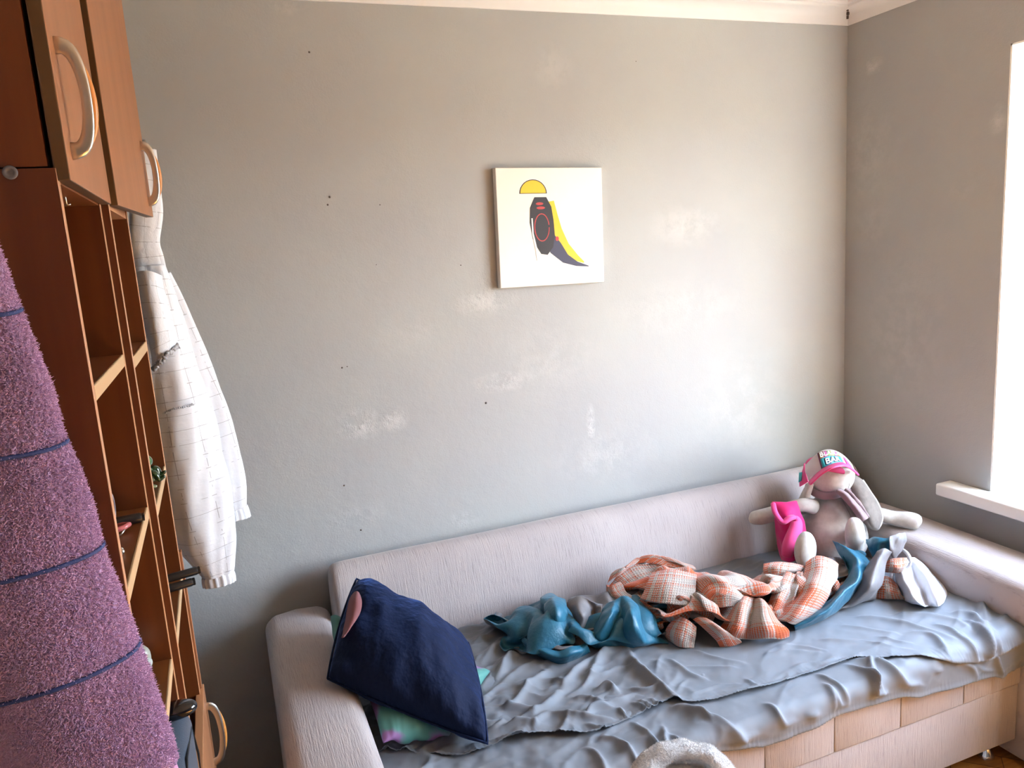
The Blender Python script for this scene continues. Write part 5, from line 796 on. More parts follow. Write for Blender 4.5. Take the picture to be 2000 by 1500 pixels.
# ---------------------------------------------------------------- soft shape helpers
def cr(p0, p1, p2, p3, t):
    return .5 * ((2 * p1) + (p2 - p0) * t + (2 * p0 - 5 * p1 + 4 * p2 - p3) * t * t + (3 * p1 - p0 - 3 * p2 + p3) * t ** 3)
def crv(pts, n):
    out = []; m_ = len(pts)
    for i in range(n + 1):
        s = i / n * (m_ - 1); k = min(int(s), m_ - 2); t = s - k
        out.append(cr(pts[max(k - 1, 0)], pts[k], pts[k + 1], pts[min(k + 2, m_ - 1)], t))
    return out
def K(q):
    """control point: (px, py, y) uses a depth plane, (px, py, 'z', h) a level, a Vector is taken as it is"""
    if isinstance(q, Vector): return q
    if len(q) == 3: return at(q[0], q[1], 'y', q[2])
    return at(q[0], q[1], q[2], q[3])
def patch(name, rows, m, parent=None, thick=.004, n=(24, 24), wob=0, seed=0, wsc=18, back=False, size=(.3, .3), lv=1, off=0):
    rows = [[K(q) for q in r] for r in rows]
    rows = [crv(r, n[0]) for r in rows]; cols = [crv([r[i] for r in rows], n[1]) for i in range(n[0] + 1)]
    G = np.array([[tuple(cols[i][j]) for i in range(n[0] + 1)] for j in range(n[1] + 1)])
    if wob:
        for j in range(G.shape[0]):
            for i in range(G.shape[1]):
                v = Vector(G[j, i]); q = noise.noise_vector(v * wsc + Vector((seed, 0, 0))); G[j, i] += np.array(q) * wob
    ny, nx, _ = G.shape; me = bpy.data.meshes.new(name)
    me.from_pydata([tuple(v) for v in G.reshape(-1, 3)], [], [(j * nx + i, j * nx + i + 1, (j + 1) * nx + i + 1, (j + 1) * nx + i) for j in range(ny - 1) for i in range(nx - 1)]); me.update()
    uv = me.uv_layers.new(name='UVMap')
    for p in me.polygons:
        for li in p.loop_indices:
            vi = me.loops[li].vertex_index; uv.data[li].uv = ((vi % nx) / (nx - 1) * size[0], (vi // nx) / (ny - 1) * size[1])
    o = fin(name, me, m, parent); s = o.modifiers.new('thickness', 'SOLIDIFY'); s.thickness = thick; s.offset = off
    if back: s.material_offset = 1
    if lv: sub(o, lv)
    return o
def limb(name, pts, rad, m, parent, flat=1.0, up=(0, 0, 1), seg=20, n=20, lv=1, uvs=False):
    P_ = crv([K(q) for q in pts], n); R_ = crv([Vector((r, 0, 0)) for r in rad], n); R_ = [max(r.x, .0004) for r in R_]
    bm = bmesh.new(); tube(bm, P_, R_, seg, True, flat, Vector(up)); o = bm_ob(name, bm, m, parent)
    if lv: sub(o, lv)
    return o
def ellipsoid(name, c, rx, ry, rz, m, parent, rot=None, shape=None, seg=36, rings=24):
    bm = bmesh.new(); bmesh.ops.create_uvsphere(bm, u_segments=seg, v_segments=rings, radius=1)
    R_ = rot or Matrix.Identity(3)
    for v in bm.verts:
        q = v.co.copy()
        if shape: q = shape(q)
        v.co = K(c) + R_ @ Vector((q.x * rx, q.y * ry, q.z * rz))
    return bm_ob(name, bm, m, parent)

# ---------------------------------------------------------------- linen rabbit doll
def linen(name, a, b_):
    m = mat(name, a, 0.9, None, None, sheen=0.3, spec=0.15); n = m.node_tree.nodes; l = m.node_tree.links; b = n['Principled BSDF']; t = n.new('ShaderNodeTexCoord')
    w1 = n.new('ShaderNodeTexWave'); w1.inputs['Scale'].default_value = 210; w1.inputs['Distortion'].default_value = 1.5; w1.bands_direction = 'X'
    w2 = n.new('ShaderNodeTexWave'); w2.inputs['Scale'].default_value = 210; w2.inputs['Distortion'].default_value = 1.5; w2.bands_direction = 'Z'
    l.new(t.outputs['Object'], w1.inputs[0]); l.new(t.outputs['Object'], w2.inputs[0])
    ad = n.new('ShaderNodeMath'); ad.operation = 'ADD'; l.new(w1.outputs['Fac'], ad.inputs[0]); l.new(w2.outputs['Fac'], ad.inputs[1])
    no = n.new('ShaderNodeTexNoise'); no.inputs['Scale'].default_value = 60; no.inputs['Detail'].default_value = 6; l.new(t.outputs['Object'], no.inputs[0])
    r = n.new('ShaderNodeValToRGB'); r.color_ramp.elements[0].position = .35; r.color_ramp.elements[1].position = .65; r.color_ramp.elements[0].color = (*a, 1); r.color_ramp.elements[1].color = (*b_, 1)
    l.new(no.outputs[0], r.inputs[0]); l.new(r.outputs[0], b.inputs['Base Color'])
    bu = n.new('ShaderNodeBump'); bu.inputs['Strength'].default_value = .5; bu.inputs['Distance'].default_value = .001; l.new(ad.outputs[0], bu.inputs['Height']); l.new(bu.outputs[0], b.inputs['Normal'])
    return m
MLIN = linen('natural_linen', (0.50, 0.465, 0.43), (0.58, 0.545, 0.505)); MLINSH = linen('shaded_linen', (0.17, 0.145, 0.13), (0.22, 0.19, 0.17))  # second linen: same cloth with the ear's inner shade put into its colour
rb = thing('rabbit_doll', 'floppy-eared beige linen rabbit doll seated in the right corner of the sofa', 'soft toy', (1.98, 2.12, .5))
# one sewn body: belly widening downwards, shoulders drawn in to the neck
def pear(q):
    t = (q.z + 1) / 2; k = 1.0 - .60 * max(0, t - .28) ** 1.25
    return Vector((q.x * k, q.y * k, q.z))
yb = 2.125
cB = at(1626, 1030, 'y', yb); pT = at(1618, 952, 'y', yb + .03)
ellipsoid('body', Vector((cB.x, yb, cB.z - .005)), .134, .125, .150, MLIN, rb, Matrix.Rotation(math.radians(-7), 3, 'X') @ Matrix.Rotation(math.radians(2), 3, 'Y'), pear, 48, 36)
bm = bmesh.new(); sp_ = []
for k in range(22):
    a = math.radians(20 + 90 * k / 21); q = pear(Vector((0.08, -math.sin(a) * .995, math.cos(a))).normalized() if False else Vector((.02, -math.sin(a), math.cos(a))))
    q = Matrix.Rotation(math.radians(-7), 3, 'X') @ Matrix.Rotation(math.radians(2), 3, 'Y') @ Vector((q.x * .134, q.y * .1265, q.z * .1515)); sp_.append(Vector((cB.x, yb, cB.z - .005)) + q)
tube(bm, sp_, .0009, 6); bm_ob('seam', bm, MTH, rb)['label'] = 'dark belly seam'
# head hanging forward, muzzle towards the chest
cH = at(1622, 925, 'y', 2.125)
def egg(q):
    t = (q.z + 1) / 2; k = .80 + .26 * math.sin(PI * min(1, t * .75 + .12)); return Vector((q.x * k, q.y * k, q.z))
hd = ellipsoid('head', cH, .072, .084, .090, MLIN, rb, Matrix.Rotation(math.radians(-8), 3, 'X'), egg, 40, 30)
bm = bmesh.new(); tube(bm, [cH + Vector((.004, -.0868, .005)), cH + Vector((.004, -.0862, -.02)), cH + Vector((.004, -.078, -.05))], .0007, 6); bm_ob('head_seam', bm, MTH, hd)
ear = patch('ear', [[(1654, 925, 2.10), (1664, 926, 2.085), (1675, 932, 2.07), (1684, 938, 2.06)],
              [(1653, 950, 2.09), (1668, 950, 2.05), (1686, 955, 2.03), (1700, 962, 2.03)],
              [(1660, 978, 2.07), (1678, 980, 2.02), (1697, 984, 2.0), (1714, 984, 2.01)],
              [(1676, 1004, 2.05), (1690, 1006, 1.99), (1705, 1008, 1.975), (1722, 1008, 1.99)],
              [(1692, 1024, 2.03), (1700, 1026, 1.98), (1709, 1027, 1.97), (1719, 1024, 1.98)],
              [(1706, 1033, 2.01), (1709, 1034, 1.985), (1712, 1034, 1.98), (1715, 1033, 1.985)]], [MLINSH, MLIN], rb, .010, (14, 26), back=False)
ear['label'] = 'long drooping ear, inside coloured darker for shade'
bm = bmesh.new(); tube(bm, crv([K(q) for q in [(1684, 938, 2.058), (1700, 962, 2.028), (1714, 984, 2.008), (1722, 1008, 1.988), (1719, 1024, 1.978), (1711, 1034, 1.98)]], 24), .0055, 8); bm_ob('ear_rim', bm, MLIN, ear)
ear2 = patch('ear', [[(1578, 944, 2.15), (1584, 944, 2.13), (1590, 946, 2.12)], [(1566, 965, 2.17), (1574, 965, 2.14), (1583, 967, 2.13)], [(1557, 985, 2.19), (1567, 988, 2.16), (1578, 990, 2.14)], [(1552, 1000, 2.20), (1562, 1004, 2.18), (1574, 1004, 2.15)]], MLIN, rb, .010, (10, 14))
ear2['label'] = 'short visible part of the ear behind the shoulder'
limb('arm', [(1590, 990, 2.13), (1566, 986, 2.13), (1530, 997, 2.18), (1495, 1008, 2.20), (1470, 1012, 2.215), (1463, 1012, 2.22)], [.030, .025, .026, .029, .024, .006], MLIN, rb)
limb('arm', [(1680, 992, 2.09), (1715, 1003, 2.02), (1745, 1012, 'z', .633), (1775, 1016, 'z', .633), (1794, 1020, 'z', .631), (1800, 1022, 'z', .629)], [.030, .025, .027, .031, .026, .005], MLIN, rb)
def sole(c, yaw_, roll, rx, rz, d):
    R_ = Matrix.Rotation(math.radians(yaw_), 3, 'Z') @ Matrix.Rotation(math.radians(roll), 3, 'Y')
    return ellipsoid('foot', c, rx, d, rz, MLIN, rb, R_, lambda q: Vector((q.x * (1 - .10 * q.z), math.copysign(abs(q.y) ** .8, q.y), q.z)), 36, 24)
f1 = at(1573, 1073, 'y', 1.955); f2 = at(1670, 1045, 'y', 1.93)
sole(f1, 12, 4, .041, .062, .030); sole(f2, 35, -22, .046, .072, .032)
for f_foot in (f1, f2):
    back = (f_foot - CAM).normalized()
    limb('leg', [f_foot + back * .01, f_foot + back * .06, f_foot + back * .13], [.026, .026, .030], MLIN, rb)
# mauve scarf knotted at the neck
MSC = mat('mauve_knit', (0.22, 0.155, 0.165), 0.9, (90, .5, (1, 1, 1), .002), sheen=.3)
sf = thing('scarf', 'thin mauve scarf tied round the neck of the rabbit doll', 'scarf', at(1622, 955, 'y', 2.05))
ring_ = []
cN = at(1619, 955, 'y', 2.135)
for k in range(31):
    a = 2 * PI * k / 30; ring_.append(cN + Vector((.071 * math.cos(a), .078 * math.sin(a), .006 * math.sin(3 * a) - .004 * math.sin(a))))
bm = bmesh.new(); tube(bm, ring_, .010, 10, True, 1.5); bm_ob('neck_loop', bm, MSC, sf)
patch('scarf_end', [[(1632, 962, 2.05), (1636, 955, 2.045), (1643, 956, 2.05)], [(1645, 972, 2.035), (1651, 965, 2.02), (1657, 966, 2.03)], [(1659, 989, 2.01), (1666, 983, 1.995), (1672, 982, 2.01)],
       [(1672, 1006, 1.985), (1679, 1000, 1.97), (1686, 998, 1.985)], [(1683, 1020, 1.965), (1690, 1016, 1.955), (1696, 1011, 1.97)]], MSC, sf, .005, (12, 40), .003, 1, 40)
patch('scarf_end', [[(1642, 955, 2.06), (1648, 952, 2.05), (1653, 955, 2.06)], [(1655, 963, 2.045), (1662, 962, 2.035), (1666, 966, 2.045)], [(1668, 978, 2.02), (1675, 977, 2.01), (1679, 981, 2.02)],
       [(1682, 994, 2.0), (1689, 994, 1.99), (1692, 999, 2.0)], [(1692, 1010, 1.975), (1698, 1010, 1.97), (1699, 1014, 1.98)]], MSC, sf, .005, (12, 40), .003, 2, 40)
# ---------------------------------------------------------------- pink mesh-back cap on the doll's head
MPK = mat('pink_cap_fabric', (0.62, 0.055, 0.20), 0.7, (420, .4, (1, 1, 1), .001)); MCW = mat('cap_white_panel', (0.58, 0.52, 0.54), 0.8, (500, .3, (1, 1, 1), .001))
cap = thing('baseball_cap', 'pink and white cap with a BAR badge on the head of the rabbit doll', 'cap', at(1620, 905, 'y', 2.1))
FP = [[(1573, 908, 2.080), (1592, 889, 2.040), (1616, 881.5, 2.022), (1634, 885, 2.026), (1646, 892, 2.050)],
      [(1572, 922, 2.060), (1596, 905, 2.020), (1620, 895, 2.004), (1640, 896, 2.012), (1652, 904, 2.040)],
      [(1580, 936, 2.045), (1600, 920, 2.004), (1625, 908, 1.985), (1645, 905, 1.992), (1655, 909, 2.020)]]
patch('front_panel', FP, MCW, cap, .004, (28, 16), off=1)
patch('side_panel', [[(1571, 904, 2.095), (1569, 916, 2.10), (1564, 928, 2.12)], [(1573, 922, 2.062), (1567, 932, 2.085), (1562, 940, 2.11)], [(1579, 941, 2.05), (1571, 946, 2.075), (1562, 951, 2.105)]], MPK, cap, .004, (14, 14))
patch('side_panel', [[(1645, 892, 2.074), (1655, 899, 2.09), (1661, 908, 2.12)], [(1652, 902, 2.045), (1661, 908, 2.07), (1667, 915, 2.11)], [(1655, 910, 2.022), (1665, 916, 2.05), (1672, 924, 2.10)]], MPK, cap, .004, (14, 14))
cC = at(1620, 907, 'y', 2.125)
bm = bmesh.new(); bmesh.ops.create_uvsphere(bm, u_segments=40, v_segments=24, radius=1)
bmesh.ops.delete(bm, geom=[v for v in bm.verts if v.co.z < -.05], context='VERTS')
for v in bm.verts: v.co = cC + Matrix.Rotation(math.radians(14), 3, 'Y') @ Vector((v.co.x * .080, v.co.y * .084, v.co.z * .044 - .016))
o = bm_ob('crown', bm, MPK, cap); s = o.modifiers.new('thickness', 'SOLIDIFY'); s.thickness = .003; s.offset = -1
br_ = patch('brim', [[(1579, 943, 2.047), (1601, 921, 2.006), (1626, 907.5, 1.987), (1648, 905, 1.995), (1667, 919, 2.04)],
               [(1580, 946, 2.02), (1601, 926, 1.965), (1626, 911, 1.935), (1652, 908, 1.95), (1675, 925, 2.01)],
               [(1583, 947, 1.99), (1604, 927, 1.935), (1629, 913, 1.90), (1654, 911, 1.915), (1678, 929, 1.985)]], MPK, cap, .006, (30, 14))
# badge with lettering, lying on the curved front panel
def panel_point(u, v, lift=.0):
    rows = [[K(q) for q in r] for r in FP]
    def ev(a, t):
        s = t * (len(a) - 1); k = min(max(int(s), 0), len(a) - 2); return cr(a[max(k - 1, 0)], a[k], a[k + 1], a[min(k + 2, len(a) - 1)], s - k)
    p = ev([ev(r, u) for r in rows], v); pu = ev([ev(r, u + .02) for r in rows], v); pv = ev([ev(r, u) for r in rows], v + .02)
    nr = (pu - p).cross(pv - p).normalized()
    if nr.y > 0: nr = -nr
    return p + nr * (.0042 + lift)
def badge(name, u0, u1, v0, v1, m, lift, par, n=10):
    bm = bmesh.new(); g = [[bm.verts.new(panel_point(u0 + (u1 - u0) * i / n, v0 + (v1 - v0) * j / n, lift)) for i in range(n + 1)] for j in range(n + 1)]
    for j in range(n):
        for i in range(n): bm.faces.new((g[j][i], g[j][i + 1], g[j + 1][i + 1], g[j + 1][i]))
    o = bm_ob(name, bm, m, par); s = o.modifiers.new('thickness', 'SOLIDIFY'); s.thickness = .0006; s.offset = 0; return o
MPUR = mat('badge_plum', (0.16, 0.035, 0.09), .6); MTL = mat('badge_turquoise', (0.02, 0.30, 0.33), .5); MLET = mat('badge_white', (0.75, 0.75, 0.72), .6); MOUT = mat('badge_navy', (0.01, 0.015, 0.06), .6)
U0, U1 = .30, .77
bd = badge('badge', U0, U1, -.02, .97, MPUR, .0004, cap)
badge('badge_field', U0 + .025, U1 - .02, .40, .93, MTL, .0010, bd)
cols = [(0.30, 0.14, 0.03), (0.28, 0.04, 0.12), (0.16, 0.28, 0.06), (0.45, 0.36, 0.05), (0.40, 0.06, 0.20), (0.42, 0.16, 0.03)]
for k in range(6):
    a = U0 + .02 + (U1 - U0 - .035) * k / 6; badge('badge_tile', a, a + (U1 - U0 - .035) / 6 - .004, .02, .37, mat('badge_tile_colour', cols[k], .6), .0010, bd, 3)
def lettering(txt, u0, u1, v0, v1, m, lift, par, bold=.0, name='lettering', inv=False):
    cu = bpy.data.curves.new('t', 'FONT'); cu.body = txt; cu.size = 1; cu.offset = bold; cu.resolution_u = 3
    t = bpy.data.objects.new('t', cu); C.objects.link(t); dg = bpy.context.evaluated_depsgraph_get(); me = bpy.data.meshes.new_from_object(t.evaluated_get(dg))
    C.objects.unlink(t); bpy.data.objects.remove(t); bm = bmesh.new(); bm.from_mesh(me)
    bmesh.ops.subdivide_edges(bm, edges=[e for e in bm.edges if e.calc_length() > .2], cuts=3)
    xs_ = [v.co.x for v in bm.verts]; ys_ = [v.co.y for v in bm.verts]; xa, xb, ya, yb_ = min(xs_), max(xs_), min(ys_), max(ys_)
    for v in bm.verts: v.co = panel_point(u0 + (u1 - u0) * (v.co.x - xa) / (xb - xa), v1 + (v0 - v1) * (v.co.y - ya) / (yb_ - ya), lift)
    o = bm_ob(name, bm, m, par, False); s = o.modifiers.new('thickness', 'SOLIDIFY'); s.thickness = .0006; s.offset = 0; return o
lettering('BAR', U0 + .085, U1 - .075, .45, .88, MOUT, .0016, bd, .07, 'lettering_outline')
lettering('BAR', U0 + .10, U1 - .085, .49, .84, MLET, .0028, bd, .015)
lettering('BLABLA', U0 + .035, U1 - .03, .06, .33, MLET, .0024, bd, .01)
sb_ = [(1561, 921, 2.108), (1567, 920, 2.094), (1563, 940, 2.090), (1560, 942, 2.10)]
patch('side_badge', [[(1561, 923, 2.103), (1567, 922, 2.088)], [(1560, 942, 2.095), (1565, 939, 2.082)]], MTL, cap, .002, (4, 4), lv=0)

# ---------------------------------------------------------------- hot pink doll trousers over the left arm
MHP = mat('hot_pink_jersey', (0.60, 0.004, 0.14), 0.8, (300, .3, (1, 1, 1), .001), sheen=.3); MHPL = mat('pink_jersey_reverse', (0.68, 0.06, 0.24), 0.8, (300, .3, (1, 1, 1), .001), sheen=.3)
pk = thing('doll_trousers', 'hot pink jersey doll garment pulled over the left arm of the rabbit', 'doll clothes', at(1540, 1040, 'y', 2.1))
patch('body_panel', [[(1507, 980, 2.15), (1525, 981, 2.135), (1542, 980, 2.13), (1559, 979, 2.14)],
                     [(1513, 1000, 2.14), (1528, 1000, 2.105), (1545, 998, 2.095), (1561, 995, 2.12)],
                     [(1514, 1020, 2.15), (1530, 1020, 2.10), (1550, 1020, 2.085), (1570, 1018, 2.10)],
                     [(1516, 1045, 2.16), (1532, 1045, 2.10), (1555, 1046, 2.075), (1575, 1040, 2.09)],
                     [(1521, 1075, 2.16), (1535, 1075, 2.09), (1553, 1072, 2.07), (1570, 1062, 2.08)],
                     [(1527, 1094, 2.13), (1538, 1098, 2.08), (1550, 1097, 2.06), (1560, 1092, 2.07)]], MHP, pk, .006, (22, 30), .004, 3, 25)
limb('trouser_leg', [(1548, 1014, 2.07), (1556, 1018, 2.06), (1554, 1034, 2.05), (1548, 1050, 2.045), (1541, 1068, 2.045), (1536, 1088, 2.045)], [.012, .020, .026, .028, .027, .020], MHPL, pk, .8, (0, 1, 0))['label'] = 'lighter pink folded leg'
limb('hem_roll', [(1510, 982, 2.12), (1513, 998, 2.10), (1521, 1012, 2.08), (1530, 1020, 2.065), (1542, 1012, 2.06), (1552, 1010, 2.06)], [.009, .010, .010, .011, .012, .010], MHPL, pk, .8)['label'] = 'lighter pink rolled hem'

# ---------------------------------------------------------------- white T-shirt at the right end of the heap
ts = thing('t_shirt', 'crumpled white T-shirt at the right end of the blanket heap', 't-shirt', at(1800, 1150, 'z', .49))
patch('sleeve', [[(1747, 1108, 'z', .56), (1757, 1100, 'z', .575), (1768, 1095, 'z', .565), (1781, 1089, 'z', .56), (1790, 1092, 'z', .53)],
               [(1749, 1124, 'z', .535), (1763, 1116, 'z', .565), (1779, 1108, 'z', .54), (1794, 1101, 'z', .555), (1808, 1104, 'z', .52)],
               [(1753, 1142, 'z', .51), (1768, 1136, 'z', .55), (1788, 1130, 'z', .52), (1806, 1120, 'z', .55), (1824, 1119, 'z', .50)],
               [(1759, 1156, 'z', .49), (1778, 1153, 'z', .54), (1798, 1148, 'z', .51), (1817, 1138, 'z', .54), (1837, 1136, 'z', .49)],
               [(1763, 1166, 'z', .478), (1785, 1168, 'z', .528), (1804, 1164, 'z', .49), (1824, 1153, 'z', .53), (1846, 1150, 'z', .48)],
               [(1766, 1172, 'z', .474), (1792, 1179, 'z', .515), (1813, 1184, 'z', .478), (1830, 1168, 'z', .52), (1850, 1162, 'z', .474)],
               [(1770, 1173, 'z', .472), (1797, 1182, 'z', .500), (1821, 1185, 'z', .475), (1834, 1184, 'z', .50), (1848, 1168, 'z', .473)]], MTEE, ts, .003, (36, 40), .005, 7, 22)
limb('sleeve_hem', [(1747, 1110, 'z', .55), (1742, 1122, 'z', .53), (1743, 1134, 'z', .52), (1750, 1148, 'z', .50), (1760, 1160, 'z', .485)], [.004, .005, .005, .005, .004], MTEE, ts, 1, n=24)['label'] = 'thick white ribbed edge'
limb('neckband', [(1735, 1084, 'z', .585), (1755, 1072, 'z', .60), (1771, 1080, 'z', .60), (1778, 1095, 'z', .585), (1775, 1106, 'z', .565), (1764, 1114, 'z', .55), (1756, 1108, 'z', .55)], [.004, .005, .006, .006, .005, .005, .004], MTEE, ts, 1, n=30)['label'] = 'round white neckband'
# pillow details
pin = patch('inner_pillow', [[(694, 1156, 2.06), (697, 1155, 2.045), (700, 1157, 2.04)], [(684, 1168, 2.04), (695, 1168, 2.00), (707, 1173, 1.99)], [(678, 1190, 2.01), (691, 1192, 1.965), (704, 1197, 1.955)],
       [(674, 1215, 1.98), (685, 1215, 1.935), (696, 1211, 1.935)], [(670, 1236, 1.95), (676, 1237, 1.91), (682, 1232, 1.91)], [(668, 1246, 1.93), (670, 1245, 1.90), (672, 1243, 1.90)]], MPINKP, np_, .004, (14, 24), .002, 2, 30)
pin['label'] = 'dusty pink inner pillow showing through the open side'
pc = patch('pillowcase_corner', [[(650, 1204, 2.18), (656, 1203, 2.16), (664, 1207, 2.15)], [(649, 1216, 2.17), (659, 1213, 2.13), (673, 1220, 2.13)], [(652, 1235, 2.15), (662, 1228, 2.11), (672, 1232, 2.12)], [(655, 1255, 2.12), (661, 1250, 2.08), (668, 1248, 2.10)], [(660, 1270, 2.08), (665, 1266, 2.05), (670, 1262, 2.06)]],
      MM, C.objects['mint_pillow'], .010, (16, 24), .003, 4, 30)
# ---------------------------------------------------------------- hanging white check shirt
def check_material():
    m = mat('white_windowpane_cotton', (0.70, 0.735, 0.79), 0.75, None, None, spec=.2); n = m.node_tree.nodes; l = m.node_tree.links; b = n['Principled BSDF']; uv = n.new('ShaderNodeUVMap'); sx = n.new('ShaderNodeSeparateXYZ'); l.new(uv.outputs[0], sx.inputs[0])
    def mth(op, a, b_=None):
        x = n.new('ShaderNodeMath'); x.operation = op
        for i, q in enumerate((a, b_)):
            if q is None: continue
            if isinstance(q, (int, float)): x.inputs[i].default_value = q
            else: l.new(q, x.inputs[i])
        return x.outputs[0]
    S_ = .034; no = n.new('ShaderNodeTexNoise'); no.inputs['Scale'].default_value = 32; l.new(uv.outputs[0], no.inputs[0])
    gx = mth('PINGPONG', sx.outputs[0], S_ / 2); gy = mth('PINGPONG', sx.outputs[1], S_ / 2)
    lx = mth('LESS_THAN', gx, .0004); ly = mth('LESS_THAN', gy, .0005); dash = mth('GREATER_THAN', no.outputs[0], .46)
    kx = mth('MULTIPLY', mth('LESS_THAN', gx, .0036), mth('LESS_THAN', gy, .0010))
    ln = mth('MAXIMUM', mth('MULTIPLY', mth('MAXIMUM', lx, ly), dash), mth('MULTIPLY', kx, .8))
    mx = n.new('ShaderNodeMixRGB'); l.new(mth('MULTIPLY', ln, .5), mx.inputs[0]); mx.inputs[1].default_value = (0.70, 0.735, 0.79, 1); mx.inputs[2].default_value = (0.07, 0.065, 0.08, 1); l.new(mx.outputs[0], b.inputs['Base Color'])
    nb = n.new('ShaderNodeTexNoise'); nb.inputs['Scale'].default_value = 26; nb.inputs['Detail'].default_value = 4; l.new(uv.outputs[0], nb.inputs[0])
    bu = n.new('ShaderNodeBump'); bu.inputs['Strength'].default_value = .5; bu.inputs['Distance'].default_value = .006; l.new(nb.outputs[0], bu.inputs['Height']); l.new(bu.outputs[0], b.inputs['Normal'])
    return m
MCHK = check_material()
def sleeve(name, pts, rad, m, parent, flat=.55, folds=5, amp=.10, seed=0, n=70, seg=64, up=(0, 1, 0), twist=1.0, u0=0):
    P_ = crv([K(q) for q in pts], n); R_ = [v.x for v in crv([Vector((r, 0, 0)) for r in rad], n)]; up = Vector(up)
    V_ = []; UV = []; d = 0
    for i, p in enumerate(P_):
        t = (P_[min(i + 1, n)] - P_[max(i - 1, 0)]).normalized(); s = t.cross(up).normalized(); u = s.cross(t).normalized()
        if i: d += (p - P_[i - 1]).length
        for k in range(seg + 1):
            a = 2 * PI * k / seg
            f = 1 + amp * math.sin(folds * a + seed + twist * 6 * d) + amp * .7 * noise.noise(Vector((math.cos(a) * 2.2, math.sin(a) * 2.2, d * 9 + seed))) + .25 * amp * math.sin(11 * a + 40 * d + seed)
            V_.append(tuple(p + s * math.cos(a) * R_[i] * f + u * math.sin(a) * R_[i] * flat * f)); UV.append((u0 + a * .036 * 1.0, d))
    W_ = seg + 1
    me = bpy.data.meshes.new(name); me.from_pydata(V_, [], [(i * W_ + k, i * W_ + k + 1, (i + 1) * W_ + k + 1, (i + 1) * W_ + k) for i in range(n) for k in range(seg)]); me.update()
    uvl = me.uv_layers.new(name='UVMap')
    for p in me.polygons:
        for li in p.loop_indices: uvl.data[li].uv = UV[me.loops[li].vertex_index]
    bm = bmesh.new(); bm.from_mesh(me); bmesh.ops.remove_doubles(bm, verts=bm.verts, dist=1e-6); bmesh.ops.recalc_face_normals(bm, faces=bm.faces); bm.to_mesh(me); bm.free()
    o = fin(name, me, m, parent); s = o.modifiers.new('thickness', 'SOLIDIFY'); s.thickness = .0015; s.offset = -1; return o
sh = thing('shirt', 'white checked shirt hanging at the end of the wall unit', 'shirt', at(340, 800, 'y', 1.95))
YS = 1.93
sleeve('yoke', [(283, 290, YS), (284, 350, YS), (284, 410, YS), (282, 470, YS), (288, 505, YS), (294, 540, YS)], [.022, .028, .034, .030, .033, .036], MCHK, sh, .5, 3, .05, 1, 40)
sleeve('sleeve', [(300, 540, YS + .06), (330, 620, YS + .06), (360, 710, YS + .06), (392, 800, YS + .06), (420, 880, YS + .06), (444, 950, YS + .06), (459, 995, YS + .06)], [.036, .046, .056, .062, .058, .046, .029], MCHK, sh, .5, 5, .07, 2, 80)
sleeve('cuff', [(459, 994, YS + .06), (462, 1003, YS + .06), (464, 1014, YS + .06)], [.029, .030, .031], MCHK, sh, .5, 14, .05, 0, 8, 90)
sleeve('sleeve', [(292, 520, YS), (306, 600, YS - .01), (322, 700, YS - .01), (344, 800, YS - .01), (364, 900, YS - .01), (385, 990, YS - .01), (406, 1060, YS), (421, 1105, YS), (425, 1122, YS)], [.034, .048, .060, .071, .078, .076, .064, .044, .036], MCHK, sh, .6, 4, .08, 5, 100, u0=.01)
sleeve('cuff', [(424, 1120, YS), (427, 1130, YS), (429, 1141, YS)], [.036, .038, .037], MCHK, sh, .55, 15, .05, 2, 8, 90)
fl = patch('shoulder_panel', [[(262, 532, YS - .035), (280, 528, YS - .05), (300, 530, YS - .05), (316, 536, YS - .03)],
             [(272, 580, YS - .05), (290, 578, YS - .068), (308, 580, YS - .066), (326, 585, YS - .04)],
             [(283, 630, YS - .06), (300, 628, YS - .080), (320, 628, YS - .074), (338, 632, YS - .05)],
             [(292, 680, YS - .065), (308, 672, YS - .088), (328, 664, YS - .080), (345, 660, YS - .055)],
             [(298, 722, YS - .065), (312, 708, YS - .088), (330, 690, YS - .082), (348, 675, YS - .055)]], MCHK, sh, .003, (24, 34), .003, 5, 24, size=(.10, .22))
bm = bmesh.new(); base = crv([K(q) for q in [(298, 722, YS - .07), (312, 708, YS - .094), (330, 690, YS - .09), (349, 675, YS - .06)]], 60)
tube(bm, [p + Vector((.0015 * math.sin(k * 2.1), -.001, .0045 * math.sin(k * 1.35))) for k, p in enumerate(base)], [.0035 + .002 * math.sin(k * 1.7) for k in range(61)], 8); bm_ob('ruffle', bm, MCHK, fl)
bm = bmesh.new(); base = crv([K(q) for q in [(318, 808, YS - .062), (335, 800, YS - .070), (355, 795, YS - .068), (378, 790, YS - .05)]], 60)
tube(bm, [p + Vector((0, 0, .002 * math.sin(k * 1.9))) for k, p in enumerate(base)], [.0018 + .0009 * math.sin(k * 1.7) for k in range(61)], 8); bm_ob('gathered_seam', bm, MCHK, sh)

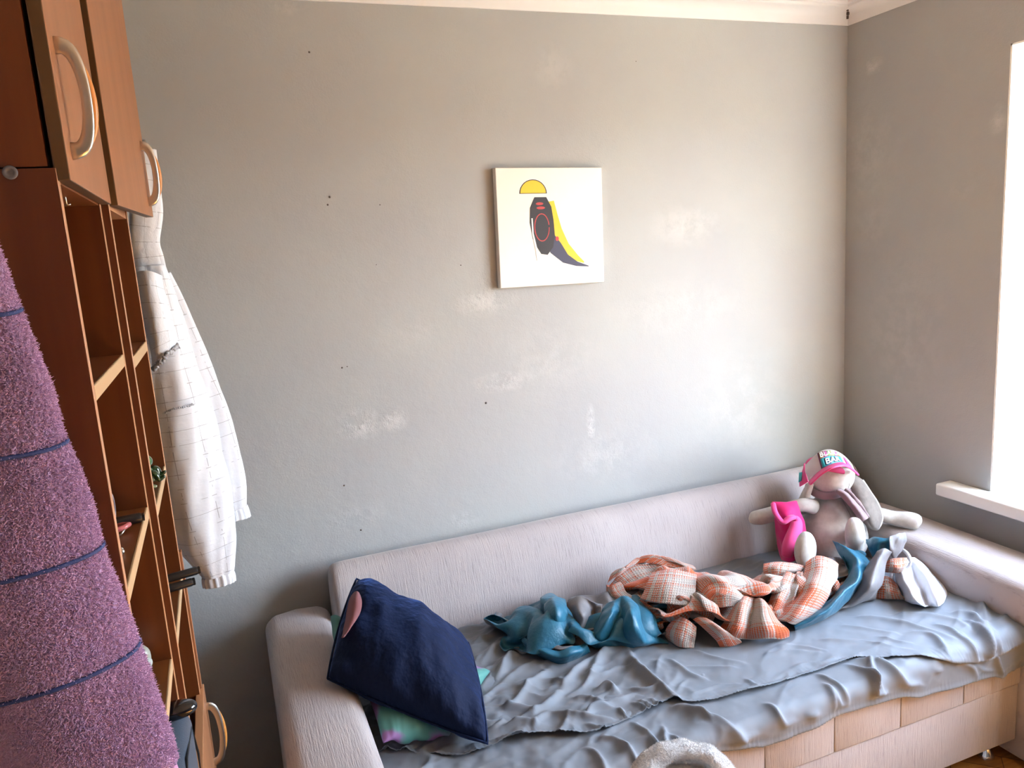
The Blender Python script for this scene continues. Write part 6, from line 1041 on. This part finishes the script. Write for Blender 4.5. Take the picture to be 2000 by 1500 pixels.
# ---------------------------------------------------------------- pink towel in the foreground
MTOW = mat('pink_terry', (0.44, 0.29, 0.46), 0.95, (160, .7, (1, 1, 1), .003), (9, (1, 1, 1), (0.39, 0.25, 0.41), .35, .65), sheen=.6, spec=.1)
MTOWH = mat('pink_terry_pile', (0.52, 0.35, 0.56), 0.9, None, (7, (1, 1, 1), (0.44, 0.285, 0.47), .35, .65), sheen=.5, spec=.1)
MSTR = mat('blue_braid', (0.014, 0.030, 0.13), 0.7, (500, .5, (1, 1, 1), .001))
YT = .80
edge = [(1.98, -.215), (1.88, -.195), (1.80, -.180), (1.716, -.168), (1.674, -.161), (1.598, -.147), (1.549, -.144), (1.487, -.131), (1.435, -.128), (1.380, -.118), (1.334, -.111), (1.270, -.101), (1.19, -.090), (1.12, -.083)]
def tow(zq, a):
    """point of the towel at height zq; a = angle round its cross-section, 0 at the right edge"""
    xr = np.interp(-zq, [-e[0] for e in edge], [e[1] for e in edge]); k = min(1, max(0, (1.98 - zq) / .85))
    w_ = .012 + .155 * k; ry = .016 + .040 * k
    f = 1 + .10 * k * math.sin(3 * a + 1.1) + .07 * math.sin(5 * a - 9 * zq) * k
    x = xr - w_ + w_ * math.cos(a); y = YT + ry * math.sin(a) * f + .010 * k * math.sin(26 * (x - xr) + 5 * zq)
    return Vector((x + .002 * noise.noise(Vector((a, zq * 22, 3))), y, zq - .018 * k * (1 - math.cos(a)) * .5))
tw = thing('towel', 'lilac-pink terry towel with thin blue stripes hanging in the foreground', 'towel', (-.25, YT, 1.9))
def towel_mesh(name, z0, z1, nz, m, par, swell=0, cap_=True):
    bm = bmesh.new(); seg = 96; R_ = []
    for i in range(nz + 1):
        zq = z0 + (z1 - z0) * i / nz; c_ = sum((tow(zq, 2 * PI * k / 8) for k in range(8)), Vector()) / 8; ring = []
        for k in range(seg):
            p = tow(zq, 2 * PI * k / seg); p += (p - c_).normalized() * swell; ring.append(bm.verts.new(p))
        R_.append(ring)
    for i in range(nz):
        for k in range(seg): bm.faces.new((R_[i][k], R_[i][(k + 1) % seg], R_[i + 1][(k + 1) % seg], R_[i + 1][k]))
    bm.faces.new(R_[0][::-1]); bm.faces.new(R_[-1]); return bm_ob(name, bm, m, par)
zs_ = [1.98, 1.685, 1.548, 1.442, 1.335, 1.205]
bodyT = towel_mesh('terry_body', 1.98, 1.205, 80, MTOW, tw)
towel_mesh('woven_hem', 1.2045, 1.10, 10, mat('smooth_pink_hem', (0.44, 0.22, 0.38), .8, (200, .3, (1, 1, 1), .001)), tw, -.002)
for zq in (1.672, 1.548, 1.442, 1.335):
    pts = []
    for k in range(97):
        a = 2 * PI * k / 96; p = tow(zq + .002 * math.sin(3 * a), a); c_ = Vector((p.x, YT, p.z)); q = tow(zq, a); d = Vector((math.cos(a) * .35, math.sin(a), 0)).normalized(); pts.append(p + d * .0016)
    bm = bmesh.new(); tube(bm, pts, .0021, 8, False); s_ = bm_ob('stripe', bm, MSTR, tw); s_['label'] = 'thin blue woven stripe'
def pile(o, count, length, m, seed=1, rnd=.4, rad=.0009, density=None):
    o.data.materials.append(m); o.modifiers.new('pile', 'PARTICLE_SYSTEM'); ps = o.particle_systems[-1]; st = ps.settings; ps.seed = seed
    st.type = 'HAIR'; st.count = count; st.hair_length = length; st.hair_step = 3; st.emit_from = 'FACE'; st.use_even_distribution = True
    st.brownian_factor = .0012; st.factor_random = .0; st.length_random = rnd if hasattr(st, 'length_random') else 0
    st.material = len(o.data.materials); st.root_radius = 1.0; st.tip_radius = .5; st.radius_scale = rad; st.render_step = 2; st.display_step = 2
    st.child_type = 'NONE'; return ps
pile(bodyT, 260000, .0026, MTOWH, 3, .4, .0010)

# ---------------------------------------------------------------- dark blue suitcase and the glossy case on it
MBLU = mat('slate_blue_canvas', (0.020, 0.036, 0.062), 0.8, (400, .4, (1, 1, 1), .001), sheen=.2); MGLO = mat('black_gloss', (0.004, 0.004, 0.006), 0.12, coat=.5)
MBK = mat('black_plastic', (0.006, 0.006, 0.007), 0.35)
sc_ = thing('fabric_box', 'dark blue rounded fabric case standing behind the pink towel', 'case', (-.3, 1.25, .72))
bm = bmesh.new(); box_bm(bm, -.50, -.128, 1.10, 1.415, .7185, .935, .035, 5); bm_ob('body', bm, MBLU, sc_, True, 60)
bm = bmesh.new()
tube(bm, [(-.1275, 1.13, .755), (-.1265, 1.125, .83), (-.1295, 1.15, .900), (-.131, 1.25, .918), (-.1295, 1.37, .900), (-.1265, 1.398, .83), (-.1275, 1.39, .755)], .0022, 8); bm_ob('piping', bm, MBK, sc_)
q = at(352, 1378, 'z', .93)
bm = bmesh.new(); bmesh.ops.create_uvsphere(bm, u_segments=36, v_segments=20, radius=1)
for v in bm.verts:
    c_ = v.co; v.co = Vector((-.162 + math.copysign(abs(c_.x) ** .7, c_.x) * .050, 1.35 + c_.y * .022, .9500 + math.copysign(abs(c_.z) ** .8, c_.z) * .0145))
tag(bm_ob('glasses_case', bm, MGLO, None), 'glossy black oval case lying on the dark blue fabric case', 'glasses case')

# ---------------------------------------------------------------- small things on the shelves
def cyl(name, p0, p1, r, m, par=None, prof=None, seg=24):
    bm = bmesh.new(); p0, p1 = Vector(p0), Vector(p1); d = p1 - p0
    pr = prof or [(0, .85), (.03, 1), (.97, 1), (1, .85)]
    tube(bm, [p0 + d * t for t, _ in pr], [r * s for _, s in pr], seg); return bm_ob(name, bm, m, par, True, 40)
Z2 = 1.2964
m1 = thing('black_tube', 'small black cosmetic tube lying on the middle shelf behind the towel', 'cosmetic tube', (-.18, 1.34, Z2))
cyl('barrel', (-.245, 1.325, Z2 + .0085), (-.150, 1.338, Z2 + .0085), .0082, MBK, m1); cyl('end_cap', (-.1495, 1.3381, Z2 + .0085), (-.146, 1.3386, Z2 + .0085), .0066, MBK, m1)
tp = thing('tape_roll', 'grey and white roll standing on the middle shelf at its far end', 'tape roll', (-.20, 1.39, Z2))
bm = bmesh.new(); c_ = Vector((-.205, 1.375, Z2 + .0225)); R0 = .022
for (ra, rb_) in ((.022, .015),):
    prof_ = [(ra, -.012), (ra, .012), (rb_, .012), (rb_, -.012)]; rings = []
    for (r, h) in prof_: rings.append([bm.verts.new(c_ + Vector((h, r * math.cos(2 * PI * k / 28), r * math.sin(2 * PI * k / 28)))) for k in range(28)])
    for i in range(4):
        for k in range(28): bm.faces.new((rings[i][k], rings[i][(k + 1) % 28], rings[(i + 1) % 4][(k + 1) % 28], rings[(i + 1) % 4][k]))
bm_ob('roll', bm, mat('grey_lilac_tape', (.26, .24, .28), .4), tp, True, 40)
cl = thing('hair_clip', 'pink looped hair clip lying on the middle shelf in front of the black tube', 'hair clip', (-.185, 1.30, Z2))
bm = bmesh.new(); tube(bm, [(-.215, 1.288, Z2 + .006), (-.190, 1.290, Z2 + .007), (-.172, 1.296, Z2 + .009), (-.166, 1.304, Z2 + .010), (-.175, 1.312, Z2 + .009), (-.215, 1.308, Z2 + .006)], .0042, 10); bm_ob('loop', bm, mat('rose_plastic', (.50, .13, .13), .25), cl)
bm = bmesh.new(); tube(bm, [(-.213, 1.281, Z2 + .002), (-.176, 1.283, Z2 + .0025), (-.171, 1.288, Z2 + .008)], .0016, 8); bm_ob('wire', bm, MSILV, cl)
bd_ = thing('bead_bracelet', 'small beaded bracelet on the middle shelf next to the near panel', 'bracelet', (-.17, 1.20, Z2))
for k in range(14):
    a = 2 * PI * k / 14; bm = bmesh.new(); bmesh.ops.create_uvsphere(bm, u_segments=12, v_segments=8, radius=.0042)
    bmesh.ops.translate(bm, verts=bm.verts, vec=(-.187 + .020 * math.cos(a), 1.195 + .020 * math.sin(a), Z2 + .0042)); bm_ob('bead', bm, MSILV, bd_)
# green glazed frog
MFR = mat('green_glaze', (0.045, 0.115, 0.035), 0.12, None, (18, (1, 1, 1), (0.16, 0.19, 0.11), .45, .6), coat=.6); MFRD = mat('dark_green_glaze', (0.008, 0.030, 0.008), .12, coat=.6)
Z3 = 1.2855; fr = thing('frog_figurine', 'small glazed green frog figurine on the shelf beside the white shirt', 'figurine', (-.16, 1.60, Z3))
fc = Vector((-.168, 1.60, Z3 + .024))
ellipsoid('body', fc, .026, .020, .022, MFR, fr, Matrix.Rotation(.35, 3, 'Y'), lambda q: Vector((q.x, q.y, q.z * (1 - .2 * q.x))), 28, 20)
hd = ellipsoid('head', fc + Vector((.004, 0, .026)), .019, .019, .015, MFR, fr, None, None, 28, 20)
for s in (-1, 1): ellipsoid('eye', fc + Vector((.006, s * .009, .041)), .0065, .0065, .0065, MFRD, hd, None, None, 16, 12)
for s in (-1, 1):
    limb('leg', [fc + Vector((.006, s * .016, .004)), fc + Vector((.024, s * .020, .006)), fc + Vector((.030, s * .019, -.008)), fc + Vector((.042, s * .017, -.002))], [.007, .009, .008, .004], MFRD, fr, .7, (0, 0, 1), 12, 12)
    limb('leg', [fc + Vector((-.010, s * .018, -.008)), fc + Vector((.004, s * .026, -.014)), fc + Vector((.026, s * .024, -.020))], [.008, .009, .004], MFR, fr, .7, (0, 0, 1), 12, 12)
# two black tubes sticking out over the lowest shelf of the second unit
Z4 = 1.0366
for (dy, dx, dz, dir_, lab) in ((.0, .0, .0085, .004, 'lower'), (.012, .012, .0258, .006, 'upper')):
    t_ = thing('black_tube', '%s of the two black tubes sticking out beside the white shirt' % lab, 'cosmetic tube', (-.13, 1.66 + dy, Z4), 'black tubes beside the shirt')
    cyl('barrel', (-.215, 1.655 + dy, Z4 + dz), (-.112 + dx, 1.675 + dy, Z4 + dz + dir_ * .5), .0088, MBK, t_); cyl('end_cap', (-.1118 + dx, 1.67504 + dy, Z4 + dz + dir_ * .5), (-.1075 + dx, 1.6759 + dy, Z4 + dz + dir_ * .51), .0080, MBK, t_)
# pale grey rounded dispenser and turquoise pack on the lowest shelf of the first unit
Z5 = 1.0106; ms_ = thing('air_freshener', 'pale grey rounded plastic dispenser on the lowest open shelf', 'dispenser', (-.21, 1.35, Z5))
cM = at(300, 1276, 'y', 1.36); ellipsoid('shell', Vector((-.215, 1.385, Z5 + .032)), .040, .024, .028, mat('grey_shell', (.30, .32, .28), .3), ms_, None, lambda q: Vector((q.x, q.y, math.copysign(abs(q.z) ** .75, q.z))), 32, 24)
ellipsoid('front_cover', Vector((-.209, 1.377, Z5 + .024)), .036, .022, .018, mat('pale_cover', (.38, .42, .40), .25), ms_, None, None, 32, 24)['label'] = 'paler front cover'
tb = thing('turquoise_pack', 'small turquoise pack with silver top beside the grey dispenser', 'pack', (-.19, 1.28, Z5))
box('pack_body', -.235, -.195, 1.312, 1.340, Z5, Z5 + .024, mat('turquoise_card', (.01, .17, .20), .3), tb, .002); box('pack_top', -.233, -.197, 1.314, 1.338, Z5 + .0245, Z5 + .031, MSILV, tb, .001)

# ---------------------------------------------------------------- white terry towel heaped on a stool in front of the sofa
pW = at(1312, 1470, 'y', 1.12)
st_ = thing('stool', 'round wooden stool in front of the sofa under the white towel', 'stool', (pW.x, 1.12, 0))
zt = pW.z - .16
bm = bmesh.new(); lathe(bm, [(.125, zt - .028), (.135, zt - .022), (.135, zt - .006), (.130, zt)], (pW.x, 1.12, 0), seg=40); bm_ob('seat', bm, MW, st_, True, 40)
for k in range(4):
    a = PI / 4 + PI / 2 * k; bm = bmesh.new(); tube(bm, [(pW.x + .095 * math.cos(a), 1.12 + .095 * math.sin(a), zt - .028), (pW.x + .15 * math.cos(a), 1.12 + .15 * math.sin(a), 0)], [.016, .013], 14); bm_ob('leg', bm, MW, st_)
MWT = mat('white_terry', (0.56, 0.56, 0.57), 0.95, (220, .8, (1, 1, 1), .004), sheen=.5, spec=.1)
wt = thing('white_towel', 'greyish white terry towel heaped at the bottom edge in front of the sofa', 'towel', (pW.x, 1.12, zt))
def hump(name, pts, rad, flat):
    o = limb(name, pts, rad, MWT, wt, flat, (0, 0, 1), 28, 50, 1)
    for v in o.data.vertices:
        q = noise.noise_vector(v.co * 26); v.co += q * .006; v.co.z = max(v.co.z, zt + .001)
    return o
cx, cz = pW.x, pW.z
o0 = hump('fold', [Vector((cx - .10, 1.12, zt + .04)), Vector((cx - .04, 1.13, zt + .065)), Vector((cx + .05, 1.13, zt + .065)), Vector((cx + .11, 1.10, zt + .04))], [.05, .065, .065, .05], .95)
o1 = hump('fold', [Vector((cx - .100, 1.09, zt + .05)), Vector((cx - .078, 1.11, cz - .040)), Vector((cx - .04, 1.13, cz - .017)), Vector((cx + .0, 1.14, cz - .012)), Vector((cx + .045, 1.13, cz - .022)), Vector((cx + .085, 1.11, cz - .042)), Vector((cx + .13, 1.08, zt + .05))], [.022, .026, .024, .024, .026, .028, .026], .8)
o2 = hump('fold', [Vector((cx - .085, 1.06, zt + .05)), Vector((cx - .045, 1.07, cz - .058)), Vector((cx + .01, 1.08, cz - .045)), Vector((cx + .06, 1.07, cz - .06)), Vector((cx + .11, 1.04, zt + .04))], [.026, .028, .026, .028, .026], .8)
pile(o1, 16000, .0016, MWT, 5, .4, .0006); pile(o2, 12000, .0016, MWT, 6, .4, .0006)
# peg on the cupboard side from which the shirt hangs (hidden behind the door in the photo)
tp_ = at(283, 290, 'y', YS)
bm = bmesh.new(); tube(bm, [(-.168, 1.815, tp_.z + .012), (-.150, 1.86, tp_.z + .010), (tp_.x - .01, YS - .02, tp_.z + .004), (tp_.x, YS + .005, tp_.z + .006), (tp_.x, YS + .010, tp_.z + .018)], .004, 10); bm_ob('peg', bm, MSILV, c2_)
bm = bmesh.new(); lp_ = [tp_ + Vector((.010 * math.cos(a), 0, .010 * math.sin(a) + .002)) for a in [2 * PI * k / 16 for k in range(17)]]
tube(bm, lp_, .0018, 8, False); bm_ob('hanging_loop', bm, MCHK, sh)

# ---------------------------------------------------------------- the two heaped blankets
tb_ = thing('reversible_blanket', 'teal and grey reversible satin blanket crumpled under the orange plaid', 'blanket', (1.4, 1.95, ZS))
near_doll = (TEAL_GRID[..., 0] > 1.86) & (TEAL_GRID[..., 1] > 1.95)     # stays under the doll
TEAL_GRID[..., 2] = np.where(near_doll, np.minimum(TEAL_GRID[..., 2], .515), TEAL_GRID[..., 2])
cloth_from_grid('crumpled_cloth', TEAL_GRID, [MTEAL, MGREY], tb_, size=(2.1, .9), back=True, lv=2)
Z_ = lambda pts, z: [(x, y, 'z', z + dz) for (x, y, dz) in pts]
def fold(name, rows, m, par, n=(26, 30), wob=.006, seed=1, wsc=16, size=(.3, .4), back=False, thick=.003):
    return patch(name, [[(x, y, 'z', z) for (x, y, z) in r] for r in rows], m, par, thick, n, wob, seed, wsc, back, size)
fold('outer_fold', [[(1626, 1053, .625), (1638, 1060, .635), (1655, 1070, .62)], [(1640, 1082, .60), (1664, 1075, .625), (1688, 1086, .59)], [(1652, 1105, .57), (1678, 1100, .605), (1700, 1108, .57)],
       [(1652, 1130, .55), (1674, 1128, .585), (1694, 1130, .54)], [(1634, 1158, .53), (1652, 1158, .565), (1668, 1160, .52)], [(1600, 1186, .50), (1622, 1186, .54), (1638, 1192, .49)], [(1566, 1206, .485), (1588, 1210, .515), (1606, 1212, .475)], [(1545, 1214, .475), (1550, 1224, .495), (1552, 1232, .472)]], MTEAL, tb_, (26, 60), .009, 3, 20)['label'] = 'teal side of the blanket'
fold('grey_fold', [[(1712, 1076, .64), (1728, 1072, .645), (1742, 1078, .63)], [(1700, 1092, .61), (1716, 1092, .625), (1731, 1096, .60)], [(1690, 1112, .575), (1708, 1114, .60), (1724, 1120, .575)],
       [(1676, 1134, .54), (1699, 1138, .575), (1722, 1144, .54)], [(1658, 1160, .505), (1686, 1160, .54), (1712, 1168, .49)], [(1640, 1182, .478), (1664, 1180, .50), (1700, 1172, .474)], [(1630, 1198, .472), (1650, 1190, .485), (1684, 1176, .472)]], MGREY, tb_, (26, 50), .008, 4, 18)['label'] = 'grey side of the blanket'
fold('raised_tip', [[(1690, 1052, .63), (1708, 1050, .65), (1724, 1050, .66), (1742, 1052, .665)], [(1694, 1066, .62), (1708, 1060, .645), (1724, 1057, .655), (1740, 1060, .655)],
       [(1700, 1078, .60), (1714, 1070, .63), (1728, 1066, .635), (1738, 1072, .63)], [(1706, 1088, .585), (1718, 1080, .61), (1730, 1076, .615), (1738, 1082, .60)]], MTEAL, tb_, (26, 26), .007, 6, 30)['label'] = 'teal side of the blanket'
fold('raised_tip', [[(1738, 1050, .67), (1748, 1044, .675), (1760, 1040, .67), (1769, 1044, .65)], [(1738, 1058, .66), (1748, 1060, .65), (1758, 1056, .655), (1768, 1058, .635)],
       [(1738, 1072, .635), (1746, 1076, .625), (1754, 1074, .62), (1762, 1074, .61)], [(1740, 1084, .60), (1746, 1090, .59), (1750, 1090, .59), (1754, 1086, .59)]], MGREY, tb_, (26, 26), .007, 8, 30)['label'] = 'grey side of the blanket'
fold('teal_flap', [[(1062, 1174, .565), (1080, 1167, .585), (1104, 1171, .57)], [(1064, 1190, .58), (1084, 1184, .605), (1108, 1190, .58)], [(1067, 1212, .55), (1088, 1212, .575), (1112, 1210, .55)], [(1070, 1228, .515), (1090, 1233, .53), (1114, 1228, .515)]], MTEAL, tb_, (24, 24), .006, 7, 16)['label'] = 'teal flap of the blanket'
fold('grey_flap', [[(1106, 1176, .57), (1128, 1165, .59), (1158, 1176, .585), (1178, 1176, .57)], [(1114, 1196, .56), (1134, 1192, .585), (1160, 1192, .555), (1176, 1190, .575)], [(1122, 1222, .53), (1142, 1216, .555), (1158, 1212, .53), (1170, 1208, .555)], [(1112, 1246, .50), (1128, 1244, .52), (1148, 1234, .50), (1166, 1222, .53)]], MGREY, tb_, (30, 26), .008, 9, 20)['label'] = 'grey side of the blanket'
fold('teal_fan', [[(1186, 1180, .575), (1198, 1169, .595), (1214, 1163, .60), (1230, 1166, .595), (1242, 1178, .575)], [(1168, 1204, .555), (1192, 1198, .59), (1212, 1200, .565), (1232, 1196, .595), (1250, 1204, .565)],
       [(1152, 1228, .52), (1178, 1226, .56), (1208, 1230, .53), (1236, 1224, .57), (1260, 1226, .53)], [(1138, 1246, .49), (1172, 1252, .52), (1210, 1254, .495), (1248, 1250, .525), (1284, 1244, .49)], [(1130, 1252, .474), (1172, 1266, .485), (1214, 1268, .474), (1262, 1262, .485), (1306, 1256, .473)]], MTEAL, tb_, (44, 36), .009, 11, 24)['label'] = 'teal fan of folds'
fold('teal_hem', [[(1010, 1232, .50), (1007, 1244, .495), (1014, 1258, .473)], [(1030, 1248, .515), (1034, 1262, .51), (1040, 1276, .473)], [(1056, 1262, .52), (1060, 1276, .515), (1066, 1290, .473)], [(1084, 1270, .52), (1090, 1286, .51), (1092, 1298, .473)], [(1114, 1264, .525), (1122, 1276, .515), (1126, 1290, .473)], [(1146, 1258, .51), (1150, 1266, .50), (1154, 1275, .473)]], MTEAL, tb_, (20, 50), .007, 13, 22)['label'] = 'teal hem of the blanket'
fold('grey_inside', [[(1016, 1222, .515), (1040, 1228, .53), (1060, 1240, .53)], [(1030, 1236, .51), (1056, 1246, .53), (1078, 1252, .52)], [(1050, 1256, .505), (1074, 1262, .515), (1096, 1262, .52)], [(1076, 1266, .50), (1098, 1270, .515), (1120, 1262, .52)]], MGREY, tb_, (24, 24), .007, 15, 18)['label'] = 'grey side of the blanket'
fold('teal_edge', [[(1000, 1232, .49), (1006, 1236, .50), (1012, 1240, .49)], [(1002, 1216, .51), (1010, 1220, .53), (1020, 1224, .51)], [(1012, 1202, .52), (1024, 1204, .545), (1034, 1210, .52)], [(1036, 1194, .52), (1046, 1196, .54), (1056, 1202, .52)], [(1064, 1190, .52), (1070, 1194, .53), (1074, 1200, .52)]], MTEAL, tb_, (16, 34), .006, 16, 22)['label'] = 'teal hem of the blanket'

pb = thing('plaid_blanket', 'orange and cream waffle plaid blanket heaped on the middle of the sofa', 'blanket', (1.5, 1.95, ZS + .02))
cloth_from_grid('crumpled_cloth', PLAID_GRID * np.array((1, 1, .86)) + np.array((0, 0, .066)), MPLAID, pb, size=(1.55, 1.1), thick=.005, lv=2)
fold('folded_flap', [[(1272, 1120, .600), (1312, 1114, .615), (1360, 1124, .60)], [(1266, 1138, .605), (1308, 1136, .62), (1360, 1142, .605)], [(1257, 1156, .59), (1302, 1158, .605), (1356, 1164, .59)], [(1250, 1170, .575), (1298, 1180, .58), (1352, 1184, .57)]], MPLAID, pb, (30, 24), .005, 21, 12, (.22, .13), thick=.007)
fold('right_fold', [[(1574, 1100, .60), (1600, 1086, .62), (1620, 1090, .615), (1637, 1104, .59)], [(1570, 1122, .585), (1596, 1114, .61), (1616, 1116, .605), (1636, 1128, .58)], [(1562, 1148, .565), (1588, 1142, .595), (1608, 1146, .585), (1625, 1152, .56)], [(1548, 1174, .54), (1572, 1172, .57), (1592, 1176, .56), (1606, 1182, .53)],
       [(1526, 1196, .52), (1552, 1200, .545), (1570, 1204, .53), (1584, 1206, .50)], [(1506, 1208, .51), (1532, 1214, .525), (1546, 1218, .51), (1556, 1220, .49)]], MPLAID, pb, (30, 44), .007, 22, 15, (.20, .33), thick=.007)
fold('back_fold', [[(1490, 1102, .59), (1520, 1098, .60), (1550, 1102, .60), (1576, 1106, .59)], [(1490, 1114, .585), (1516, 1110, .605), (1546, 1112, .60), (1566, 1116, .58)], [(1496, 1126, .57), (1516, 1124, .585), (1536, 1122, .58), (1552, 1120, .57)]], MPLAID, pb, (30, 16), .005, 23, 15, (.22, .07), thick=.007)
fold('front_fold', [[(1446, 1170, .575), (1458, 1166, .59), (1472, 1170, .575), (1484, 1170, .59), (1498, 1180, .57)],
       [(1434, 1188, .565), (1452, 1184, .585), (1470, 1192, .56), (1490, 1188, .58), (1510, 1198, .555)],
       [(1420, 1208, .54), (1442, 1206, .565), (1466, 1214, .535), (1492, 1208, .56), (1524, 1214, .53)],
       [(1408, 1228, .51), (1434, 1230, .535), (1462, 1236, .505), (1496, 1230, .53), (1540, 1230, .505)],
       [(1398, 1242, .484), (1430, 1246, .50), (1462, 1250, .480), (1500, 1248, .495), (1543, 1244, .478)]], MPLAID, pb, (50, 40), .007, 24, 17, (.28, .24), thick=.007)
fold('upper_fold', [[(1382, 1148, .60), (1410, 1140, .61), (1440, 1146, .605), (1462, 1160, .58)], [(1384, 1164, .59), (1410, 1160, .605), (1438, 1164, .60), (1458, 1172, .575)], [(1390, 1182, .565), (1412, 1184, .575), (1434, 1184, .57), (1450, 1184, .555)]], MPLAID, pb, (30, 22), .007, 30, 18, (.24, .12), thick=.007)
fold('ruched_fold', [[(1524, 1128, .585), (1536, 1118, .60), (1552, 1122, .59), (1566, 1118, .595)], [(1516, 1150, .565), (1530, 1142, .585), (1546, 1148, .57), (1560, 1142, .58)], [(1504, 1172, .55), (1520, 1168, .57), (1534, 1174, .55), (1550, 1168, .56)], [(1496, 1192, .525), (1512, 1192, .54), (1528, 1196, .52), (1542, 1192, .525)]], MPLAID, pb, (30, 30), .008, 31, 22, (.18, .22), thick=.007)
fold('back_roll', [[(1186, 1140, .56), (1194, 1122, .585), (1214, 1112, .57)], [(1206, 1124, .585), (1220, 1108, .61), (1240, 1106, .595)], [(1232, 1108, .60), (1250, 1090, .625), (1270, 1096, .61)], [(1262, 1100, .61), (1284, 1086, .63), (1302, 1096, .615)], [(1300, 1106, .60), (1322, 1096, .615), (1338, 1106, .605)], [(1336, 1116, .59), (1350, 1104, .60), (1358, 1112, .59)]], MPLAID, pb, (22, 60), .006, 32, 20, (.12, .40), thick=.007)
fold('inner_cloth', [[(1188, 1146, .55), (1206, 1124, .58), (1240, 1106, .60), (1284, 1098, .61), (1346, 1108, .60)], [(1200, 1166, .53), (1228, 1148, .55), (1262, 1134, .57), (1300, 1128, .57), (1350, 1132, .57)], [(1222, 1186, .51), (1250, 1182, .53), (1276, 1176, .54), (1306, 1172, .54), (1350, 1166, .54)]], MPLAID, pb, (44, 24), .008, 35, 20, (.30, .16), thick=.007)
fold('left_edge', [[(1184, 1142, .555), (1196, 1146, .57), (1212, 1140, .57)], [(1188, 1162, .535), (1206, 1166, .555), (1228, 1160, .56)], [(1208, 1180, .525), (1232, 1184, .545), (1256, 1176, .56)], [(1244, 1200, .51), (1266, 1200, .535), (1290, 1192, .545)], [(1290, 1212, .50), (1306, 1212, .52), (1324, 1204, .535)]], MPLAID, pb, (24, 50), .007, 33, 22, (.14, .34), thick=.007)
fold('corner_flap', [[(1322, 1208, .54), (1340, 1212, .55), (1362, 1224, .535)], [(1304, 1226, .515), (1332, 1228, .535), (1362, 1240, .515)], [(1298, 1236, .49), (1326, 1248, .51), (1360, 1254, .49)], [(1302, 1244, .475), (1328, 1262, .482), (1358, 1266, .475)]], MPLAID, pb, (26, 26), .006, 25, 20, (.15, .14), thick=.007)
fold('front_roll', [[(1352, 1210, .55), (1372, 1206, .56), (1396, 1218, .545)], [(1372, 1226, .535), (1396, 1222, .55), (1416, 1232, .53)], [(1394, 1244, .51), (1416, 1238, .525), (1436, 1244, .505)], [(1404, 1262, .475), (1426, 1260, .48), (1448, 1254, .475)]], MPLAID, pb, (26, 30), .007, 26, 20, (.14, .20), thick=.007)
# far corner of the plaid blanket curling out between the grey fold and the T-shirt
fold('curled_corner', [[(1730, 1098, .585), (1748, 1092, .60), (1772, 1090, .60)], [(1728, 1106, .565), (1748, 1108, .59), (1770, 1104, .585)], [(1726, 1116, .545), (1744, 1118, .56), (1760, 1118, .56)]], MPLAID, pb, (24, 16), .004, 27, 20, (.12, .06), thick=.007)
fold('tucked_corner', [[(1716, 1130, .52), (1734, 1128, .53), (1750, 1140, .52)], [(1714, 1150, .50), (1736, 1152, .51), (1756, 1158, .50)], [(1712, 1168, .474), (1738, 1172, .478), (1768, 1172, .474)]], MPLAID, pb, (24, 20), .006, 28, 20, (.10, .10), thick=.007)
